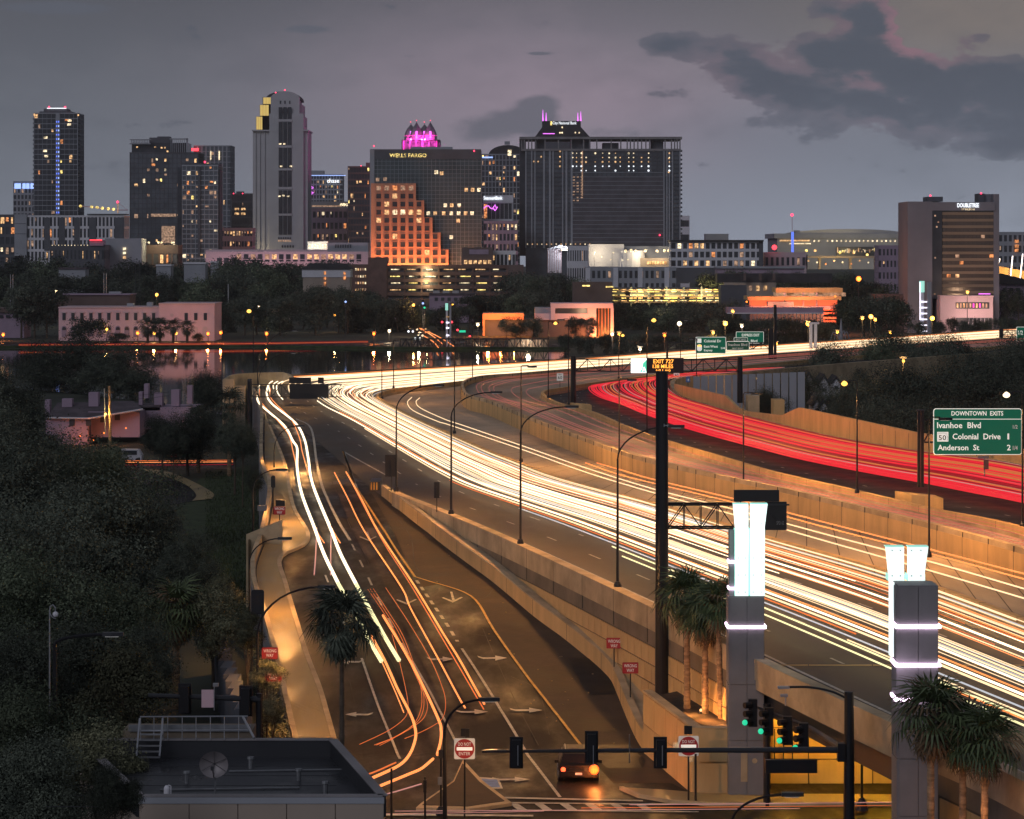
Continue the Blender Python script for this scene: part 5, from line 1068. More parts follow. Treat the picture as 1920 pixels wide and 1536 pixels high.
T.add('camera_rod', MB().tube([(X(1180, Y), Y-.1, Z(1376, Y)), (X(1180, Y), Y-.1, Z(1430, Y))], .025, 6), 'steel_grey')
for px, py, y_ in ((1411, 1336, 132), (1441, 1352, 130), (1476, 1369, 127), (1506, 1382, 124)): head(T, X(px, y_), Z(py, y_), y_-.1, .95, green=True)
T.add('street_name_board', MB().box(X(1437, Y), X(1535, Y), Y+.5, Y+.6, Z(1454, Y), Z(1429, Y)), 'steel_black'); T.add('camera', MB().tube([(X(1486, Y), Y+3, Z(1345, Y)), (X(1486, Y), Y+3, Z(1327, Y))], .03, 6).box(X(1476, Y), X(1490, Y), Y+2.9, Y+3.1, Z(1328, Y), Z(1323, Y)), 'aluminium')
Y = 132; T = Thing('utility_post', 'black post standing at the right side of the tall pylon', 'post', (X(1438, Y), Y, 0)); T.add('shaft', MB().tube([(X(1438, Y), Y, 0), (X(1438, Y), Y, Z(1320, Y))], .17, 10), 'steel_black')
Y = 130.5; T = Thing('street_lamp', 'slender black pole before the yellow wall with a flared foot', 'street lamp', (X(1616, Y), Y, .1)); T.add('pole', MB().tube([(X(1616, Y), Y, .1), (X(1616, Y), Y, Z(1398, Y))], .06, 8), 'steel_black'); T.add('foot', MB().lathe(X(1616, Y), Y, [(.3, .1), (.26, .3), (.1, .65)], 10), 'steel_dark')
Y = 124; T = Thing('traffic_signal_mast', 'horizontal signal arm in the lower left trees with a pink sign back', 'traffic signal', (X(484, Y), Y, 0)); T.add('mast_arm', MB().tube([(X(278, Y), Y, Z(1304, Y)), (X(489, Y), Y, Z(1311, Y))], [.09, .13], 8), 'steel_dark'); T.add('mast', MB().tube([(X(486, Y), Y, 0), (X(486, Y), Y, Z(1300, Y))], .12, 8), 'steel_black')
for px, py in ((347, 1310), (461, 1314)): head(T, X(px, Y), Z(py, Y), Y-.2, .85)
T.add('sign_back', MB().box(X(379, Y), X(402, Y), Y-.25, Y-.2, Z(1325, Y), Z(1292, Y)), 'wall_rose'); T.add('camera', MB().tube([(X(403, Y), Y-.3, Z(1330, Y)), (X(403, Y), Y-.3, Z(1284, Y))], .025, 6).box(X(401, Y), X(411, Y), Y-.4, Y-.25, Z(1285, Y), Z(1279, Y)), 'aluminium')
for px0, px1, py0, py1, Y, lb in ((471, 495, 1106, 1152, 150, 'rounded black sign back left of the walkway'), (508, 516, 892, 915, 220, 'small dark sign back beside the far walkway lamp')):
    T = Thing('sign_board', lb, 'sign', (X(px0+5, Y), Y, 0)); T.add('panel', rrect(px0, px1, py0, py1, .12, Y, 0, .06), 'sign_back')
    for q in ((px0+1, px1-4) if px1-px0 > 12 else (px0+4,)): T.add('post', MB().tube([(X(q, Y), Y+.1, 0), (X(q, Y), Y+.1, Z(py0+4, Y))], .04, 6), 'steel_black')
for px, py, s_, lb in ((498, 951, 7, 'grey cabinet on the outside of the left parapet'),):
    Y = 213; T = Thing('cabinet', lb, 'cabinet', (X(px, Y), Y, 0)); T.add('box', MB().box(X(px-13, Y), X(px+4, Y), Y-1, Y-.5, Z(py+5, Y), Z(py-5, Y)), 'concrete_grey')
# far junction signals and lights
for px, py, m, lb in ((829, 604, 'lit_red', 'red signal light left of the runged pillar'), (847, 604, 'lit_red', 'red signal light right of the runged pillar'), (858, 619, 'lit_red', 'red signal light above the lit street name'), (881, 631, 'lit_red', 'small red signal light at the bridge'), (796, 577, 'lit_greenpt', 'green signal light in the far junction'), (793, 569, 'lit_icy', 'pale blue light above the far junction'), (648, 566, 'lit_icy', 'blue-white light behind the lake trees')):
    Y = 850; x, z = X(px, Y), Z(py, Y); T = Thing('traffic_light', lb, 'traffic light', (x, Y, 0)); T.add('post', MB().tube([(x, Y+.4, 0), (x, Y+.4, z)], .12, 5), 'steel_dark'); T.add('lens', MB().ball((x, Y, z), .32), m); T.add('housing', MB().box(x-.35, x+.35, Y+.1, Y+.45, z-.6, z+1), 'steel_black')
Y = 850; T = Thing('street_name_sign', 'glowing green street name sign right of the runged pillar', 'sign', (X(866, Y), Y, Z(624, Y))); T.add('panel', MB().box(X(861, Y), X(873, Y), Y, Y+.2, Z(623.5, Y), Z(619.5, Y)), 'lit_greenpt')
# ================================================================ LAKE BRIDGE AND FOUNTAIN
Y = 740; T = Thing('truss_bridge', 'long low dark truss bridge across the lake end', 'bridge', (X(900, Y), Y, 0))
truss(T, X(750, Y), X(1030, Y), Y, Z(655, Y), Z(636, Y), 26, 'steel_dark', .16, 3)
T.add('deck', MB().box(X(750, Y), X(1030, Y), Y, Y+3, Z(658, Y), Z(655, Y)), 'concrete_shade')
for px in (760, 850, 940, 1025): T.add('pier', MB().box(X(px, Y), X(px+6, Y), Y+.5, Y+2, -.5, Z(658, Y)), 'concrete_grey')
for i in range(13): x = X(953+5.7*i, Y+4); T.add('screen_panel', MB().box(x, x+.62, Y+4, Y+4.2, Z(655, Y+4), Z(637, Y+4)), 'wall_tan')
point(T, (X(990, Y), Y+1, Z(640, Y)), 900, (1, .75, .5), .5)
Y = 700; T = Thing('fountain', 'white fountain jets in front of the red-lit garage', 'fountain', (X(1575, Y), Y, 0)); mat('spray', (.30, .31, .36), .9)
def jet(px0, py0, pxt, pyt, px1, py1, r):
    T.add('water_jet', MB().tube(smooth([(X(px0, Y), Y, Z(py0, Y)), (X((px0+pxt)/2, Y), Y, Z((py0*.3+pyt*.7), Y)), (X(pxt, Y), Y, Z(pyt, Y)), (X((px1+pxt)/2, Y), Y, Z(py1*.35+pyt*.65, Y)), (X(px1, Y), Y, Z(py1, Y))], 4), r, 5), 'spray')
T.add('water_jet', MB().lathe(X(1577, Y), Y, [(.5, .2), (.3, Z(615, Y)), (.06, Z(597, Y))], 8), 'spray')
for a in (-20, -12, 10, 18): jet(1576, 643, 1576+a*.65, 617+abs(a)*.3, 1576+a, 642, .09)
# ================================================================ CAR waiting at the stop line
Yc = 137.6; xc = X(1085, Yc)
T = Thing('suv', 'dark sport utility car stopped at the crosswalk with orange-red lamps lit', 'car', (xc, Yc, 0))
prof = [(0, .42), (.05, .95), (.25, 1.12), (.55, 1.55), (1.1, 1.66), (2.9, 1.62), (3.55, 1.12), (4.5, .98), (4.62, .45)]
secs = []; b = MB()
for (yy, zz) in prof: pass
n0 = 0
def carsec(y, ztop, hw_top, hw=.93, zb=.32): return [(-hw, y, zb), (-hw*1.0, y, min(.98, ztop)), (-hw_top, y, ztop), (hw_top, y, ztop), (hw, y, min(.98, ztop)), (hw, y, zb)]
ring = [carsec(0, .62, .88, .88), carsec(.03, 1.0, .90, .91), carsec(.35, 1.12, .86, .93), carsec(.75, 1.56, .70), carsec(1.3, 1.68, .68), carsec(2.9, 1.66, .68), carsec(4.35, 1.60, .67), carsec(4.62, 1.1, .82), carsec(4.72, .6, .86, .88)]
b = MB()
for s_ in ring: b.v += [(xc+a, Yc+c*.68, z*.84) for a, c, z in s_]
for i in range(len(ring)-1):
    for j in range(6): jj = (j+1) % 6; b.f.append((i*6+j, i*6+jj, (i+1)*6+jj, (i+1)*6+j))
b.f += [tuple(range(6)), tuple(range((len(ring)-1)*6, len(ring)*6))]
mat('car_lamp', (1, .1, .02), .5, emit=(1, .13, .02), es=2.2); mat('car_paint', (.015, .01, .01), .5, spec=.25); T.add('body', b, 'car_paint', smooth=False)
T.add('windscreen', MB().quad((xc-.78, Yc+.26, .97), (xc+.78, Yc+.26, .97), (xc+.64, Yc+.49, 1.28), (xc-.64, Yc+.49, 1.28)), 'glass_dark')
for s_ in (-1, 1):
    T.add('side_window', MB().quad((xc+s_*.915, Yc+.6, .89), (xc+s_*.915, Yc+2.7, .89), (xc+s_*.72, Yc+2.65, 1.31), (xc+s_*.72, Yc+.75, 1.31)), 'glass_dark')
    for yy in (.6, 2.55):
        wv = T.add('wheel', MB().tube([(xc+s_*.72, Yc+yy, .34), (xc+s_*.95, Yc+yy, .34)], .34, 16), 'steel_black'); T.add('rim', MB().tube([(xc+s_*.95, Yc+yy, .34), (xc+s_*.97, Yc+yy, .34)], .2, 10), 'aluminium', parent=wv)
    T.add('mirror', MB().box(xc+s_*.95-.02, xc+s_*1.12, Yc+.65, Yc+.72, .86, .99) if s_ > 0 else MB().box(xc-1.12, xc-.95+.02, Yc+.65, Yc+.72, .86, .99), 'car_paint')
    T.add('headlight', MB().ball((xc+s_*.72, Yc-.03, .66), .11 if s_ < 0 else .24), 'tail_red' if s_ < 0 else 'car_lamp')
T.add('bumper', MB().box(xc-.9, xc+.9, Yc-.10, Yc+.1, .34, .58), 'car_paint'); T.add('grille', MB().box(xc-.42, xc+.42, Yc-.05, Yc,   .54, .72), 'steel_black'); T.add('number_plate', MB().box(xc-.16, xc+.16, Yc-.13, Yc-.10, .42, .52), 'wall_white'); T.add('roof_rail', MB().tube([(xc-.6, Yc+1.0, 1.43), (xc-.6, Yc+2.7, 1.40)], .02, 5), 'aluminium'); T.add('roof_rail', MB().tube([(xc+.6, Yc+1.0, 1.43), (xc+.6, Yc+2.7, 1.40)], .02, 5), 'aluminium')
point(T, (xc+.72, Yc-.7, .6), 160, (1, .25, .05), .1)
# ================================================================ FLAT-ROOFED BUILDING in the foreground
Yf = 100.; zt = 6.45
T = Thing('flat_roof_building', 'low building with dark flat roof and satellite dish at the bottom left', 'building', (X(480, Yf), Yf, 0))
xl, xr = X(262, Yf), X(718, Yf); Yb = 111.5; xr2, xl2 = X(624, Yb), X(150, Yb)
ol = [(xl, Yf), (xr, Yf), (xr2, Yb), (xl2, Yb)]
T.add('wall', MB().prism(ol, 0, zt-.75), 'wall_tan'); T.add('roof', MB().prism([(xl+.1, Yf+.15), (xr-.1, Yf+.15), (xr2-.1, Yb-.1), (xl2+.1, Yb-.1)], zt-.74, zt-.70), 'roof_membrane')
pw = [Vector((*p, 0)) for p in ol]
for i in range(4):
    a, c = pw[i], pw[(i+1) % 4]; T.add('parapet', MB().wall([a, c], zt-.75, zt-.05, .22), 'wall_tan' if i == 0 else 'steel_dark'); T.add('coping', MB().wall([a, c], zt-.05, zt, .34), 'concrete_grey')
for i in range(5): x = xl+.05+(xr-xl)*i/5; T.add('fascia_panel', MB().box(x+.01, x+(xr-xl)/5-.02, Yf-.17, Yf-.12, zt-4.2, zt-.28), 'wall_tan')
T.add('gutter', MB().box(xl-.02, xr+.05, Yf-.2, Yf-.12, zt-.27, zt-.06), 'wall_grey')
for k in range(5): T.add('roof_seam', MB().box(xl2+.3, xr2+.5, Yf+1.5+2*k, Yf+1.55+2*k, zt-.70, zt-.685), 'steel_dark')
for a, c, y_ in ((300, 560, 104.5), (430, 640, 108.2)): T.add('roof_pipe', MB().tube([(X(a, y_), y_, zt-.66), (X(c, y_), y_+.4, zt-.66)], .035, 6), 'steel_grey')
for px, y_ in ((560, 106.5), (470, 109), (610, 104), (350, 106)): T.add('vent_pipe', MB().lathe(X(px, y_), y_, [(.09, zt-.7), (.09, zt-.35), (.14, zt-.34), (.13, zt-.26)], 8), 'steel_grey')
T.add('roof_cable', MB().tube(smooth([(X(402, 101.5), 101.5, zt-.68), (X(450, 103), 103, zt-.68), (X(540, 103.4), 103.4, zt-.68), (X(640, 102), 102, zt-.68)], 6), .015, 4), 'steel_black')
# upper parapet ledge at the back and the steel walkway
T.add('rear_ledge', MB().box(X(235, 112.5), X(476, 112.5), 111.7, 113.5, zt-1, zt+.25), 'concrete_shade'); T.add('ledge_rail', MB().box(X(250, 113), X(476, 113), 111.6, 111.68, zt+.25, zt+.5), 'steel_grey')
T = Thing('roof_walkway', 'grey steel steps and railing on the foreground flat roof', 'railing', (X(290, 112), 112, zt-.7)); Yw = 111.2
for px in (262, 305): T.add('stringer', MB().tube([(X(px, Yw), Yw-1.0, Z(1418, Yw-1)), (X(px, Yw), Yw, Z(1347, Yw))], .035, 5), 'aluminium')
for k in range(5): y_ = Yw-.9+.2*k; T.add('tread', MB().box(X(263, Yw), X(305, Yw), y_, y_+.16, Z(1414-9*k, Yw), Z(1412-9*k, Yw)), 'aluminium')
for py in (1345, 1371): T.add('rail', MB().tube([(X(262, Yw), Yw+.1, Z(py, Yw)), (X(464, Yw), Yw+.1, Z(py-1, Yw))], .028, 5), 'aluminium')
for px in (263, 288, 305, 314, 341, 367, 394, 420, 447): T.add('baluster', MB().tube([(X(px, Yw), Yw+.1, Z(1388, Yw)), (X(px, Yw), Yw+.1, Z(1345, Yw))], .02, 5), 'aluminium')
T.add('end_brace', MB().tube([(X(455, Yw), Yw+.1, Z(1345, Yw)), (X(480, Yw), Yw-.8, Z(1384, Yw-.8))], .05, 5), 'aluminium')
Yd = 101.5; xd, zd = X(402, Yd), Z(1432, Yd); T = Thing('satellite_dish', 'round grey satellite dish on a short mast on the dark roof', 'satellite dish', (xd, Yd, zt-.7)); b = MB(); Rd = .5
k0 = 0; N_ = 24
for i in range(6):
    r_ = Rd*i/5+.001
    for j in range(N_): a = 2*math.pi*j/N_; b.v.append((xd+r_*math.cos(a), Yd-.22*(r_/Rd)**2*1.0, zd+r_*math.sin(a)*.92))
for i in range(5):
    for j in range(N_): a = i*N_+j; c = i*N_+(j+1) % N_; b.f.append((a, c, c+N_, a+N_))
mat('dish', (.23, .21, .22), .5, metal=.2); T.add('reflector', b, 'dish', smooth=True); T.add('mast', MB().tube([(xd+.02, Yd+.05, zt-.7), (xd+.02, Yd+.05, zd)], .035, 8), 'steel_grey')
for a in range(6): an = a*math.pi/3+.5; T.add('rib', MB().tube([(xd, Yd-.02, zd), (xd+.48*math.cos(an), Yd-.23, zd+.44*math.sin(an))], .009, 4), 'steel_dark')
T.add('feed_arm', MB().tube([(xd, Yd-.22, zd-.44), (xd, Yd-.7, zd-.05)], .02, 5).box(xd-.05, xd+.05, Yd-.8, Yd-.68, zd-.1, zd+.03), 'steel_dark'); T.add('foot', MB().box(xd-.55, xd+.6, Yd-.3, Yd+.35, zt-.70, zt-.63), 'steel_black')
xv = X(313, Yd); T = Thing('roof_vent', 'small white roof camera left of the satellite dish', 'camera', (xv, Yd, zt-.7)); T.add('dome', MB().lathe(xv, Yd, [(.04, zt-.7), (.05, zt-.3), (.11, zt-.28), (.11, zt-.05), (.06, zt+.04)], 10), 'wall_white'); T.add('bracket', MB().tube([(xv+.14, Yd, zt-.7), (xv+.14, Yd, zt+.02), (xv+.05, Yd, zt+.06)], .02, 5), 'wall_white')
# ribbed retaining wall among the lower left trees
T = Thing('garden_wall', 'dark ribbed wall stepping down between the left trees and the walkway', 'wall', (X(430, 140), 140, 0))
for i in range(16):
    t = i/15; Yk = 172-44*t; px = 413+(462-413)*t; T.add('panel', MB().box(X(px, Yk)-.35, X(px, Yk)+.15, Yk-1.4, Yk+1.2, 0, Z(1195+125*t, Yk)-.12*(i % 3)), 'wall_dark')
    
# ================================================================ BUILDINGS
LITS = ['lit_warm', 'lit_pale', 'lit_orange', 'lit_dim', 'lit_yellow']
def tower(name, label, px0, px1, py, Y, depth=25, floors=10, bays=8, wall='wall_grey', glass='glass_dark', pier=.3, slab=.3, lit=.06, indiv=False, pyb=None, pout=.35, sout=.3, litset=(5, 2, 3, 6, 1), cat='building', roofh=1.0, dim_band=None, boost=1, T=None, sides=True):
    x0, x1 = X(px0, Y), X(px1, Y); z1 = Z(py, Y); z0 = 0 if pyb is None else Z(pyb, Y); own = T is None
    if own: T = Thing(name, label, cat, ((x0+x1)/2, Y+depth/2, 0 if pyb is None else z0))
    T.add('glass_core', MB().box(x0+pout, x1-pout, Y+pout, Y+depth-pout, z0, z1-.2), glass)
    b = MB(); fw = (x1-x0)/bays; fh = (z1-z0)/floors; pw_ = fw*pier; sh = fh*slab
    if pier > 0:
        for i in range(bays+1):
            xx = x0+fw*i; a, c = max(x0, xx-pw_/2), min(x1, xx+pw_/2); b.box(a, c, Y+.06, Y+pout+.1, z0, z1-.3)
        if sides:
            nb = max(2, int(depth/fw)); 
            for s_ in (x0, x1):
                for i in range(nb+1):
                    yy = Y+depth*i/nb; a, c = max(Y+.06, yy-pw_/2), min(Y+depth-.06, yy+pw_/2); b.box(s_+.06 if s_ == x0 else s_-pout-.1, s_+pout+.1 if s_ == x0 else s_-.06, a, c, z0, z1-.3)
        T.add('pier', b, wall, kind='stuff')
    b = MB()
    if slab > 0:
        for j in range(floors+1):
            zz = z0+fh*j; b.box(x0, x1, Y, Y+depth, max(z0, zz-sh/2), min(z1, zz+sh/2+.01))
        T.add('floor_band', b, wall, kind='stuff')
    T.add('roof', MB().box(x0-.05, x1+.05, Y-.05, Y+depth+.05, z1-.15, z1+roofh*.5), wall)
    panes = {}
    for j in range(floors):
        rowlit = lit*(3.6 if random.random() < .14 else 1.25)
        for i in range(bays):
            if indiv or random.random() < rowlit:
                on = random.random() < rowlit if indiv else True
                m = random.choices(LITS, litset)[0] if on else glass
                a, c = x0+fw*i+pw_/2+fw*.03, x0+fw*(i+1)-pw_/2-fw*.03; d, e = z0+fh*j+sh/2+fh*.04, z0+fh*(j+1)-sh/2-fh*.04
                if not indiv and random.random() < .7: c = a+(c-a)*random.uniform(.3, .75)
                if not indiv and random.random() < .6: d = e-(e-d)*random.uniform(.4, .8)
                if indiv:
                    w_ = MB().box(a, c, Y+pout-.08, Y+pout-.02, d, e); T.add('window', w_, m)
                else: panes.setdefault(m, MB()).box(a, c, Y+pout-.09, Y+pout-.03, d, e)
    for m, b in panes.items(): T.add('lit_window', b, m, kind='stuff')
    return T
def dot(T, px, py, Y, m, r=.5): T.add('light', MB().ball((X(px, Y), Y, Z(py, Y)), r, 6, 4), m)
def bx(T, name, px0, px1, py0, py1, Y, d, m): return T.add(name, MB().box(X(px0, Y), X(px1, Y), Y, Y+d, Z(py1, Y), Z(py0, Y)), m)
# --- left group
Y = 2000
T = tower('residential_tower', 'tall dark glass tower with a blue light strip at the far left', 63, 146, 213, Y, 30, 34, 10, 'wall_grey', 'glass_dark', .06, .13, .035, sout=.2)
for j in range(33):
    for px in (61.5, 146): bx(T, 'balcony', px, px+2.6, 222+7.85*j, 225+7.85*j, Y+3, 6, 'wall_dark')
bx(T, 'core_strip', 104.5, 112, 212, 403, Y-.6, .7, 'wall_grey')
for j in range(23): bx(T, 'blue_light', 105.5, 107, 227+8.1*j, 230+8.1*j, Y-.8, .2, 'lit_blue'); bx(T, 'blue_light', 109, 110.8, 227+8.1*j, 230+8.1*j, Y-.8, .2, 'lit_icy' if j % 3 else 'lit_blue')
bx(T, 'crown', 74, 134, 209, 214, Y+4, 20, 'wall_dark'); bx(T, 'crown', 82, 126, 204, 209, Y+6, 16, 'wall_dark'); bx(T, 'roof_beam', 88, 124, 202.4, 203.8, Y+5, 1, 'lit_white')
for px, py, m in ((92, 201, 'beacon'), (122, 201, 'beacon'), (64, 215, 'lit_warm'), (146.5, 216, 'lit_warm')): dot(T, px, py, Y-1, m, .7)
for px, py in ((130, 226), (129, 233.5), (85, 258), (84, 283), (86, 293)): bx(T, 'lit_window', px-3, px+4, py-2, py+2, Y-.1, .2, 'lit_pale')
T = tower('apartment_tower', 'small tower with a blue-lit crown left behind the tall dark tower', 25, 66, 341, 2100, 22, 17, 6, 'wall_grey', 'glass_dark', .4, .35, .10)
for a in (27, 33, 42, 49, 57): bx(T, 'blue_panel', a, a+6, 344, 354, 2099, .5, 'lit_icy')
Y = 1600
T = tower('apartment_block', 'white apartment block at the far left picture edge', -30, 29, 404, Y, 25, 8, 6, 'wall_dark', 'glass_dark', .25, .3, .25); bx(T, 'blank_wall', 27, 50, 402, 480, Y-1, 20, 'wall_grey'); bx(T, 'wall_joint', 28, 49, 419, 420, Y-1.1, .1, 'wall_dark'); bx(T, 'wall_joint', 28, 49, 438, 439, Y-1.1, .1, 'wall_dark')
T = tower('apartment_block', 'long white apartment block with dark bays under the tall dark tower', 50, 233, 405, Y, 22, 7, 26, 'wall_white', 'glass_dark', .42, .22, .16, roofh=.6)
for a, c in ((83, 93), (110, 121), (139, 149), (167, 180), (215, 232)): bx(T, 'dark_bay', a, c, 408, 470, Y-.4, .5, 'wall_dark')
bx(T, 'roof_canopy', 163, 236, 401, 403, Y-1, 14, 'steel_dark')
T = tower('brick_building', 'low dark brick building with small lit windows before the white apartments', 94, 196, 461, 1480, 20, 3, 14, 'wall_dark', 'glass_dark', .6, .5, .2); bx(T, 'neon_tube', 168, 191, 449.5, 451, 1478, .5, 'lit_red'); bx(T, 'roof_house', 168, 194, 451, 461, 1479, 8, 'wall_mauve')
for i in range(12): dot(T, 98+6*i, 460, 1478, 'lit_pale', .25)
T = tower('office_building', 'plain grey box building with a lit stair column', 197, 265, 449, 1500, 20, 1, 1, 'wall_grey', 'wall_grey', 1, 1, 0)
for py in (467, 475, 483): bx(T, 'stair_light', 230.5, 236, py-2.5, py+2, 1499, .3, 'lit_pale' if py < 480 else 'lit_warm')
T = tower('parking_garage', 'low dark garage under the dark glass tower with a lit roof deck', 262, 334, 461, 1520, 20, 2, 6, 'wall_brown', 'wall_dark', .3, .6, .3); 
for i, px in enumerate((272, 279, 297, 303, 322, 326)): dot(T, px, 455, 1518, 'lit_pale', .6)
point(T, (X(300, 1515), 1512, Z(452, 1515)), 4000, (1, .85, .45), 1)
Y = 1900
T = tower('glass_tower', 'broad dark glass tower with open roof frames, left centre', 243, 372, 287, Y, 35, 27, 16, 'wall_dark', 'glass_blue', .08, .12, .06)
bx(T, 'upper_block', 247, 352, 268, 288, Y+4, 22, 'glass_dark'); bx(T, 'penthouse', 280, 319, 258, 268, Y+6, 12, 'wall_dark'); bx(T, 'penthouse', 295, 318, 256, 260, Y+7, 10, 'wall_dark'); bx(T, 'roof_beam', 243, 282, 268.5, 270.5, Y, 3, 'wall_grey'); bx(T, 'roof_beam', 243, 282, 261, 262.5, Y, 3, 'wall_grey'); bx(T, 'roof_beam', 318, 352, 259.5, 261.5, Y, 3, 'wall_grey')
for i in range(12): bx(T, 'roof_post', 246+3*i, 247.2+3*i, 262, 269, Y+.2, 1, 'wall_grey')
for i in range(9): bx(T, 'roof_post', 320+3.6*i, 321+3.6*i, 261, 286, Y+.2, .6, 'wall_grey')
bx(T, 'roof_post', 349, 352, 260, 287, Y, 2, 'wall_grey'); bx(T, 'lit_atrium', 303, 328, 424, 456, Y-.3, .3, 'lit_dim'); bx(T, 'lit_floor', 283, 330, 401, 406.5, Y-.25, .2, 'lit_dim')
for px, py in ((257, 276), (291, 276), (303, 277), (309, 277), (314, 284)): bx(T, 'lit_window', px-1.6, px+1.6, py-1.4, py+1.4, Y+3.8, .2, 'lit_warm')
T = tower('glass_tower', 'grey slab tower with white vertical strips and red roof lamps behind the glass towers', 363, 433, 274, 2100, 30, 26, 9, 'wall_grey', 'glass_blue', .3, .14, .03); bx(T, 'roof_lamp', 358, 372, 278, 283, 2098, 2, 'lit_red'); bx(T, 'white_strip', 394, 396, 283, 300, 2099.4, .4, 'lit_pale'); bx(T, 'white_strip', 410, 412, 283, 300, 2099.4, .4, 'lit_pale'); dot(T, 384, 304, 2090, 'beacon', .8)
T = tower('residential_tower', 'narrower glass tower with balcony bays in front of the broad dark one', 341, 409, 311, 1750, 28, 26, 8, 'wall_grey', 'glass_blue', .14, .2, .15); bx(T, 'side_bay', 333, 342, 314, 482, 1752, 20, 'glass_dark'); bx(T, 'cap', 346, 410, 307, 311, 1752, 18, 'wall_dark'); bx(T, 'side_bay', 406, 412, 318, 470, 1752, 16, 'wall_dark'); bx(T, 'mullion_shaft', 371, 375.5, 313, 480, 1749, 1.5, 'wall_dark')
T = tower('office_tower', 'small dark office tower with four lit windows left of the courthouse', 434, 474, 364, 2000, 25, 12, 8, 'wall_dark', 'glass_dark', .1, .2, .07); bx(T, 'penthouse', 443, 456, 359, 364, 2004, 8, 'wall_dark'); dot(T, 438, 363, 1998, 'beacon', .4); dot(T, 455, 363, 1998, 'beacon', .4)
for a in (440, 452): 
    for p_ in (390, 399): bx(T, 'lit_window', a, a+8, p_, p_+4, 1999.7, .2, 'lit_warm')
T = tower('parking_garage', 'pale parking garage with lit decks left of the courthouse foot', 409, 474, 428, 1800, 20, 6, 12, 'wall_rose', 'wall_dark', .25, .5, .4, roofh=.4)
# --- courthouse
Y = 1900
T = Thing('courthouse_tower', 'tall stepped stone courthouse tower with arched roof and golden lit shoulders', 'building', (X(525, Y), Y+20, 0))
bx(T, 'shaft', 474, 577, 245, 480, Y+3, 36, 'wall_court'); bx(T, 'front_bay', 505, 569, 213, 480, Y+.8, 4, 'wall_court')
bx(T, 'cornice', 472.5, 578.5, 243.5, 246, Y+.6, 40, 'wall_court')
for a, c, p in ((481, 570, 218), (487, 566, 196), (492, 560, 182)): bx(T, 'setback', a, c, p, 246, Y+6, 30, 'wall_court')
pts = [(X(507, Y), Z(250, Y)), (X(507, Y), Z(184, Y))]+[(X(534-27*math.cos(math.pi*i/12), Y), Z(184-13*math.sin(math.pi*i/12), Y)) for i in range(1, 12)]+[(X(561, Y), Z(184, Y)), (X(561, Y), Z(250, Y))]
T.add('arched_front', MB().slab(pts, Y+2, Y+10), 'wall_court')
pts = [(X(495, Y), Z(188, Y))]+[(X(529-34*math.cos(math.pi*i/12), Y), Z(186-16*math.sin(math.pi*i/12), Y)) for i in range(13)]+[(X(563, Y), Z(188, Y))]
T.add('vault_roof', MB().slab(pts, Y+9, Y+34), 'roof_dark')
for a, p0, p1 in ((522.5, 201, 223), (531, 201, 223), (539.5, 201, 223)):
    for q0, q1 in ((p0, p1), (229, 272), (277, 315), (320, 350), (357, 400), (404, 440)): bx(T, 'window_strip', a, a+7, q0, q1, Y+.3, .45, 'glass_dark')
for q in (224.5, 273.5, 316, 351.5, 401): bx(T, 'spandrel', 521, 548, q, q+3.5, Y+.2, .5, 'wall_court')
for a in (524.5, 533, 542): bx(T, 'small_window', a, a+2.6, 189, 195, Y+1.8, .3, 'glass_dark')
for i in range(6): 
    for p_ in (445, 450): bx(T, 'small_window', 521.5+4.3*i, 524.3+4.3*i, p_, p_+3.5, Y+.6, .3, 'glass_dark' if p_ == 445 else 'lit_dim')
for i in range(5): bx(T, 'small_window', 528+5*i, 531+5*i, 460, 464.5, Y+.6, .3, 'glass_dark')
for a in (478, 486, 495, 552, 560, 569): bx(T, 'pilaster', a, a+1.8, 248, 470, Y+2.2, 1, 'wall_court')
for px, py in ((525, 270), (533, 270), (524, 368), (531, 367), (540, 368), (527, 312), (545, 312)): bx(T, 'lit_window', px-2, px+2.5, py-1.3, py+1.3, Y+.1, .2, 'lit_pale')
for a, c, p0, p1 in ((480, 492, 219, 243), (487, 502, 197, 216), (493, 510, 183, 195)): bx(T, 'golden_face', a, c, p0, p1, Y+5.6, .5, 'wall_tan'); 
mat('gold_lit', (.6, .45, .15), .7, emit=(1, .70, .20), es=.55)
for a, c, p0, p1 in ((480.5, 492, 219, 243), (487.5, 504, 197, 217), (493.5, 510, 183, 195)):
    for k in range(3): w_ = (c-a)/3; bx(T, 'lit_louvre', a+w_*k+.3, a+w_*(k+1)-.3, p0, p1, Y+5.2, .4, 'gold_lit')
for px, py in ((517, 174), (534, 169)): dot(T, px, py, Y+8, 'beacon', .5)
dot(T, 573, 238, Y, 'steel_dark', .3)
point(T, (X(471, Y), Y-3, 8), 22000, (1, .78, .4), 2)
# --- between courthouse and bank
T = tower('hotel_tower', 'hotel tower with blue roof line and a glowing white name', 577, 642, 328, 2300, 25, 22, 12, 'wall_grey', 'glass_dark', .35, .3, .12); bx(T, 'penthouse', 578, 607, 320, 328, 2304, 12, 'wall_grey'); bx(T, 'blue_tube', 577, 648, 328.6, 329.8, 2298, .5, 'lit_icy'); text(T, 'chase', 613, 636, 335, 343, 2298, 'lit_white', th=.3, bold=.01)
b = MB().tube([(X(583+5*math.sin(k*1.9), 2298), 2298, Z(349+3.2*k, 2298)) for k in range(6)], .45, 5); T.add('neon_squiggle', b, 'lit_pinkneon')
T = tower('office_building', 'pale gridded office block below the hotel tower', 577, 651, 392, 2000, 25, 7, 9, 'wall_mauve', 'glass_dark', .35, .45, .16); bx(T, 'roof_lights', 580, 640, 385, 388, 1998, .5, 'lit_dim'); bx(T, 'roof_house', 577, 650, 378, 392, 2003, 12, 'wall_grey')
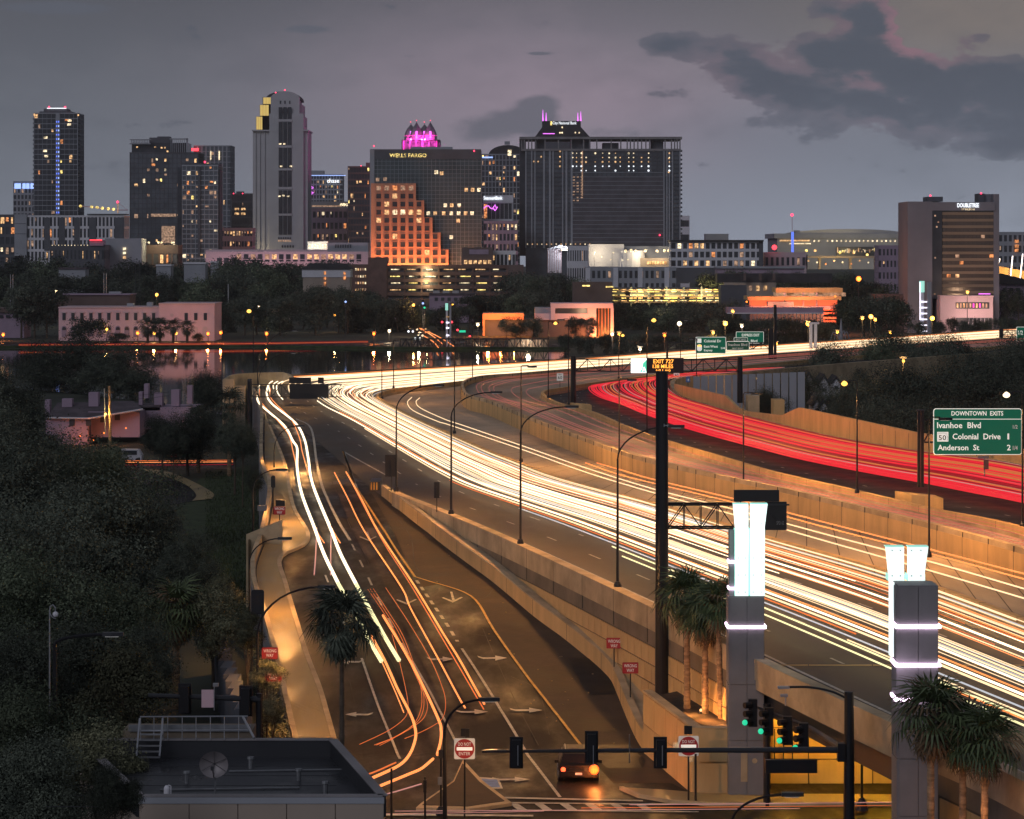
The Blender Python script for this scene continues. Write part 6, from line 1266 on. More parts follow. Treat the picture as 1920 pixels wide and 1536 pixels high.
for px in (640, 645, 650): dot(T, px, 384, 1995, 'lit_pale', 1.1)
T = tower('office_tower', 'dark brown slab tower left of the bank', 652, 694, 313, 1900, 28, 19, 8, 'wall_brown', 'glass_dark', .1, .25, .12); bx(T, 'stair_tower', 686, 694, 305, 313, 1902, 10, 'wall_brown'); dot(T, 677, 311, 1896, 'beacon', .35)
T = Thing('low_building', 'brightly lit white low pavilion right of the courthouse foot', 'building', (X(595, 1700), 1700, 0)); bx(T, 'wall', 577, 614, 453, 470, 1700, 10, 'wall_white'); point(T, (X(590, 1690), 1690, Z(462, 1690)), 6000, (1, .95, .7), 1)
for i in range(7): bx(T, 'window', 579+5*i, 581.5+5*i, 458, 465, 1699.7, .3, 'lit_pale')
# --- bank tower: glass curtain wall behind, stepped orange granite front
Y = 1700
T = Thing('bank_tower', 'wide glass bank tower with golden name and a stepped orange-lit granite front', 'building', (X(798, Y), Y+20, 0))
T.add('glass_core', MB().box(X(694, Y), X(902, Y), Y+.3, Y+30, 0, Z(281, Y)), 'glass_teal')
b = MB()
for i in range(27): x = X(700.5+7.76*i, Y); b.box(x-.09, x+.09, Y+.12, Y+.3, 0, Z(298, Y))
for j in range(26): z = Z(302.5+7.8*j, Y); b.box(X(694, Y), X(902, Y), Y+.13, Y+.3, z-.09, z+.09)
T.add('mullion_grid', b, 'wall_grey', kind='stuff'); bx(T, 'sign_band', 694, 902, 280, 299, Y+.0, .3, 'wall_dark'); bx(T, 'corner_pier', 693.5, 702, 281, 500, Y-.3, 12, 'wall_grey'); bx(T, 'penthouse', 770, 848, 275.5, 281, Y+8, 12, 'wall_grey')
text(T, 'WELLS FARGO', 730.5, 799.5, 288, 295, Y-.05, 'lit_yellow', th=.2, bold=.0)
for px, py in ((818, 323), (828, 325), (874, 356), (886, 356), (898, 356), (847, 385), (835, 385), (861, 385), (803, 400), (816, 400), (832, 400), (846, 400), (860, 400), (873, 400), (885, 400), (845, 294), (857, 292), (846, 445), (859, 414), (708, 337), (722, 336)):
    bx(T, 'lit_window', px-3.2, px+3.2, py-3.4, py+3.4, Y+.05, .15, random.choice(['lit_warm', 'lit_pale', 'lit_pale']) if py != 337 and py != 336 else 'lit_dim')
steps = [(344, 780), (376, 795.5), (408, 811), (436, 826), (468, 841)]
zprev = None
outline = [(X(696, Y), 0), (X(696, Y), Z(344, Y))]
for i, (p, xr_) in enumerate(steps):
    outline.append((X(xr_, Y), Z(p, Y))); 
    outline.append((X(xr_, Y), Z(steps[i+1][0], Y) if i+1 < len(steps) else 0))
T.add('granite_core', MB().slab(outline, Y-3.2, Y), 'granite')
cols_ = lambda py: next(xr_ for p, xr_ in reversed(steps) if py > p)
b = MB(); gl = []
for j in range(10):
    yc = 352.8+15.1*j; xr_ = cols_(yc)
    n = int(round((xr_-702.5)/15.1))
    for i in range(n):
        xa = 705.8+15.1*i
        lt = random.random() < .10; on = 'lit_warm' if lt else 'glass_dark'
        if j == 3: on = random.choice(['lit_pale', 'lit_warm', 'lit_dim', 'glass_dark'])
        if j == 0: on = random.choice(['lit_dim', 'lit_orange', 'lit_dim'])
        bx(T, 'window', xa, xa+9.2, yc-4.6, yc+4.6, Y-3.3, .12, on)
        for q in ((xa-.6, xa+9.8, yc-5.2, yc-4.6), (xa-.6, xa+9.8, yc+4.6, yc+5.2), (xa-.6, xa, yc-4.6, yc+4.6), (xa+9.2, xa+9.8, yc-4.6, yc+4.6)): b.box(X(q[0], Y), X(q[1], Y), Y-3.6, Y-3.2, Z(q[3], Y), Z(q[2], Y))
T.add('window_reveal', b, 'granite', kind='stuff')
for i, px in enumerate((715, 745, 775, 805, 832)): point(T, (X(px, Y), Y-13, 5), 30000, (1, .36, .13), 2)
for px, py in ((701, 274), (889, 283)): dot(T, px, py, Y, 'beacon', .5)
# crown of the tower behind, four magenta spires
Y = 1900; T = Thing('spired_tower', 'tower behind the bank with four magenta-lit pointed turrets', 'building', (X(789, Y), Y+15, 0)); bx(T, 'body', 753, 825, 262, 480, Y+4, 25, 'wall_dark')
for px, pt, yo in ((770, 231, 6), (795.5, 231, 6), (781, 228, 0), (807, 228, 0)):
    x = X(px, Y); yy = Y+yo; rr_ = 4.3; pf = [(rr_, Z(263, Y)), (rr_, Z(254, Y)), (rr_*.86, Z(248, Y)), (rr_*.6, Z(241, Y)), (.25, Z(pt+2, Y)), (.08, Z(pt-2, Y))]
    T.add('turret', MB().lathe(x, yy, pf, 8), 'metal_crown'); bx(T, 'glow_slot', px-1.4, px+1.4, 246, 259, yy-4.6, .4, 'lit_pinkneon'); dot(T, px, pt-2, yy, 'beacon', .3)
    for k in range(3): T.add('rib_ring', MB().lathe(x, yy, [(rr_*(1.02-.16*k), Z(255-5*k, Y)), (rr_*(1.02-.16*k), Z(254-5*k, Y))], 8), 'lit_magenta')
    point(T, (x, yy-7, Z(262, Y)), 9000, (1, .05, .5), .8)
for i, a in enumerate((754, 766, 778, 790, 802, 814)): bx(T, 'buttress', a, a+4, 262, 280, Y+2.6, 1.5, 'metal_crown'); 
for a in (772, 783, 796, 808): bx(T, 'window', a, a+7, 264, 270, Y+3.6, .3, 'glass_dark')
for a in (756, 791, 818): bx(T, 'magenta_strip', a, a+1.5, 264, 280, Y+2.3, .3, 'lit_magenta')
point(T, (X(789, Y), Y-6, Z(285, Y)), 16000, (1, .1, .55), 1)
# --- arched-roof tower, seacoast, grey apartments
Y = 2100; T = tower('residential_tower', 'tower with a shallow arched roof between the bank and the huge block', 903, 975, 290, Y, 28, 24, 11, 'wall_grey', 'glass_dark', .28, .16, .12, litset=(4, 2, 5, 2, 1))
pts = [(X(903, Y), Z(291, Y))]+[(X(952-36*math.cos(math.pi*i/12), Y), Z(291-19*math.sin(math.pi*i/12), Y)) for i in range(13)]+[(X(990, Y), Z(291, Y))]
T.add('arched_roof', MB().slab(pts, Y+.5, Y+24), 'roof_dark'); bx(T, 'roof_box', 946, 956, 265, 271, Y+6, 5, 'wall_grey'); bx(T, 'emblem', 952, 959, 281, 292, Y-.2, .5, 'lit_pale'); bx(T, 'teal_tube', 904, 924, 294, 296.5, Y-.3, .3, 'lit_icy')
Y = 1720; T = tower('bank_building', 'small white-topped bank building with pink neon line', 906, 961, 379, Y, 22, 5, 7, 'wall_white', 'glass_dark', .1, .14, .25); bx(T, 'sign_band', 906, 962, 366, 380, Y-.5, 20, 'wall_white'); text(T, 'SeacoastBank', 907, 942, 368, 374.5, Y-.9, 'lit_white', th=.2, bold=.01)
T.add('neon_line', MB().tube([(X(a, Y-1), Y-1, Z(c, Y-1)) for a, c in ((907, 391), (911, 387), (916, 386), (919, 390), (923, 392), (926, 388), (928, 384), (930, 389), (933, 388), (930, 393), (928, 395), (925, 391))], .3, 5), 'lit_pinkneon')
T = tower('apartment_block', 'grey mid-rise apartments below the small bank building', 907, 971, 416, 1690, 22, 7, 9, 'wall_mauve', 'glass_dark', .4, .35, .16)
# --- huge residential block under construction and the crowned bank behind
Y = 2000; T = Thing('crowned_tower', 'tower with sloping crown, white bank name and four violet spires', 'building', (X(1055, Y), Y+15, 0)); bx(T, 'body', 1003, 1106, 256, 480, Y+2, 28, 'wall_dark')
T.add('sloped_crown', MB().slab([(X(1003, Y), Z(257, Y)), (X(1017, Y), Z(238, Y)), (X(1017, Y), Z(227, Y)), (X(1089, Y), Z(227, Y)), (X(1089, Y), Z(238, Y)), (X(1106, Y), Z(257, Y))], Y, Y+25), 'roof_dark')
text(T, 'City National Bank', 1036, 1081, 228, 235, Y-.3, 'lit_white', th=.2, bold=.0); bx(T, 'logo', 1032, 1035, 228, 235, Y-.4, .3, 'lit_yellow')
for px, pt in ((1018, 206), (1024, 211), (1083.5, 211), (1089, 209)): T.add('spire', MB().tube([(X(px, Y), Y+1, Z(227, Y)), (X(px, Y), Y+1, Z(pt, Y))], [.55, .12], 6), 'lit_pinkneon')
for px in (1050, 1054, 1079, 1086): dot(T, px, 249, Y-.6, 'lit_pale', .6)
dot(T, 1054, 239, Y-.6, 'lit_pale', .6); bx(T, 'pink_lines', 1018, 1040, 250, 251.5, Y-.4, .3, 'lit_pinkneon')
Y = 1720; T = Thing('residential_block', 'huge residential block with open roof frame and rows of work lights', 'building', (X(1125, Y), Y+20, 0))
T.add('core', MB().box(X(986, Y), X(1276, Y), Y+.8, Y+40, 0, Z(281, Y)), 'glass_blue'); bx(T, 'left_wing_core', 974, 986, 262, 480, Y+12, 20, 'glass_dark')
bx(T, 'roof_slab', 974, 1279, 256.5, 261, Y-.5, 42, 'concrete_grey'); bx(T, 'roof_slab', 977, 1277, 279, 283, Y-.3, 40, 'concrete_grey')
for i, px in enumerate((977, 982, 990, 996, 1003, 1021, 1046, 1070, 1093, 1105, 1118, 1145, 1163, 1175, 1181, 1188, 1195, 1202, 1210, 1217, 1246, 1258, 1264, 1269, 1274)): bx(T, 'roof_column', px, px+2.2, 261, 279.5, Y+.2, 1.5, 'concrete_grey')
bx(T, 'plant_room', 1007, 1020, 262, 279, Y+6, 14, 'wall_dark'); bx(T, 'plant_room', 1070, 1104, 262, 279, Y+5, 16, 'wall_dark'); bx(T, 'plant_room', 1222, 1244, 262, 279, Y+5, 16, 'wall_dark'); bx(T, 'plant_room', 1130, 1160, 268, 279, Y+6, 14, 'wall_dark')
for px in (986, 997, 1003, 1020, 1031, 1037, 1055, 1062, 1072): 
    wd_ = 2.4 if px not in (1020, 1031, 1062, 1072) else 3.6; bx(T, 'pier', px-wd_/2, px+wd_/2, 283, 465, Y+.1, .9, 'wall_grey')
for px in (1245, 1250.5, 1255, 1261, 1275): bx(T, 'pier', px-1.2, px+1.2, 283, 465, Y+.1, .9, 'wall_grey')
nf = 22; fh = (462-283)/nf
b = MB()
for j in range(nf+1):
    zz = Z(283+fh*j, Y); b.box(X(986, Y), X(1072, Y), Y+.2, Y+.8, zz-.28, zz+.28); b.box(X(1245, Y), X(1277, Y), Y+.2, Y+.8, zz-.28, zz+.28); b.box(X(1276, Y), X(1279.5, Y), Y+1, Y+5, zz-.5, zz+.5)
T.add('floor_band', b, 'wall_dark', kind='stuff'); bx(T, 'net_face', 1073, 1244, 330, 460, Y+.5, .3, 'mesh_net')
b = MB()
for j in range(5, nf+1): zz = Z(283+fh*j, Y); b.box(X(1073, Y), X(1244, Y), Y+.25, Y+.5, zz-.13, zz+.13)
T.add('slab_line', b, 'wall_grey', kind='stuff'); b = MB()
for j in range(5): zz = Z(285+fh*j, Y); b.box(X(1073, Y), X(1244, Y), Y+.2, Y+.8, zz-.4, zz+.3)
T.add('open_floor', b, 'wall_dark', kind='stuff')
for i in range(20): bx(T, 'floor_column', 1076+8.6*i, 1078+8.6*i, 283, 330, Y+.3, .5, 'wall_dark')
wl = {}
for j in range(5):
    for px in (1074, 1081, 1090, 1099, 1116, 1130, 1142, 1154, 1163, 1179, 1188, 1203, 1216, 1255):
        if random.random() < (.85 if j < 3 else .6): wl.setdefault('lit_pale' if j in (0, 1) and random.random() < .7 else 'lit_warm' if j < 3 else 'lit_white', MB()).ball((X(px, Y), Y-.1, Z(287.5+fh*j, Y)), random.uniform(.3, .62), 6, 4)
for px, py in ((1050, 284), (1050, 294), (1050, 303), (1050, 312), (1015, 294), (1001, 303), (1009, 303), (1254, 297), (1254, 323)): wl.setdefault('lit_warm', MB()).ball((X(px, Y), Y-.1, Z(py, Y)), .5, 6, 4)
for m, b in wl.items(): T.add('work_light', b, m, kind='stuff')
b = MB()
for j in range(9):
    for a in (1074, 1081, 1089): b.box(X(a, Y), X(a+4, Y), Y+.05, Y+.2, Z(331+5.5*j+2.2, Y), Z(331+5.5*j, Y)) if random.random() < .8 else None
T.add('lit_window', b, 'lit_dim', kind='stuff'); bx(T, 'hoist_light', 1090.5, 1093, 283, 368, Y-.1, .2, 'lit_dim'); dot(T, 1237, 441, Y-1, 'beacon', .5)
for i in range(14): bx(T, 'ground_light', 988+9*i, 990+9*i, 457, 459, Y-1, .4, 'lit_warm' if i % 3 else 'lit_pale')
T = tower('office_building', 'small pale office slab at the right flank of the huge block', 1271, 1293, 406, 2000, 20, 5, 1, 'wall_white', 'glass_dark', .05, .55, 0)
T = tower('plant_building', 'plain grey box on the skyline right of the huge block', 1323, 1366, 440, 1900, 15, 1, 3, 'wall_grey', 'wall_grey', .1, .2, 0)
# --- civic and event buildings in front
T = Thing('podium_building', 'long pink stone building with square windows before the courthouse', 'building', (X(537, 1500), 1510, 0)); Y = 1500
bx(T, 'wall', 385, 690, 472, 520, Y+.4, 20, 'wall_pink'); bx(T, 'upper_wall', 385, 640, 468, 472.5, Y+3, 15, 'wall_pink'); bx(T, 'annex', 614, 690, 455, 472, Y+2, 15, 'wall_grey')
for i in range(20): 
    px = 444+13.2*i
    if px < 690-9: bx(T, 'window', px, px+8.5, 477, 486, Y+.3, .2, random.choice(['glass_dark', 'glass_dark', 'lit_dim', 'lit_warm'])); bx(T, 'window', px, px+8.5, 487.3, 490.5, Y+.3, .2, 'glass_dark')
for a in (407, 420, 434): bx(T, 'tall_window', a, a+9, 484, 505, Y+.3, .2, 'glass_dark')
for i in range(7): bx(T, 'small_window', 628+4.6*i, 631+4.6*i, 459, 465, Y+1.8, .3, 'glass_dark')
for px in (430, 520, 620): point(T, (X(px, Y), Y-10, 4), 9000, (1, .55, .6), 2)
Y = 1250; T = Thing('condo_building', 'cream condominium with dark hipped roof and lit stair window', 'building', (X(610, Y), Y+8, 0)); bx(T, 'wall', 568, 656, 505, 560, Y, 16, 'wall_tan'); bx(T, 'upper_wall', 566, 657, 505, 520, Y-.3, 17, 'wall_white')
T.add('roof', MB().slab([(X(564, Y), Z(505, Y)), (X(582, Y), Z(494, Y)), (X(650, Y), Z(494, Y)), (X(660, Y), Z(505, Y))], Y-1, Y+17), 'roof_dark')
for px, py in ((609, 512), (609, 522), (609, 532), (646, 513), (646, 521)): bx(T, 'stair_window', px-2, px+2, py-3, py+3, Y-.5, .3, 'lit_orange')
Y = 1300; T = Thing('brick_garage', 'brown brick parking garage with bright slotted decks below the bank', 'garage', (X(820, Y), Y+10, 0)); bx(T, 'core', 724, 982, 498, 560, Y+1, 20, 'wall_dark'); bx(T, 'stair_tower', 690, 725, 483, 562, Y-1, 12, 'wall_brick'); bx(T, 'annex', 655, 691, 496, 560, Y, 16, 'wall_brick'); bx(T, 'right_end', 952, 982, 497, 560, Y-.3, 18, 'wall_brown')
for p_ in (497, 510, 522.5, 535, 548): bx(T, 'spandrel', 725, 953, p_, p_+6.6, Y-.4, 1.6, 'wall_brick')
for i in range(8): bx(T, 'deck_pier', 725+32*i, 728+32*i, 497, 560, Y-.2, 1.2, 'wall_brick')
for p_ in (504.5, 517.5, 530, 542.8):
    for k in range(7): a = 734+32*k+random.uniform(-3, 3); bx(T, 'deck_light', a, a+random.uniform(6, 20), p_, p_+1.6, Y+.2, .4, random.choice(['lit_yellow', 'lit_pale', 'lit_warm']))
    for k in range(5): bx(T, 'slot_window', 666+4.5*k, 668.4+4.5*k, p_-1.5, p_+2.8, Y-.2, .3, random.choice(['lit_warm', 'lit_dim', 'lit_pale']))
for p_ in (504.5, 517.5, 530): point(T, (X(800, Y), Y-2, Z(p_, Y)), 1500, (1, .8, .4), .5)
T = Thing('office_building', 'low brick pavilion with warmly lit front right of the granite steps', 'building', (X(895, 1450), 1455, 0)); bx(T, 'wall', 866, 924, 464, 498, 1450, 14, 'wall_brown'); bx(T, 'panel', 880, 916, 468, 477, 1449.7, .3, 'wall_mauve')
for i in range(6): bx(T, 'lit_window', 870+9*i, 876+9*i, 488, 495, 1449.6, .3, 'lit_warm')
T = tower('apartment_block', 'small white apartments right of the lit brick pavilion', 923, 967, 472, 1460, 14, 3, 6, 'wall_white', 'glass_dark', .35, .35, .3)
T = Thing('striped_block', 'narrow pink striped wall block in front of the huge tower', 'building', (X(1040, 1500), 1506, 0)); bx(T, 'wall', 1027, 1053, 466, 512, 1500, 12, 'wall_pink')
for i in range(6): bx(T, 'rib', 1028+4.2*i, 1029.2+4.2*i, 467, 512, 1499.6, .5, 'wall_white')
T.add('pitched_cap', MB().slab([(X(1026, 1500), Z(467, 1500)), (X(1050, 1500), Z(459, 1500)), (X(1062, 1500), Z(462, 1500)), (X(1062, 1500), Z(467, 1500))], 1500, 1512), 'wall_white'); bx(T, 'floodlight', 1053, 1064, 466, 470, 1497, 1, 'lit_pale'); point(T, (X(1058, 1495), 1495, Z(467, 1495)), 3500, (.9, .95, 1), 1)
T = tower('office_building', 'white three-storey office with narrow windows by the event hall', 1064, 1103, 463, 1480, 14, 3, 9, 'wall_white', 'glass_dark', .45, .4, .08)
Y = 1450; T = Thing('event_hall', 'blank white event hall with lit terrace before the huge block', 'building', (X(1180, Y), Y+15, 0)); bx(T, 'wall', 1104, 1170, 458, 500, Y, 25, 'wall_white'); bx(T, 'rear_wall', 1165, 1258, 462, 500, Y+8, 20, 'wall_grey'); bx(T, 'round_wall', 1196, 1256, 484, 502, Y-2, 10, 'wall_tan'); T.add('drum', MB().lathe(X(1185, Y), Y+3, [(6.5, 0), (6.5, Z(470, Y))], 16), 'wall_white')
for px, py in ((1173, 471), (1183, 470), (1192, 471), (1210, 470), (1232, 471), (1246, 470), (1254, 470)): dot(T, px, py, Y-3, 'lit_pale', .8)
for px, py in ((1145, 487), (1167, 488), (1115, 473), (1150, 474), (1128, 482), (1177, 487)): dot(T, px, py, Y-6, 'lit_pale', .35)
for i in range(8): bx(T, 'arch_window', 1213+4.8*i, 1216.5+4.8*i, 490, 496, Y-2.4, .3, 'lit_warm')
for px in (1120, 1200, 1235): point(T, (X(px, Y), Y-8, Z(474, Y)), 3500, (1, .8, .5), 1)
for px, a in ((1114, 473), (1148, 474)): b = MB().tube([(X(px, Y-9), Y-9, 0), (X(px, Y-9), Y-9, Z(a, Y-9))], .1, 5); T.add('flagpole', b, 'aluminium')
Y = 1330; T = tower('apartment_block', 'long grey-white apartment row with paired windows above the yellow garage', 1098, 1268, 503, Y, 15, 3, 17, 'wall_grey', 'glass_dark', .45, .4, .14, indiv=True); 
for a in (1098, 1150, 1196, 1246): bx(T, 'bay', a, a+9, 502, 545, Y-.5, .6, 'wall_white')
Y = 1400; T = tower('office_building', 'white office with large square windows on three floors', 1258, 1428, 453, Y, 20, 3, 16, 'wall_white', 'glass_dark', .32, .34, .12, indiv=True, pyb=502); bx(T, 'roof_overhang', 1256, 1432, 450, 453.2, Y-1.5, 24, 'roof_dark'); bx(T, 'base', 1258, 1428, 502, 530, Y+.2, 18, 'wall_dark'); bx(T, 'dark_end', 1423, 1431, 453, 502, Y-.2, 10, 'wall_dark')
T = tower('hotel_building', 'small pink building with four columns of square windows under the lit mast', 1433, 1512, 475, 1420, 14, 3, 8, 'wall_pink', 'glass_dark', .5, .5, .2, indiv=True); dot(T, 1452, 464, 1418, 'lit_red', 1.3); bx(T, 'side_wing', 1503, 1514, 478, 505, 1422, 12, 'wall_brown')
T = Thing('low_roof_building', 'long low grey roof strip before the pink building', 'building', (X(1400, 1250), 1255, 0)); bx(T, 'wall', 1345, 1508, 503, 515, 1250, 14, 'wall_mauve'); bx(T, 'roof', 1343, 1510, 500, 503.5, 1249, 16, 'wall_grey')
Y = 1700; T = Thing('lattice_mast', 'slender mast with blue-lit base and red beacon on the skyline', 'mast', (X(1486, Y), Y, 0)); T.add('blue_section', MB().tube([(X(1486, Y), Y, Z(475, Y)), (X(1486, Y), Y, Z(435, Y))], .75, 4), 'lit_blue'); T.add('mast', MB().tube([(X(1485.5, Y), Y, Z(435, Y)), (X(1485, Y), Y, Z(404, Y))], .18, 5), 'wall_rose'); dot(T, 1485, 403, Y, 'beacon', .9); b = MB()
for k in range(10): z_ = Z(473-4*k, Y); b.tube([(X(1484, Y), Y-.8, z_), (X(1488, Y), Y-.8, Z(470-4*k, Y))], .12, 4)
T.add('lattice', b, 'wall_white')
# arena
Y = 1900; T = Thing('arena', 'wide low arena with curved metal roof and a row of lights', 'stadium', (X(1590, Y), Y+40, 0)); bx(T, 'wall', 1457, 1700, 446, 505, Y, 70, 'wall_grey'); bx(T, 'fascia', 1452, 1702, 438, 447, Y-1, 72, 'wall_grey')
pts = [(X(1485, Y), Z(439, Y))]+[(X(1593-105*math.cos(math.pi*i/16), Y), Z(439-9.5*math.sin(math.pi*i/16), Y)) for i in range(17)]+[(X(1702, Y), Z(439, Y))]
T.add('curved_roof', MB().slab(pts, Y+1, Y+70), 'aluminium'); bx(T, 'roof_unit', 1490, 1500, 432, 438, Y+2, 6, 'wall_grey')
for i in range(20): bx(T, 'roof_rib', 1520+8*i, 1521+8*i, 432, 438, Y-.4, 1, 'wall_white') if False else None
for i in range(20): 
    if i not in (2,): dot(T, 1527+8.4*i, 452, Y-1.4, 'lit_pale', .65)
bx(T, 'lit_concourse', 1462, 1518, 450, 452.5, Y-1.3, .4, 'lit_warm'); bx(T, 'lit_concourse', 1480, 1520, 456, 458, Y-1.3, .4, 'lit_pale'); bx(T, 'glass_hall', 1568, 1650, 463, 480, Y-2, 2, 'glass_dark')
for k in range(26): bx(T, 'hall_light', 1570+3*k, 1571.5+3*k, 464+random.uniform(0, 8), 466+random.uniform(2, 9), Y-2.4, .3, random.choice(['lit_pale', 'lit_yellow', 'lit_warm', 'lit_dim']))
for k, px in enumerate((1528, 1575, 1504, 1512, 1601, 1626)): dot(T, px, 470+(k % 3)*4, Y-40, 'lit_yellow' if k % 2 else 'lit_warm', .9)
point(T, (X(1540, 1850), 1850, Z(480, 1850)), 12000, (1, .75, .3), 2); point(T, (X(1610, 1850), 1850, Z(475, 1850)), 12000, (1, .8, .45), 2)
Y = 1600; T = Thing('flyover', 'elevated road lit yellow in front of the arena', 'bridge', (X(1570, Y), Y, 0)); bx(T, 'deck', 1512, 1660, 480, 484, Y, 10, 'wall_tan')
for px in (1535, 1593, 1640): bx(T, 'pier', px, px+4, 484, 505, Y+2, 4, 'wall_tan')
for k in range(9): dot(T, 1516+16*k, 489+(k % 3)*3, Y-8, ['lit_warm', 'lit_pale', 'lit_orange'][k % 3], .55)
point(T, (X(1560, Y), Y-12, 14), 9000, (1, .7, .25), 2)
T = tower('apartment_block', 'pink-grey apartment block at the left foot of the hotel', 1647, 1703, 462, 1350, 15, 5, 8, 'wall_mauve', 'glass_dark', .5, .45, .12)
# hotel slab
Y = 890; T = Thing('hotel', 'tall bronze-glass hotel slab with concrete ends and a white name on top', 'hotel', (X(1785, Y), Y+12, 0))
bx(T, 'left_end_wall', 1702, 1748, 378, 625, Y, 22, 'wall_hotel'); bx(T, 'top_band', 1748, 1866, 379, 395, Y-.0, 22, 'wall_hotel'); bx(T, 'right_end_wall', 1863, 1873.5, 364, 625, Y+.4, 20, 'wall_hotel'); bx(T, 'lift_tower', 1843, 1873, 364, 380, Y+6, 10, 'wall_hotel')
bx(T, 'penthouse', 1739, 1768, 369, 378, Y+5, 10, 'wall_dark'); bx(T, 'penthouse', 1835, 1846, 363, 379, Y+5, 8, 'wall_dark'); bx(T, 'glass_core', 1748, 1863, 395, 560, Y+1.0, 18, 'glass_bronze')
bx(T, 'dark_bay', 1747, 1766, 395, 560, Y+.3, 1, 'glass_dark'); mat('bronze_band', (.26, .19, .13), .6, var=.15, vs=.1)
for j in range(13): bx(T, 'floor_band', 1767, 1863, 398+12.3*j, 403.2+12.3*j, Y+.35, .8, 'bronze_band')
for j in range(13):
    for i in range(12): 
        on = random.random() < .05; bx(T, 'window', 1767.5+8*i, 1774.6+8*i, 403.6+12.3*j, 409.8+12.3*j, Y+.6, .2, random.choice(['lit_warm', 'lit_orange', 'lit_dim']) if on else 'glass_bronze')
for px, p_ in ((1752, 403), (1755, 424), (1752, 482), (1758, 415), (1751, 550)): bx(T, 'lit_window', px, px+3, p_, p_+3, Y+.2, .15, 'lit_dim')
text(T, 'DOUBLETREE', 1795, 1835.5, 381, 389, Y-.1, 'lit_white', th=.15, bold=.01); text(T, 'BY HILTON', 1803, 1827, 391, 394.3, Y-.1, 'lit_pale', th=.12, bold=.0)
for px, py in ((1744.5, 367), (1839.5, 362.5)): dot(T, px, py, Y+5, 'beacon', .3)
bx(T, 'podium', 1763, 1862, 556, 626, Y-6, 18, 'wall_pink'); bx(T, 'podium_window_band', 1792, 1855, 567, 579, Y-6.2, .3, 'glass_dark')
for i in range(10): bx(T, 'lit_window', 1794+6*i, 1797+6*i, 569, 577, Y-6.4, .2, random.choice(['lit_warm', 'lit_dim', 'lit_magenta', 'lit_dim']))
bx(T, 'entrance', 1793, 1860, 596, 622, Y-6.3, .4, 'glass_dark'); bx(T, 'roof_line', 1763, 1863, 554.5, 557, Y-6.5, 19, 'wall_pink')
for i in range(7): T.add('atrium_mullion', MB().tube([(X(1811+7*i, Y), Y-7.2, Z(596, Y)), (X(1806+8*i, Y), Y-8.6, Z(614, Y))], .12, 4), 'wall_grey')
bx(T, 'purple_sign', 1835, 1857, 550.5, 552, Y-6.6, .3, 'lit_pinkneon')
for px in (1800, 1845): point(T, (X(px, Y), Y-14, 6), 1800, (1, .6, .5), 1)
point(T, (X(1815, Y), Y-22, 12), 2500, (1, .6, .35), 1)
bx(T, 'side_annex', 1640, 1703, 552, 566, Y+10, 14, 'wall_brown'); bx(T, 'side_annex', 1664, 1703, 585, 625, Y+8, 12, 'wall_brown')
T = tower('apartment_block', 'grey apartment block behind the hotel at the right edge', 1872, 1935, 437, 1300, 20, 7, 7, 'wall_grey', 'glass_dark', .4, .4, .14)
for p_ in (450, 459, 467): bx(T, 'lit_balcony', 1903, 1910, p_, p_+5, 1299, .4, 'lit_orange')
Y = 1100; T = Thing('flyover', 'yellow-lit elevated highway at the right edge above the rooftops', 'bridge', (X(1900, Y), Y, 0)); T.add('deck', MB().slab([(X(1871, Y), Z(499, Y)), (X(1940, Y), Z(512, Y)), (X(1940, Y), Z(534, Y)), (X(1871, Y), Z(514, Y))], Y, Y+10), 'concrete_warm'); point(T, (X(1900, Y), Y-10, Z(505, Y)), 9000, (1, .6, .15), 1)
for i, (a, c, p0, p1) in enumerate(((1893, 1897, 480, 520), (1911, 1916, 476, 524), (1871, 1873, 485, 493))): T.add('light_pylon_tube', MB().tube([(X(a, Y), Y-2, Z(p1, Y)), (X(c, Y), Y-2, Z(p0, Y))], .22, 5), 'rung_white')
T = Thing('house', 'house with dark pitched roof and grey walls at the far right', 'house', (X(1900, 950), 955, 0)); T.add('roof', MB().slab([(X(1868, 950), Z(532, 950)), (X(1878, 950), Z(513, 950)), (X(1940, 950), Z(528, 950)), (X(1940, 950), Z(534, 950))], 950, 965), 'roof_dark'); bx(T, 'wall', 1872, 1930, 532, 600, 951, 12, 'wall_mauve')
for a in (1880, 1893, 1906): bx(T, 'window', a, a+7, 540, 551, 950.6, .3, 'glass_dark')
# --- near lake: pink historic building
Y = 812; T = Thing('historic_building', 'pink historic building with arched ground-floor windows on the lake road', 'building', (X(255, Y), Y+8, 0))
bx(T, 'wall', 110, 300, 577, 641, Y+.4, 18, 'wall_rose'); bx(T, 'corner_wing', 298, 402, 570, 641, Y-.8, 20, 'wall_rose'); bx(T, 'parapet', 109, 299, 575.5, 578, Y+.2, 18.5, 'wall_pink'); bx(T, 'parapet', 297.5, 403, 568.5, 571, Y-1, 20.5, 'wall_pink')
def arched(px, p0, p1, w_, yy):
    pts = [(X(px-w_/2, Y), Z(p1, Y)), (X(px-w_/2, Y), Z(p0+w_/2, Y))]+[(X(px-w_/2*math.cos(math.pi*i/8), Y), Z(p0+w_/2-w_/2*math.sin(math.pi*i/8), Y)) for i in range(1, 8)]+[(X(px+w_/2, Y), Z(p0+w_/2, Y)), (X(px+w_/2, Y), Z(p1, Y))]
    return MB().slab(pts, yy, yy+.2)
for i in range(11):
    px = 120+16.8*i; f_ = bx(T, 'window', px-3, px+3, 587, 600.5, Y+.25, .2, 'glass_dark'); bx(T, 'lintel', px-4.6, px+4.6, 585, 587, Y+.1, .3, 'wall_pink'); T.add('arched_window', arched(px, 611, 632, 9, Y+.22), 'wall_mauve'); T.add('arch_glass', arched(px, 613, 619, 7, Y+.15), 'glass_dark')
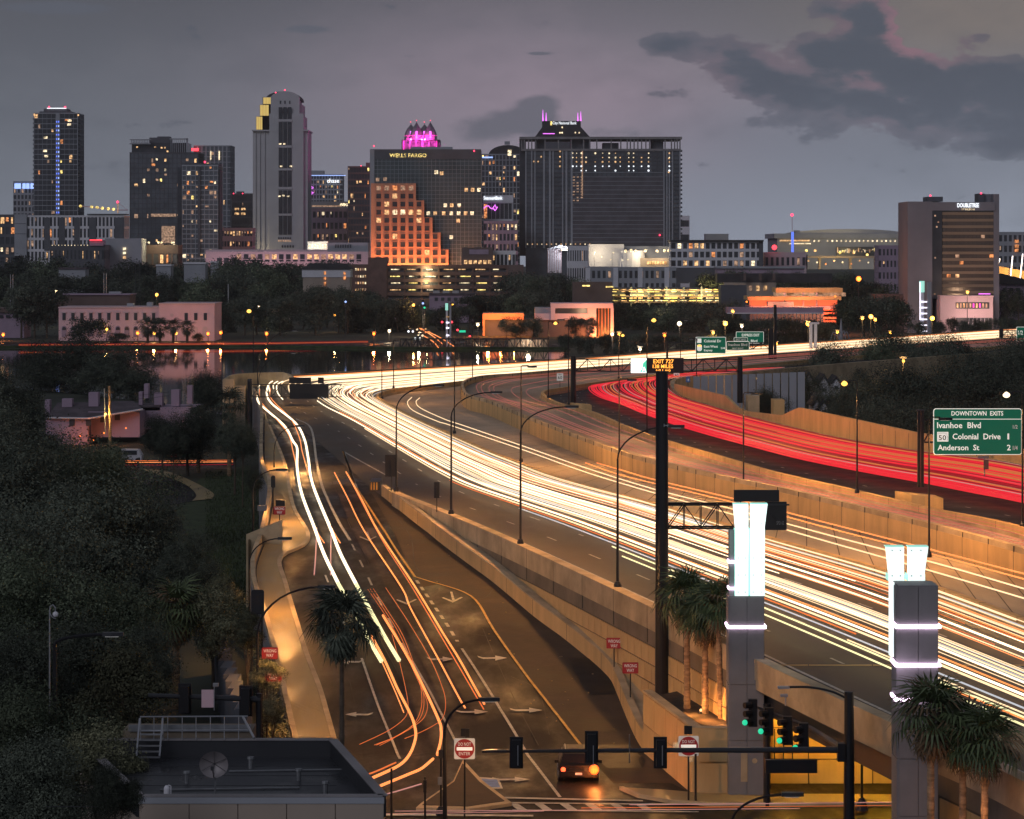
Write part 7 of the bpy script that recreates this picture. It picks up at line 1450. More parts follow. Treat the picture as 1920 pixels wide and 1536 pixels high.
for px in (349, 367, 385): bx(T, 'window', px-3, px+3, 587, 600.5, Y-.95, .2, 'glass_dark'); T.add('arched_window', arched(px, 612, 632, 9.5, Y-.95), 'wall_pink')
T.add('round_window', MB().tube([(X(323, Y), Y-.95, Z(591, Y)), (X(323, Y), Y-.8, Z(591, Y))], .5, 12), 'wall_pink'); bx(T, 'rooftop_unit', 238, 250, 569, 576, Y+8, 3, 'aluminium'); bx(T, 'rooftop_unit', 275, 285, 567, 576, Y+7, 3, 'aluminium')
T = Thing('brown_annex', 'plain brown block behind the pink historic building', 'building', (X(175, 850), 857, 0)); bx(T, 'wall', 108, 243, 552.5, 590, 850, 14, 'wall_brown'); bx(T, 'roof_edge', 107, 244, 551.5, 553.5, 849.5, 15, 'wall_mauve'); bx(T, 'rooftop_unit', 204, 226, 547, 552, 856, 3, 'wall_grey')
T = Thing('low_building', 'low building at the far left behind the shore tree', 'building', (X(20, 840), 845, 0)); bx(T, 'wall', -40, 45, 585, 640, 840, 12, 'wall_mauve'); bx(T, 'roof', -42, 50, 578, 586, 839, 14, 'wall_brown')
for i in range(3): bx(T, 'window', -2+13*i, 5+13*i, 591, 596, 839.6, .3, 'glass_dark')
for px, a, c, lb in ((22, 515, 574, 'pair of thin white flagpoles at the far left'), (197, 512, 552, 'pair of thin white flagpoles over the pink building')):
    T = Thing('flagpole', lb, 'flagpole', (X(px, 900), 900, 0))
    for d_ in (-2.2, 2.2): T.add('pole', MB().tube([(X(px+d_, 900), 900, 0), (X(px+d_, 900), 900, Z(a, 900))], .13, 6), 'aluminium')
T = Thing('radio_mast', 'faint dark lattice mast rising behind the pink building', 'mast', (X(258, 1000), 1000, 0))
for d_ in (-5, 5): T.add('leg', MB().tube([(X(258+d_, 1000), 1000, 0), (X(258+d_*.8, 1000), 1000, Z(497, 1000))], .1, 5), 'steel_dark')
b = MB()
for k in range(14): b.tube([(X(253, 1000), 1000, Z(570-5*k, 1000)), (X(263, 1000), 1000, Z(565-5*k, 1000))], .06, 4)
T.add('lattice', b, 'steel_dark')
for px, a, lb in ((428, 533, 'thin white antenna pole right of the pink building'), (590, 548, 'thin pole in the dark trees')):
    T = Thing('antenna_pole', lb, 'pole', (X(px, 1000), 1000, 0)); T.add('pole', MB().tube([(X(px, 1000), 1000, 0), (X(px, 1000), 1000, Z(a, 1000))], .2, 5), 'galv')
Y = 980; T = Thing('pavilion', 'small pale pavilion with a grey hipped roof in the trees', 'house', (X(517, Y), Y+5, 0)); T.add('roof', MB().slab([(X(490, Y), Z(576, Y)), (X(520, Y), Z(562, Y)), (X(546, Y), Z(575, Y)), (X(546, Y), Z(577, Y)), (X(490, Y), Z(578, Y))], Y, Y+9), 'roof_shingle'); bx(T, 'wall', 494, 543, 577, 600, Y+1, 7, 'wall_tan'); bx(T, 'lit_window', 506, 516, 580, 585, Y+.8, .3, 'lit_dim')
# yellow garage, orange bank, office, red garage, portico
Y = 1150; T = Thing('parking_garage', 'open parking garage glowing yellow in long rows above the dark trees', 'garage', (X(1245, Y), Y+10, 0)); bx(T, 'core', 1150, 1352, 540, 610, Y+2, 20, 'wall_dark')
for p_ in (540, 551, 562): bx(T, 'deck_slab', 1148, 1354, p_+2.5, p_+6.2, Y, 8, 'wall_brown')
for i in range(7): bx(T, 'deck_column', 1149+33*i, 1152+33*i, 538, 575, Y-.3, 2, 'wall_dark')
for p_ in (543, 547, 553.5, 559, 564):
    for k in range(13): a = 1148+16*k+random.uniform(-2, 2); bx(T, 'tube_light', a, a+random.uniform(7, 14), p_-.6, p_+.6, Y-.6, .3, random.choice(['lit_yellow', 'lit_pale', 'lit_yellow', 'lit_warm'])) if random.random() < .78 else None
for px in (1200, 1260, 1320): point(T, (X(px, Y), Y-4, Z(548, Y)), 6000, (1, .8, .3), .5)
T = Thing('brick_house', 'dark brown block with two roof floodlights left of the yellow garage', 'building', (X(1100, 1130), 1135, 0)); bx(T, 'wall', 1074, 1148, 529, 600, 1130, 14, 'wall_brown')
for px, py in ((1099, 536), (1143, 538)): bx(T, 'floodlight', px-7, px+7, py-1.3, py+1.3, 1126, .6, 'lit_yellow')
Y = 860; T = Thing('bank_branch', 'low bank branch with glowing orange fascia behind the lake bridge', 'building', (X(945, Y), Y+8, 0)); bx(T, 'wall', 908, 1000, 599, 640, Y+1, 14, 'wall_dark'); bx(T, 'fascia', 905, 982, 587.5, 599.5, Y, 15, 'granite'); bx(T, 'lit_window', 940, 950, 603, 608, Y+.7, .3, 'lit_dim'); bx(T, 'end_pier', 905, 909, 599, 640, Y, 3, 'granite')
for px in (915, 940, 965): point(T, (X(px, Y), Y-7, Z(597, Y)), 3400, (1, .28, .05), .5)
Y = 850; T = Thing('office_building', 'square-framed white office lit orange on its right side', 'building', (X(1090, Y), Y+10, 0))
b = MB(); bx(T, 'top_beam', 1033, 1150, 569, 578, Y, 18, 'wall_rose'); bx(T, 'left_wall', 1033, 1041, 578, 600, Y, 16, 'wall_rose'); bx(T, 'body', 1041, 1102, 577, 600, Y+1, 14, 'glass_dark'); bx(T, 'lower_wall', 1003, 1102, 588, 600, Y+.6, 14, 'wall_rose'); bx(T, 'left_annex', 1003, 1034, 577, 592, Y+3, 12, 'wall_grey'); bx(T, 'orange_pier', 1102, 1118, 578, 640, Y+.4, 10, 'wall_rose'); bx(T, 'corner_column', 1145, 1150.5, 578, 642, Y, 2, 'wall_rose'); bx(T, 'dark_recess', 1118, 1145, 577, 640, Y+4, 10, 'glass_dark'); bx(T, 'ground_wall', 1010, 1102, 600, 640, Y+1.5, 12, 'wall_brown')
for k in range(4): bx(T, 'recess_fin', 1122+6*k, 1123.5+6*k, 578, 630, Y+3.5, .5, 'granite')
for px, py in ((1112, 622), (1138, 628)): point(T, (X(px, Y), Y-4, Z(py, Y)), 3800, (1, .28, .06), .5)
point(T, (X(1095, Y), Y-10, Z(585, Y)), 2500, (1, .6, .35), .5)
Y = 880; T = Thing('parking_garage', 'stepped garage with red and orange glowing decks left of the hotel', 'garage', (X(1490, Y), Y+12, 0)); bx(T, 'upper_slab', 1455, 1580, 540, 549, Y+6, 14, 'concrete_warm'); bx(T, 'upper_gap', 1456, 1586, 549, 556, Y+8, 10, 'lit_dim'); bx(T, 'mid_slab', 1402, 1578, 556, 563, Y+3, 16, 'concrete_warm'); bx(T, 'mid_gap', 1410, 1570, 563, 574, Y+6, 10, 'lit_redwall')
bx(T, 'lower_slab', 1406, 1570, 574, 580, Y, 18, 'wall_mauve'); bx(T, 'ground_wall', 1406, 1545, 580, 625, Y+1, 14, 'wall_dark'); bx(T, 'rooftop_unit', 1440, 1488, 566, 575, Y+1, 5, 'wall_grey')
for p_ in (579, 586, 595, 601): bx(T, 'lit_deck', 1544, 1568, p_, p_+3.2, Y+.5, 6, 'lit_redwall')
for px in (1470, 1505, 1530): bx(T, 'deck_column', px, px+3, 549, 575, Y+5, 1, 'wall_rose')
for px, py in ((1500, 568), (1555, 590), (1430, 568)): point(T, (X(px, Y), Y-3, Z(py, Y)), 2600, (1, .2, .06), .5)
for px, py in ((1400, 566), (1566, 556)): dot(T, px, py, Y, 'lamp_orange', .3)
point(T, (X(1510, Y), Y-8, Z(552, Y)), 3500, (1, .6, .3), .5)
Y = 860; T = Thing('entrance_portico', 'wide pale flat-roofed hall with slender columns in the dark right centre', 'building', (X(1470, Y), Y+6, 0)); bx(T, 'canopy', 1365, 1544, 577, 588, Y-3, 10, 'wall_mauve'); bx(T, 'canopy_edge', 1363, 1546, 586.5, 588.5, Y-3.2, .5, 'wall_white')
for i in range(18): bx(T, 'column', 1412+7.4*i, 1413+7.4*i, 588, 626, Y-2.5, .4, 'wall_grey')
T = Thing('parking_garage', 'dark long apartment garage left of the red-lit decks with yellow openings', 'garage', (X(1370, 1050), 1056, 0)); bx(T, 'wall', 1352, 1400, 535, 600, 1050, 12, 'wall_dark'); bx(T, 'roof', 1345, 1560, 513, 530, 1090, 10, 'roof_dark'); bx(T, 'upper_wall', 1358, 1455, 530, 556, 1088, 8, 'wall_tan')
for px in (1395, 1424, 1450): bx(T, 'chimney', px, px+4, 513, 526, 1084, 3, 'wall_brown')
for k in range(6): bx(T, 'window', 1362+14*k, 1368+14*k, 536, 545, 1087.6, .3, random.choice(['lit_dim', 'glass_dark', 'lit_warm']))
# crane
Y = 1800; T = Thing('tower_crane', 'tower crane with a string of warm lamps along its jib at the left', 'crane', (X(221, Y), Y, 0)); T.add('mast', MB().tube([(X(221, Y), Y, Z(400, Y)), (X(221, Y), Y, Z(379, Y))], .5, 4), 'lit_dim'); T.add('jib', MB().tube([(X(148, Y), Y, Z(386, Y)), (X(221, Y), Y, Z(394, Y)), (X(240, Y), Y, Z(394, Y))], .35, 4), 'wall_rose'); T.add('tie', MB().tube([(X(221, Y), Y, Z(380, Y)), (X(238, Y), Y, Z(393, Y))], .15, 4), 'wall_rose'); dot(T, 220.5, 379, Y, 'beacon', .8)
for px, py in ((151, 387), (172, 388), (182, 389), (192, 390.5), (203, 391.5), (213, 392.5)): dot(T, px, py, Y-1, 'lit_yellow', .95)
# --- left: mauve house with chimneys
Y = 378; T = Thing('large_house', 'mauve house with shingled hip roof and many chimneys behind the left trees', 'house', (X(180, Y), Y+5, 0)); bx(T, 'wall', 86, 165, 783, 835, Y, 10, 'wall_mauve'); bx(T, 'wall', 165, 262, 772, 820, Y+2.5, 10, 'wall_mauve')
b = MB(); b.poly([W(88, 783, Y-.5), W(168, 784, Y-.5), W(268, 767, Y+2), W(250, 752, Y+9), W(108, 755, Y+9)][::-1]); T.add('roof', b, 'roof_shingle')
b = MB(); b.tube([W(88, 783.5, Y-.6), W(168, 784.5, Y-.6), W(268, 767.5, Y+1.9)], .12, 4); T.add('gutter', b, 'wall_white')
bx(T, 'right_roof', 205, 300, 760, 770, Y+8, 6, 'roof_shingle'); bx(T, 'right_wing', 200, 365, 764, 805, Y+8, 8, 'wall_mauve')
for a, c, p0, p1 in ((84, 93, 750, 768), (116, 135, 748, 757), (166, 184, 736, 760), (260, 267, 735, 752), (289, 304, 737, 766), (321, 336, 731, 750), (351, 360, 723, 745), (270, 278, 720, 735)): bx(T, 'chimney', a, c, p0, p1+12, Y+(6 if a < 200 else 9), 1.6, 'wall_mauve')
for a, p_ in ((130, 787), (161, 787), (188, 780), (215, 776)): bx(T, 'window', a, a+10, p_, p_+12, Y-.15 if a < 165 else Y+2.3, .2, 'glass_dark')
for px, py, pw_ in ((150, 818, 150), (195, 812, 150), (236, 803, 260), (175, 826, 120)): q = W(px, py, Y-2); point(T, tuple(q), pw_*.7, (1, .28, .08), .15); dot(T, px, py, Y-2, 'lamp_orange', .1)
Y = 352; T = Thing('utility_pole', 'wooden utility pole with wires before the mauve house', 'utility pole', (X(207, Y), Y, 0)); T.add('pole', MB().tube([(X(207, Y), Y, 0), (X(205, Y), Y, Z(724, Y))], [.22, .15], 8), 'palm_bark'); T.add('crossarm', MB().box(X(197, Y), X(214, Y), Y-.1, Y, Z(737, Y), Z(735, Y)), 'bark'); T.add('side_pipe', MB().tube([(X(198, Y), Y-.2, Z(815, Y)), (X(196, Y), Y-.2, Z(728, Y))], .08, 6), 'galv'); hh = T.add('lamp_head', MB().ball((X(199, Y), Y-.5, Z(776, Y)), .16), 'lamp_sodium')
point(T, (X(199, Y), Y-.9, Z(777, Y)), 300, (1, .6, .15), .1); T.add('wire', MB().tube(smooth([(X(206, Y), Y, Z(733, Y)), (X(240, Y), Y+8, Z(741, Y+8)), (X(290, Y), Y+15, Z(735, Y+15))], 5), .025, 3).tube(smooth([(X(206, Y), Y, Z(739, Y)), (X(240, Y), Y+8, Z(748, Y+8)), (X(290, Y), Y+15, Z(742, Y+15))], 5), .025, 3), 'steel_black')
p = G(350, 842); T = Thing('shed', 'dark shed with an orange-lit opening under the trees near the stop sign', 'shed', (p.x, p.y, 0)); T.add('wall', MB().box(p.x-.9, p.x+1.6, p.y, p.y+3, 0, 2.2), 'wall_brown'); T.add('lit_opening', MB().box(p.x-.15, p.x+.1, p.y-.05, p.y, .1, 1.9), 'lit_orange')
p = G(252, 869); T = Thing('van', 'pale van partly hidden by leaves on the local street', 'car', (p.x, p.y, 0)); T.add('body', MB().slab([(p.x-1.6, .35), (p.x+.8, .35), (p.x+.85, .9), (p.x+.45, 1.6), (p.x-1.6, 1.65)][::-1], p.y, p.y+1.7), 'wall_white'); T.add('window', MB().box(p.x-1.3, p.x+.3, p.y-.03, p.y, 1.0, 1.5), 'glass_dark')
for u in (-1.1, .4): T.add('wheel', MB().tube([(p.x+u, p.y-.05, .33), (p.x+u, p.y+.2, .33)], .32, 12), 'steel_black')
# white gabled houses in the right trees
for i, (px, w_, pt, pe, pb_, Y, lb) in enumerate(((1517, 19, 700, 722, 780, 430, 'narrow white gabled house in the right trees, leftmost'), (1545, 19, 705, 724, 790, 436, 'white gabled house half hidden in the right trees, second from left'), (1532, 15, 748, 762, 800, 400, 'lower white gable below the tall one in the right trees'), (1568, 14, 708, 720, 790, 450, 'small white gable at the right of the house group'), (1545, 12, 752, 765, 800, 398, 'lowest small white gable behind the sound wall'))):
    T = Thing('gabled_house', lb, 'house', (X(px, Y), Y+3, 0)); a, c = X(px-w_/2, Y), X(px+w_/2, Y); T.add('wall', MB().slab([(a, 0), (c, 0), (c, Z(pe, Y)), ((a+c)/2, Z(pt+2, Y)), (a, Z(pe, Y))][::-1], Y, Y+6), 'wall_white')
    T.add('roof', MB().slab([(a-.2, Z(pe, Y)), ((a+c)/2, Z(pt, Y)), (c+.2, Z(pe, Y)), (c+.2, Z(pe, Y)+.25), ((a+c)/2, Z(pt, Y)+.3), (a-.2, Z(pe, Y)+.25)], Y-.3, Y+6.4), 'roof_dark'); T.add('window', MB().box((a+c)/2-.28, (a+c)/2+.28, Y-.05, Y, Z(pe+10, Y), Z(pe+4, Y)), 'glass_dark')
# small far houses and white roofs in the tree belt
for i, (a, c, p0, p1, Y) in enumerate(((110, 160, 502, 520, 1200), (293, 320, 496, 506, 1250), (345, 385, 492, 500, 1280), (395, 410, 490, 500, 1300), (728, 735, 560, 575, 1000), (705, 745, 565, 580, 980), (805, 890, 550, 575, 1000))):
    T = Thing('house', ['grey house roof in the tree belt above the pink building', 'white flat roof in the tree belt, left of the pair', 'white flat roof in the tree belt, right of the pair', 'tiny pale roof under the pink stone building', 'narrow pale house left of the far junction', 'pinkish house left of the far junction', 'grey two-storey building with roof units beyond the far junction'][i], 'house', (X(a, Y), Y, 0))
    bx(T, 'wall', a, c, p0+3, p1+30, Y, 10, 'wall_mauve' if i > 3 else 'wall_grey'); bx(T, 'roof', a-1, c+1, p0, p0+3.2, Y-.5, 11, 'wall_white' if i in (1, 2, 3) else 'roof_shingle')
    if i == 6:
        for k in range(6): bx(T, 'window', 815+12*k, 821+12*k, 558, 564, Y-.2, .2, 'glass_dark')
        for k in range(3): bx(T, 'roof_unit', 812+18*k, 824+18*k, 545, 550, Y+2, 3, 'aluminium')
# cars queueing on the far street: lamps as seen, each a small car
for i, (px, py, m) in enumerate(((770, 626, 'lit_white'), (778, 622, 'lit_pale'), (788, 634, 'lit_pale'), (783, 640, 'lit_white'), (794, 622, 'lit_warm'), (762, 617, 'lit_pale'), (801, 628, 'lit_orange'))):
    Y = 25*S/(py-HY); x = X(px, Y); T = Thing('car', 'tiny car with lit headlamps queueing on the far street, %s in the queue' % nth(i), 'car', (x, Y, 0), 'cars queueing beyond the lake'); T.add('body', MB().slab([(x-.9, .3), (x+.9, .3), (x+.88, .95), (x+.6, 1.5), (x-.6, 1.5), (x-.88, .95)][::-1], Y, Y+4.2), 'steel_dark')
    for s_ in (-.65, .65): T.add('headlight', MB().ball((x+s_, Y-.05, .7), .33, 6, 4), m)
point(None, (X(785, 850), 850, 5), 1800, (1, .7, .4), .5)
# ================================================================ VEGETATION
def crown_mesh(name, seed, nlobes, nleaf, leaf, m, flat=.8, hollow=.55):
    """leaf faces scattered over overlapping lobes inside a unit-radius crown"""
    r = np.random.default_rng(seed); lob = []
    for i in range(nlobes):
        d = r.normal(size=3); d /= np.linalg.norm(d); rad = r.uniform(.25, .62); c = d*rad*np.array([1, 1, flat]); c[2] += .05; lob.append((c, r.uniform(.24, .46)))
    per = r.integers(0, nlobes, nleaf); C = np.array([l[0] for l in lob])[per]; Rr = np.array([l[1] for l in lob])[per]
    d = r.normal(size=(nleaf, 3)); d /= np.linalg.norm(d, axis=1)[:, None]; d[:, 2] = np.where(r.random(nleaf) < .6, np.abs(d[:, 2]), d[:, 2])
    rad = Rr*(hollow+(1-hollow)*r.random(nleaf)**.5)*(1+.18*r.normal(size=nleaf)); P = C+d*rad[:, None]*np.array([1, 1, flat])
    a = r.normal(size=(nleaf, 3)); a -= (a*d).sum(1)[:, None]*d*.6; a /= np.linalg.norm(a, axis=1)[:, None]; b_ = np.cross(a, d+.5*r.normal(size=(nleaf, 3))); b_ /= np.linalg.norm(b_, axis=1)[:, None]
    s = leaf*r.uniform(.6, 1.35, nleaf)[:, None]; w_ = s*.5
    for ax_ in range(3):
        q0, q1 = np.percentile(P[:, ax_], [1.5, 98.5]); k_ = 2/(q1-q0); P[:, ax_] = (P[:, ax_]-(q0+q1)/2)*k_
    V = np.empty((nleaf*4, 3)); V[0::4] = P-a*s; V[1::4] = P+b_*w_; V[2::4] = P+a*s; V[3::4] = P-b_*w_
    me = bpy.data.meshes.new(name); me.vertices.add(nleaf*4); me.vertices.foreach_set('co', V.ravel()); me.loops.add(nleaf*4); me.loops.foreach_set('vertex_index', np.arange(nleaf*4)); me.polygons.add(nleaf); me.polygons.foreach_set('loop_start', np.arange(nleaf)*4); me.polygons.foreach_set('loop_total', np.full(nleaf, 4)); me.materials.append(M[m]); me.update(); me.validate(); return me
CR = {}
for k, (m, nl, n, lf, fl) in {'oak_a': ('leaf_dark', 22, 52000, .024, .8), 'oak_b': ('leaf_mid', 19, 46000, .025, .85), 'oak_c': ('leaf_dark', 26, 50000, .022, .75), 'bush': ('leaf_olive', 11, 16000, .036, .9),
                              'far_a': ('leaf_dark', 12, 5200, .055, .75), 'far_b': ('leaf_dark', 9, 4800, .06, .85), 'far_c': ('leaf_mid', 14, 5000, .05, .7)}.items():
    CR[k] = crown_mesh('crown', abs(hash(k)) % 999 if False else sum(map(ord, k)), nl, n, lf, m, fl)
trunk_me = MB().tube([(0, 0, 0), (.015, 0, .45), (-.01, .01, .8)], [.045, .032, .02], 7).tube([(0, 0, .42), (.22, .08, .72)], [.024, .01], 5).tube([(0, 0, .45), (-.2, -.06, .75)], [.022, .01], 5).tube([(0, 0, .5), (.03, -.2, .78)], [.02, .01], 5).mesh('trunk', 'bark')
def tree(px, pt, Y, rpx, kind, label, z0=0, group=None, asp=1., hpx=None):
    """px, pt: middle and top of the crown as seen; rpx: crown half width; Y: distance"""
    x = X(px, Y); zt = Z(pt, Y); R_ = rpx/S*Y; ch = min(R_*asp, (zt-z0)*.55); T = Thing('tree', label, 'tree', (x, Y, z0), group)
    cz = zt-ch*.98
    T.inst('crown', CR[kind], (x, Y, cz), (0, 0, random.uniform(0, 6.28)), (R_, R_, ch)); T.inst('trunk', trunk_me, (x, Y, z0), (0, 0, random.uniform(0, 6)), (min(max(2, cz-z0), R_*1.4), min(max(2, cz-z0), R_*1.4), max(1., (cz-z0)*1.3))); return T
adj = {'oak_a': 'dark evergreen oak', 'oak_b': 'greenish leafy tree', 'oak_c': 'very dark dense tree', 'bush': 'olive-tinted bushy tree', 'far_a': 'dark broad tree', 'far_b': 'dark upright tree', 'far_c': 'dull green tree'}
# foreground mass on the left (x, top, distance, half width, kind)
fg = [(0, 690, 330, 80, 'oak_a'), (120, 640, 520, 80, 'oak_c'), (215, 655, 500, 70, 'oak_a'), (390, 700, 440, 38, 'oak_c'), (-40, 750, 280, 90, 'oak_c'), (70, 840, 235, 120, 'oak_a'), (190, 850, 245, 110, 'oak_b'), (305, 785, 322, 36, 'oak_a'), (352, 775, 325, 48, 'oak_c'), (440, 790, 300, 36, 'oak_a'), (195, 842, 292, 44, 'oak_b'),
      (150, 930, 200, 130, 'oak_a'), (245, 935, 205, 90, 'oak_c'), (30, 960, 185, 130, 'oak_c'), (350, 1010, 190, 58, 'oak_a'), (412, 1085, 175, 42, 'bush'), (476, 885, 228, 18, 'oak_c'), (60, 1052, 150, 120, 'oak_b'), (200, 1110, 150, 100, 'oak_b'), (400, 1110, 160, 62, 'bush'), (120, 1180, 135, 120, 'oak_a'), (-10, 1190, 128, 110, 'oak_c'),
      (230, 1220, 128, 90, 'bush'), (70, 1300, 118, 110, 'oak_b'), (190, 1370, 108, 80, 'bush'), (40, 1400, 104, 110, 'oak_a'), (265, 1185, 145, 60, 'oak_a'), (465, 1150, 150, 34, 'bush'), (500, 1240, 142, 28, 'bush'), (512, 1310, 136, 26, 'bush'), (215, 1440, 96, 50, 'oak_a'), (335, 1010, 215, 60, 'oak_b'), (325, 800, 318, 30, 'oak_a'), (60, 790, 330, 50, 'oak_a'), (455, 800, 285, 26, 'oak_c'), (110, 835, 285, 70, 'oak_a')]
cnts = {}
for px, pt, Y, rp, k in fg:
    c = cnts.get(k, 0); cnts[k] = c+1; far_ = 'beyond the local street' if Y > 280 else ('on the near left slope' if Y < 160 else 'in the left middle mass')
    tree(px, pt, Y, rp, k, '%s %s, %s of its kind' % (adj[k], far_, nth(c)), group='trees of the left mass', asp=.95)
# right tree mass
rg = [(1500, 700, 425, 45, 'oak_c'), (1565, 655, 470, 60, 'oak_a'), (1625, 645, 500, 60, 'oak_b'), (1690, 628, 520, 55, 'oak_a'), (1740, 640, 500, 60, 'oak_c'), (1800, 640, 510, 60, 'oak_a'), (1870, 655, 480, 65, 'oak_c'), (1925, 640, 500, 60, 'oak_a'), (1600, 715, 400, 70, 'oak_c'), (1680, 700, 395, 80, 'oak_a'), (1760, 690, 390, 90, 'oak_c'), (1850, 700, 380, 90, 'oak_a'), (1930, 715, 360, 70, 'oak_c'), (1640, 755, 345, 70, 'oak_a'), (1720, 760, 335, 80, 'oak_c'), (1820, 760, 320, 90, 'oak_c'), (1900, 775, 310, 70, 'oak_a'), (1445, 735, 380, 35, 'oak_b'), (1430, 742, 375, 30, 'oak_c'), (1475, 730, 400, 30, 'oak_a'), (1590, 760, 350, 45, 'oak_c')]
for i, (px, pt, Y, rp, k) in enumerate(sorted(rg)): tree(px, pt, Y, rp, k, '%s behind the sound wall, %s from the left' % (adj[k], nth(i)), group='trees behind the sound wall', asp=1.1)
# tree belt between the lake and downtown
bl = []
for px in range(-10, 660, 27): bl.append((px+rr(-6, 6), 492+rr(-6, 12)+(10 if 100 < px < 240 else 0), rr(1250, 1420), rr(30, 46)))
for px in range(-10, 560, 30): bl.append((px+rr(-6, 6), 520+rr(-8, 10)-(18 if px > 430 else 0), rr(1020, 1180), rr(28, 42)))
for px in range(415, 760, 22): bl.append((px, 560+rr(-10, 14)+(8 if px < 480 else -4), rr(860, 960), rr(24, 34)))
for px in (40, 65, 88): bl.append((px, 535+rr(-4, 14), 835, 34))
for px in range(960, 1100, 20): bl.append((px, 520+rr(-8, 8), rr(1180, 1260), rr(24, 34)))
for px in range(1100, 1380, 22): bl.append((px, 572+rr(-6, 6), rr(880, 1000), rr(26, 36)))
for px in range(880, 1020, 18): bl.append((px, 555+rr(-8, 8), rr(930, 1000), rr(22, 30)))
for px in range(1330, 1600, 22): bl.append((px, 515+rr(-6, 8), rr(1130, 1240), rr(22, 32)))
for px in range(1560, 1720, 17): bl.append((px, 535+rr(-10, 20), rr(905, 960), rr(24, 34)))
for px in (1590, 1620, 1650, 1680): bl.append((px, 560+rr(-5, 8), 850, 30))
for px in range(1350, 1560, 24): bl.append((px, 600+rr(-4, 6), rr(760, 800), rr(20, 26)))
for px in (1720, 1760, 1785, 1808, 1830, 1852, 1875, 1897, 1918): bl.append((px, 598+rr(-5, 8), rr(800, 850), rr(10, 17)))
for px in range(600, 900, 26): bl.append((px, 545+rr(-8, 8) if px < 700 else 575+rr(-5, 8), rr(880, 1050), rr(22, 30)))
for px in (1880, 1910): bl.append((px, 545, 900, 26))
for px in range(1060, 1420, 26): bl.append((px, 628+rr(-3, 3), rr(690, 720), rr(14, 20)))
for px in (950, 975, 1000): bl.append((px, 596+rr(-4, 4), 840, 18))
bl.sort(key=lambda q: q[0])
for i, (px, pt, Y, rp) in enumerate(bl):
    k = random.choice(['far_a', 'far_b', 'far_c', 'far_a']); tree(px, pt, Y, rp, k, '%s in the belt before downtown, %s from the left' % (adj[k], nth(i)), group='trees in the belt before downtown', asp=random.uniform(.8, 1.3))
for i, (px, pt, Y, rp) in enumerate(((165, 598, 795, 34), (222, 625, 795, 20), (1001+78, 596, 830, 18), (1104, 597, 828, 17), (372, 626, 800, 12))): tree(px, pt, Y, rp, 'far_a', ['round dark tree in front of the pink building', 'low clipped tree before the arched windows', 'round tree before the orange-lit office, left', 'round tree before the orange-lit office, right', 'small shrub tree at the right wing of the pink building'][i], asp=.9)
# ---- palms
def frond_mesh(seed, L=1., n=15, m='leaf_palm', droop=.35):
    r = np.random.default_rng(seed); b = MB(); pl_ = .55*L
    b.quad((0, -.012, 0), (pl_, -.008, .10*L), (pl_, .008, .10*L), (0, .012, 0))
    for i in range(n):
        a = math.radians(-105+210*i/(n-1)); ll = L*(.62+.2*math.cos(a))*r.uniform(.85, 1.1); w_ = .035*L
        c, s_ = math.cos(a), math.sin(a); o = np.array([pl_, 0, .10*L]); mid = o+np.array([c, s_, .06+.05*r.normal()])*ll*.55; tip = o+np.array([c*.95, s_*.95, 0])*ll+np.array([0, 0, -droop*ll*r.uniform(.7, 1.5)]); pv = np.array([-s_, c, 0])*w_
        b.quad(o, mid-pv, mid+pv*.2+np.array([0, 0, .02]), o); b.v[-1] = tuple(mid+pv); b.v[-4] = tuple(o); b.v[-3] = tuple(mid-pv); b.v[-2] = tuple(tip)
    return b.mesh('frond', m)
FR = {m: [frond_mesh(s_+j, m=m) for j in range(3)] for s_, m in ((1, 'leaf_palm'), (20, 'leaf_dry'), (40, 'leaf_dark'))}
def palm(px, cy, by, Y, R_, label, z0=0, m='leaf_palm', n=34, tr=.13, lean=0., skirt=6, bark='palm_bark', twist=None):
    x = X(px, Y); zc = Z(cy, Y); T = Thing('palm_tree', label, 'palm tree', (x+lean, Y, z0)); pts = [(x+lean, Y, z0), (x+lean*.4, Y, z0+(zc-z0)*.5), (x, Y, zc)]
    L = smooth(pts, 8); rad = [tr*(1.15-.35*i/(len(L)-1))*(1+.09*(i % 2)) for i in range(len(L))]
    Lf = resample(L, 34); T.add('trunk', MB().tube(Lf, [tr*(1.15-.3*i/33)*(1.08 if i % 2 else .93) for i in range(34)], 9), bark)
    for i in range(n):
        u = i/n; az_ = i*2.39996; elv = math.radians(80-125*u); e = random.uniform(-.12, .12)
        s_ = R_*random.uniform(.8, 1.08)*(1 if u > .15 else .8)
        T.inst('frond', random.choice(FR[m] if random.random() > .12 or m == 'leaf_dark' else FR['leaf_dry']), (x, Y, zc+.12*R_*(1-u)), (random.uniform(-.45, .45), -(elv+e*1.8), az_+random.uniform(-.25, .25)), (s_, s_*random.uniform(.75, 1.1), s_))
    for i in range(skirt): T.inst('frond', random.choice(FR['leaf_dry'] if m != 'leaf_dark' else FR[m]), (x, Y, zc-.15*R_), (random.uniform(-.3, .3), math.radians(random.uniform(58, 80)), i*6.283/skirt+.4), (R_*.75,)*3)
    return T
palm(641, 1172, None, 115, 1.42, 'tall dark fan palm standing alone over the exit ramp', m='leaf_dark', n=44, tr=.10, skirt=10, bark='bark')
palm(1288, 1128, None, 142.5, 1.55, 'uplit planter palm, leftmost of three by the pylon', z0=2.7, n=44, tr=.15, skirt=6)
palm(1322, 1158, None, 141, 1.38, 'uplit planter palm, middle one with orange-lit skirt', z0=2.7, n=40, tr=.15, skirt=9)
palm(1346, 1140, None, 139.5, 1.35, 'uplit planter palm, rightmost and nearest the pylon', z0=2.7, n=40, tr=.13, lean=.15, skirt=3)
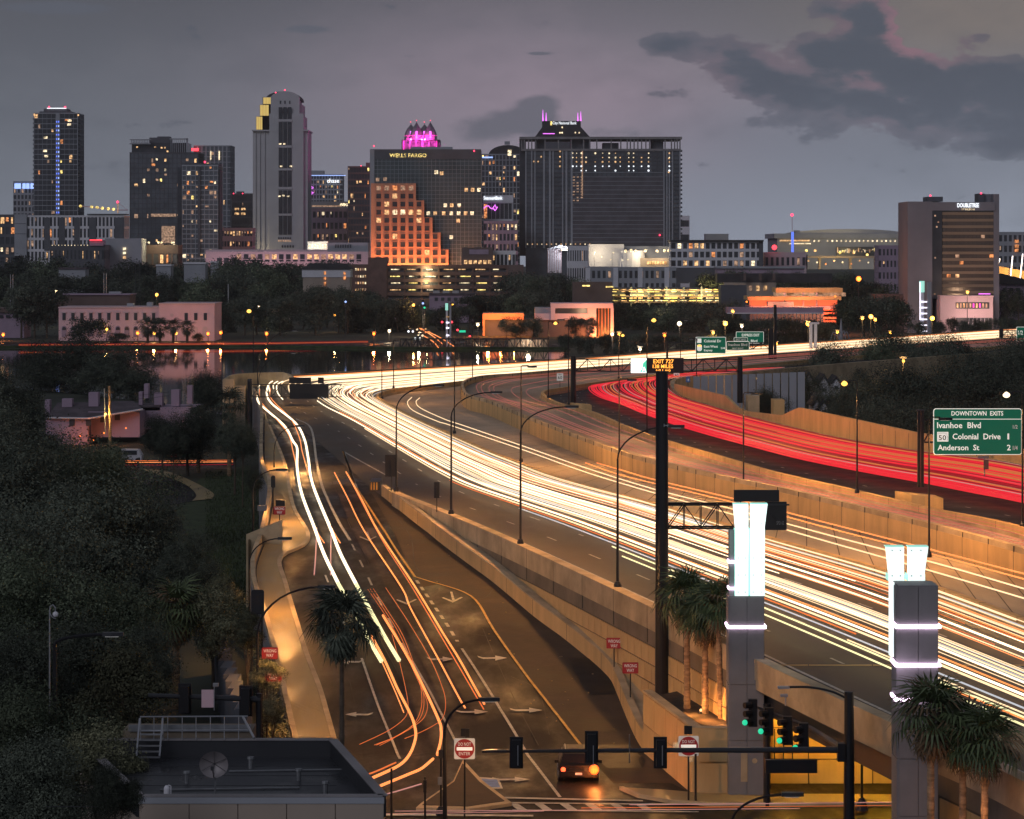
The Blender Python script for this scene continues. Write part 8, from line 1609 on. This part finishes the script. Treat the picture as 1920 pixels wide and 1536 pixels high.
palm(1745, 1348, None, 103.5, 1.48, 'large dark palm crown before the right pylon, leftmost of three', n=46, tr=.14, skirt=8)
palm(1805, 1380, None, 104.5, 1.3, 'right corner palm with an orange-lit trunk, middle of three', n=40, tr=.14, skirt=8)
palm(1846, 1396, None, 102.5, 1.38, 'right corner palm with orange-lit trunk, rightmost of three', n=44, tr=.14, skirt=6)
palm(330, 1150, None, 160, 1.7, 'shaggy green palm with a heavy skirt in the left trees', n=44, tr=.2, skirt=16); palm(300, 1190, None, 163, 1.1, 'smaller palm tucked left of the shaggy one', n=26, tr=.15, skirt=8)
palm(372, 790, None, 330, 1.9, 'tall thin palm beyond the stop sign, left of two', n=26, tr=.2, m='leaf_dark'); palm(430, 760, None, 325, 2.0, 'tall thin palm beyond the lawn, right of two', n=26, tr=.22, m='leaf_dark')
for i, px in enumerate((277, 300, 325, 351)): palm(px, 613+i % 2*2, None, 795, 2.3 if i > 1 else 2.9, 'small round palm before the pink building, %s of four' % nth(i), m='leaf_dark', n=26, tr=.35, skirt=6, bark='bark')
for x_, y_, z_, pw_, c in ((X(1296, 141.3), 141.0, 3.1, 26, (1, .42, .10)), (X(1324, 139.6), 139.5, 3.1, 30, (1, .36, .08)), (X(1356, 138.2), 138.0, 3.1, 26, (1, .42, .12))):
    point(None, (x_, y_-.5, z_), pw_*3.5, c, .08)
for px, pw_ in ((1797, 40), (1840, 50)): point(None, (X(px, 102), 101.6, 2.0), pw_, (1, .36, .10), .1); point(None, (X(px, 102), 101.6, 5.2), pw_*.5, (1, .42, .14), .1)
# ---- shrubs along the left slope and weeds on the shoulder
r = np.random.default_rng(5); b = MB()
for i in range(5200):
    t = r.random(); base = [(470, 1120), (500, 1190), (520, 1260), (535, 1330), (550, 1400)]; k = min(3, int(t*4)); f = t*4-k; px = base[k][0]+(base[k+1][0]-base[k][0])*f-r.uniform(3, 40); py = base[k][1]+(base[k+1][1]-base[k][1])*f+r.uniform(-10, 40)
    p = G(px, py, 1.0); h = abs(r.normal(0, .45)); a = r.uniform(0, 6.28); q = Vector((p.x, p.y, r.uniform(0, 1.3)+h*.4)); d = Vector((math.cos(a), math.sin(a), r.uniform(-.3, .8)))*.14; e = Vector((-math.sin(a), math.cos(a), .3))*.05
    b.quad(q-d, q+e, q+d, q-e)
struct('shrubbery', b, 'leaf_olive', kind='stuff', label='olive shrubs along the foot of the left walkway')
b = MB()
for i in range(9000):
    px, py = r.uniform(385, 485), r.uniform(885, 1190); p = G(px, py, 0); h = r.uniform(.12, .35); a = r.uniform(0, 6.28); d = Vector((math.cos(a), math.sin(a), 0))*.05
    b.v += [tuple(p-d), tuple(p+d), (p.x+r.normal()*.05, p.y, h)]; n = len(b.v); b.f.append((n-3, n-2, n-1))
struct('grass', b, 'grass', kind='stuff', label='grass on the dark lawn left of the ramp')
bpy.context.view_layer.update()
# ================================================================ HAZE over the whole place
hz = bpy.data.materials.new('haze'); hz.use_nodes = True; nt = hz.node_tree; nt.nodes.clear(); o_ = nt.nodes.new('ShaderNodeOutputMaterial'); v_ = nt.nodes.new('ShaderNodeVolumePrincipled')
v_.inputs['Density'].default_value = .00006; v_.inputs['Color'].default_value = (.86, .88, .95, 1); v_.inputs['Anisotropy'].default_value = .3; nt.links.new(v_.outputs[0], o_.inputs['Volume']); M['haze'] = hz
struct('haze', MB().box(-3000, 3000, -250, 4700, -3, 220), 'haze', kind='stuff', label='thin evening haze over the whole city')
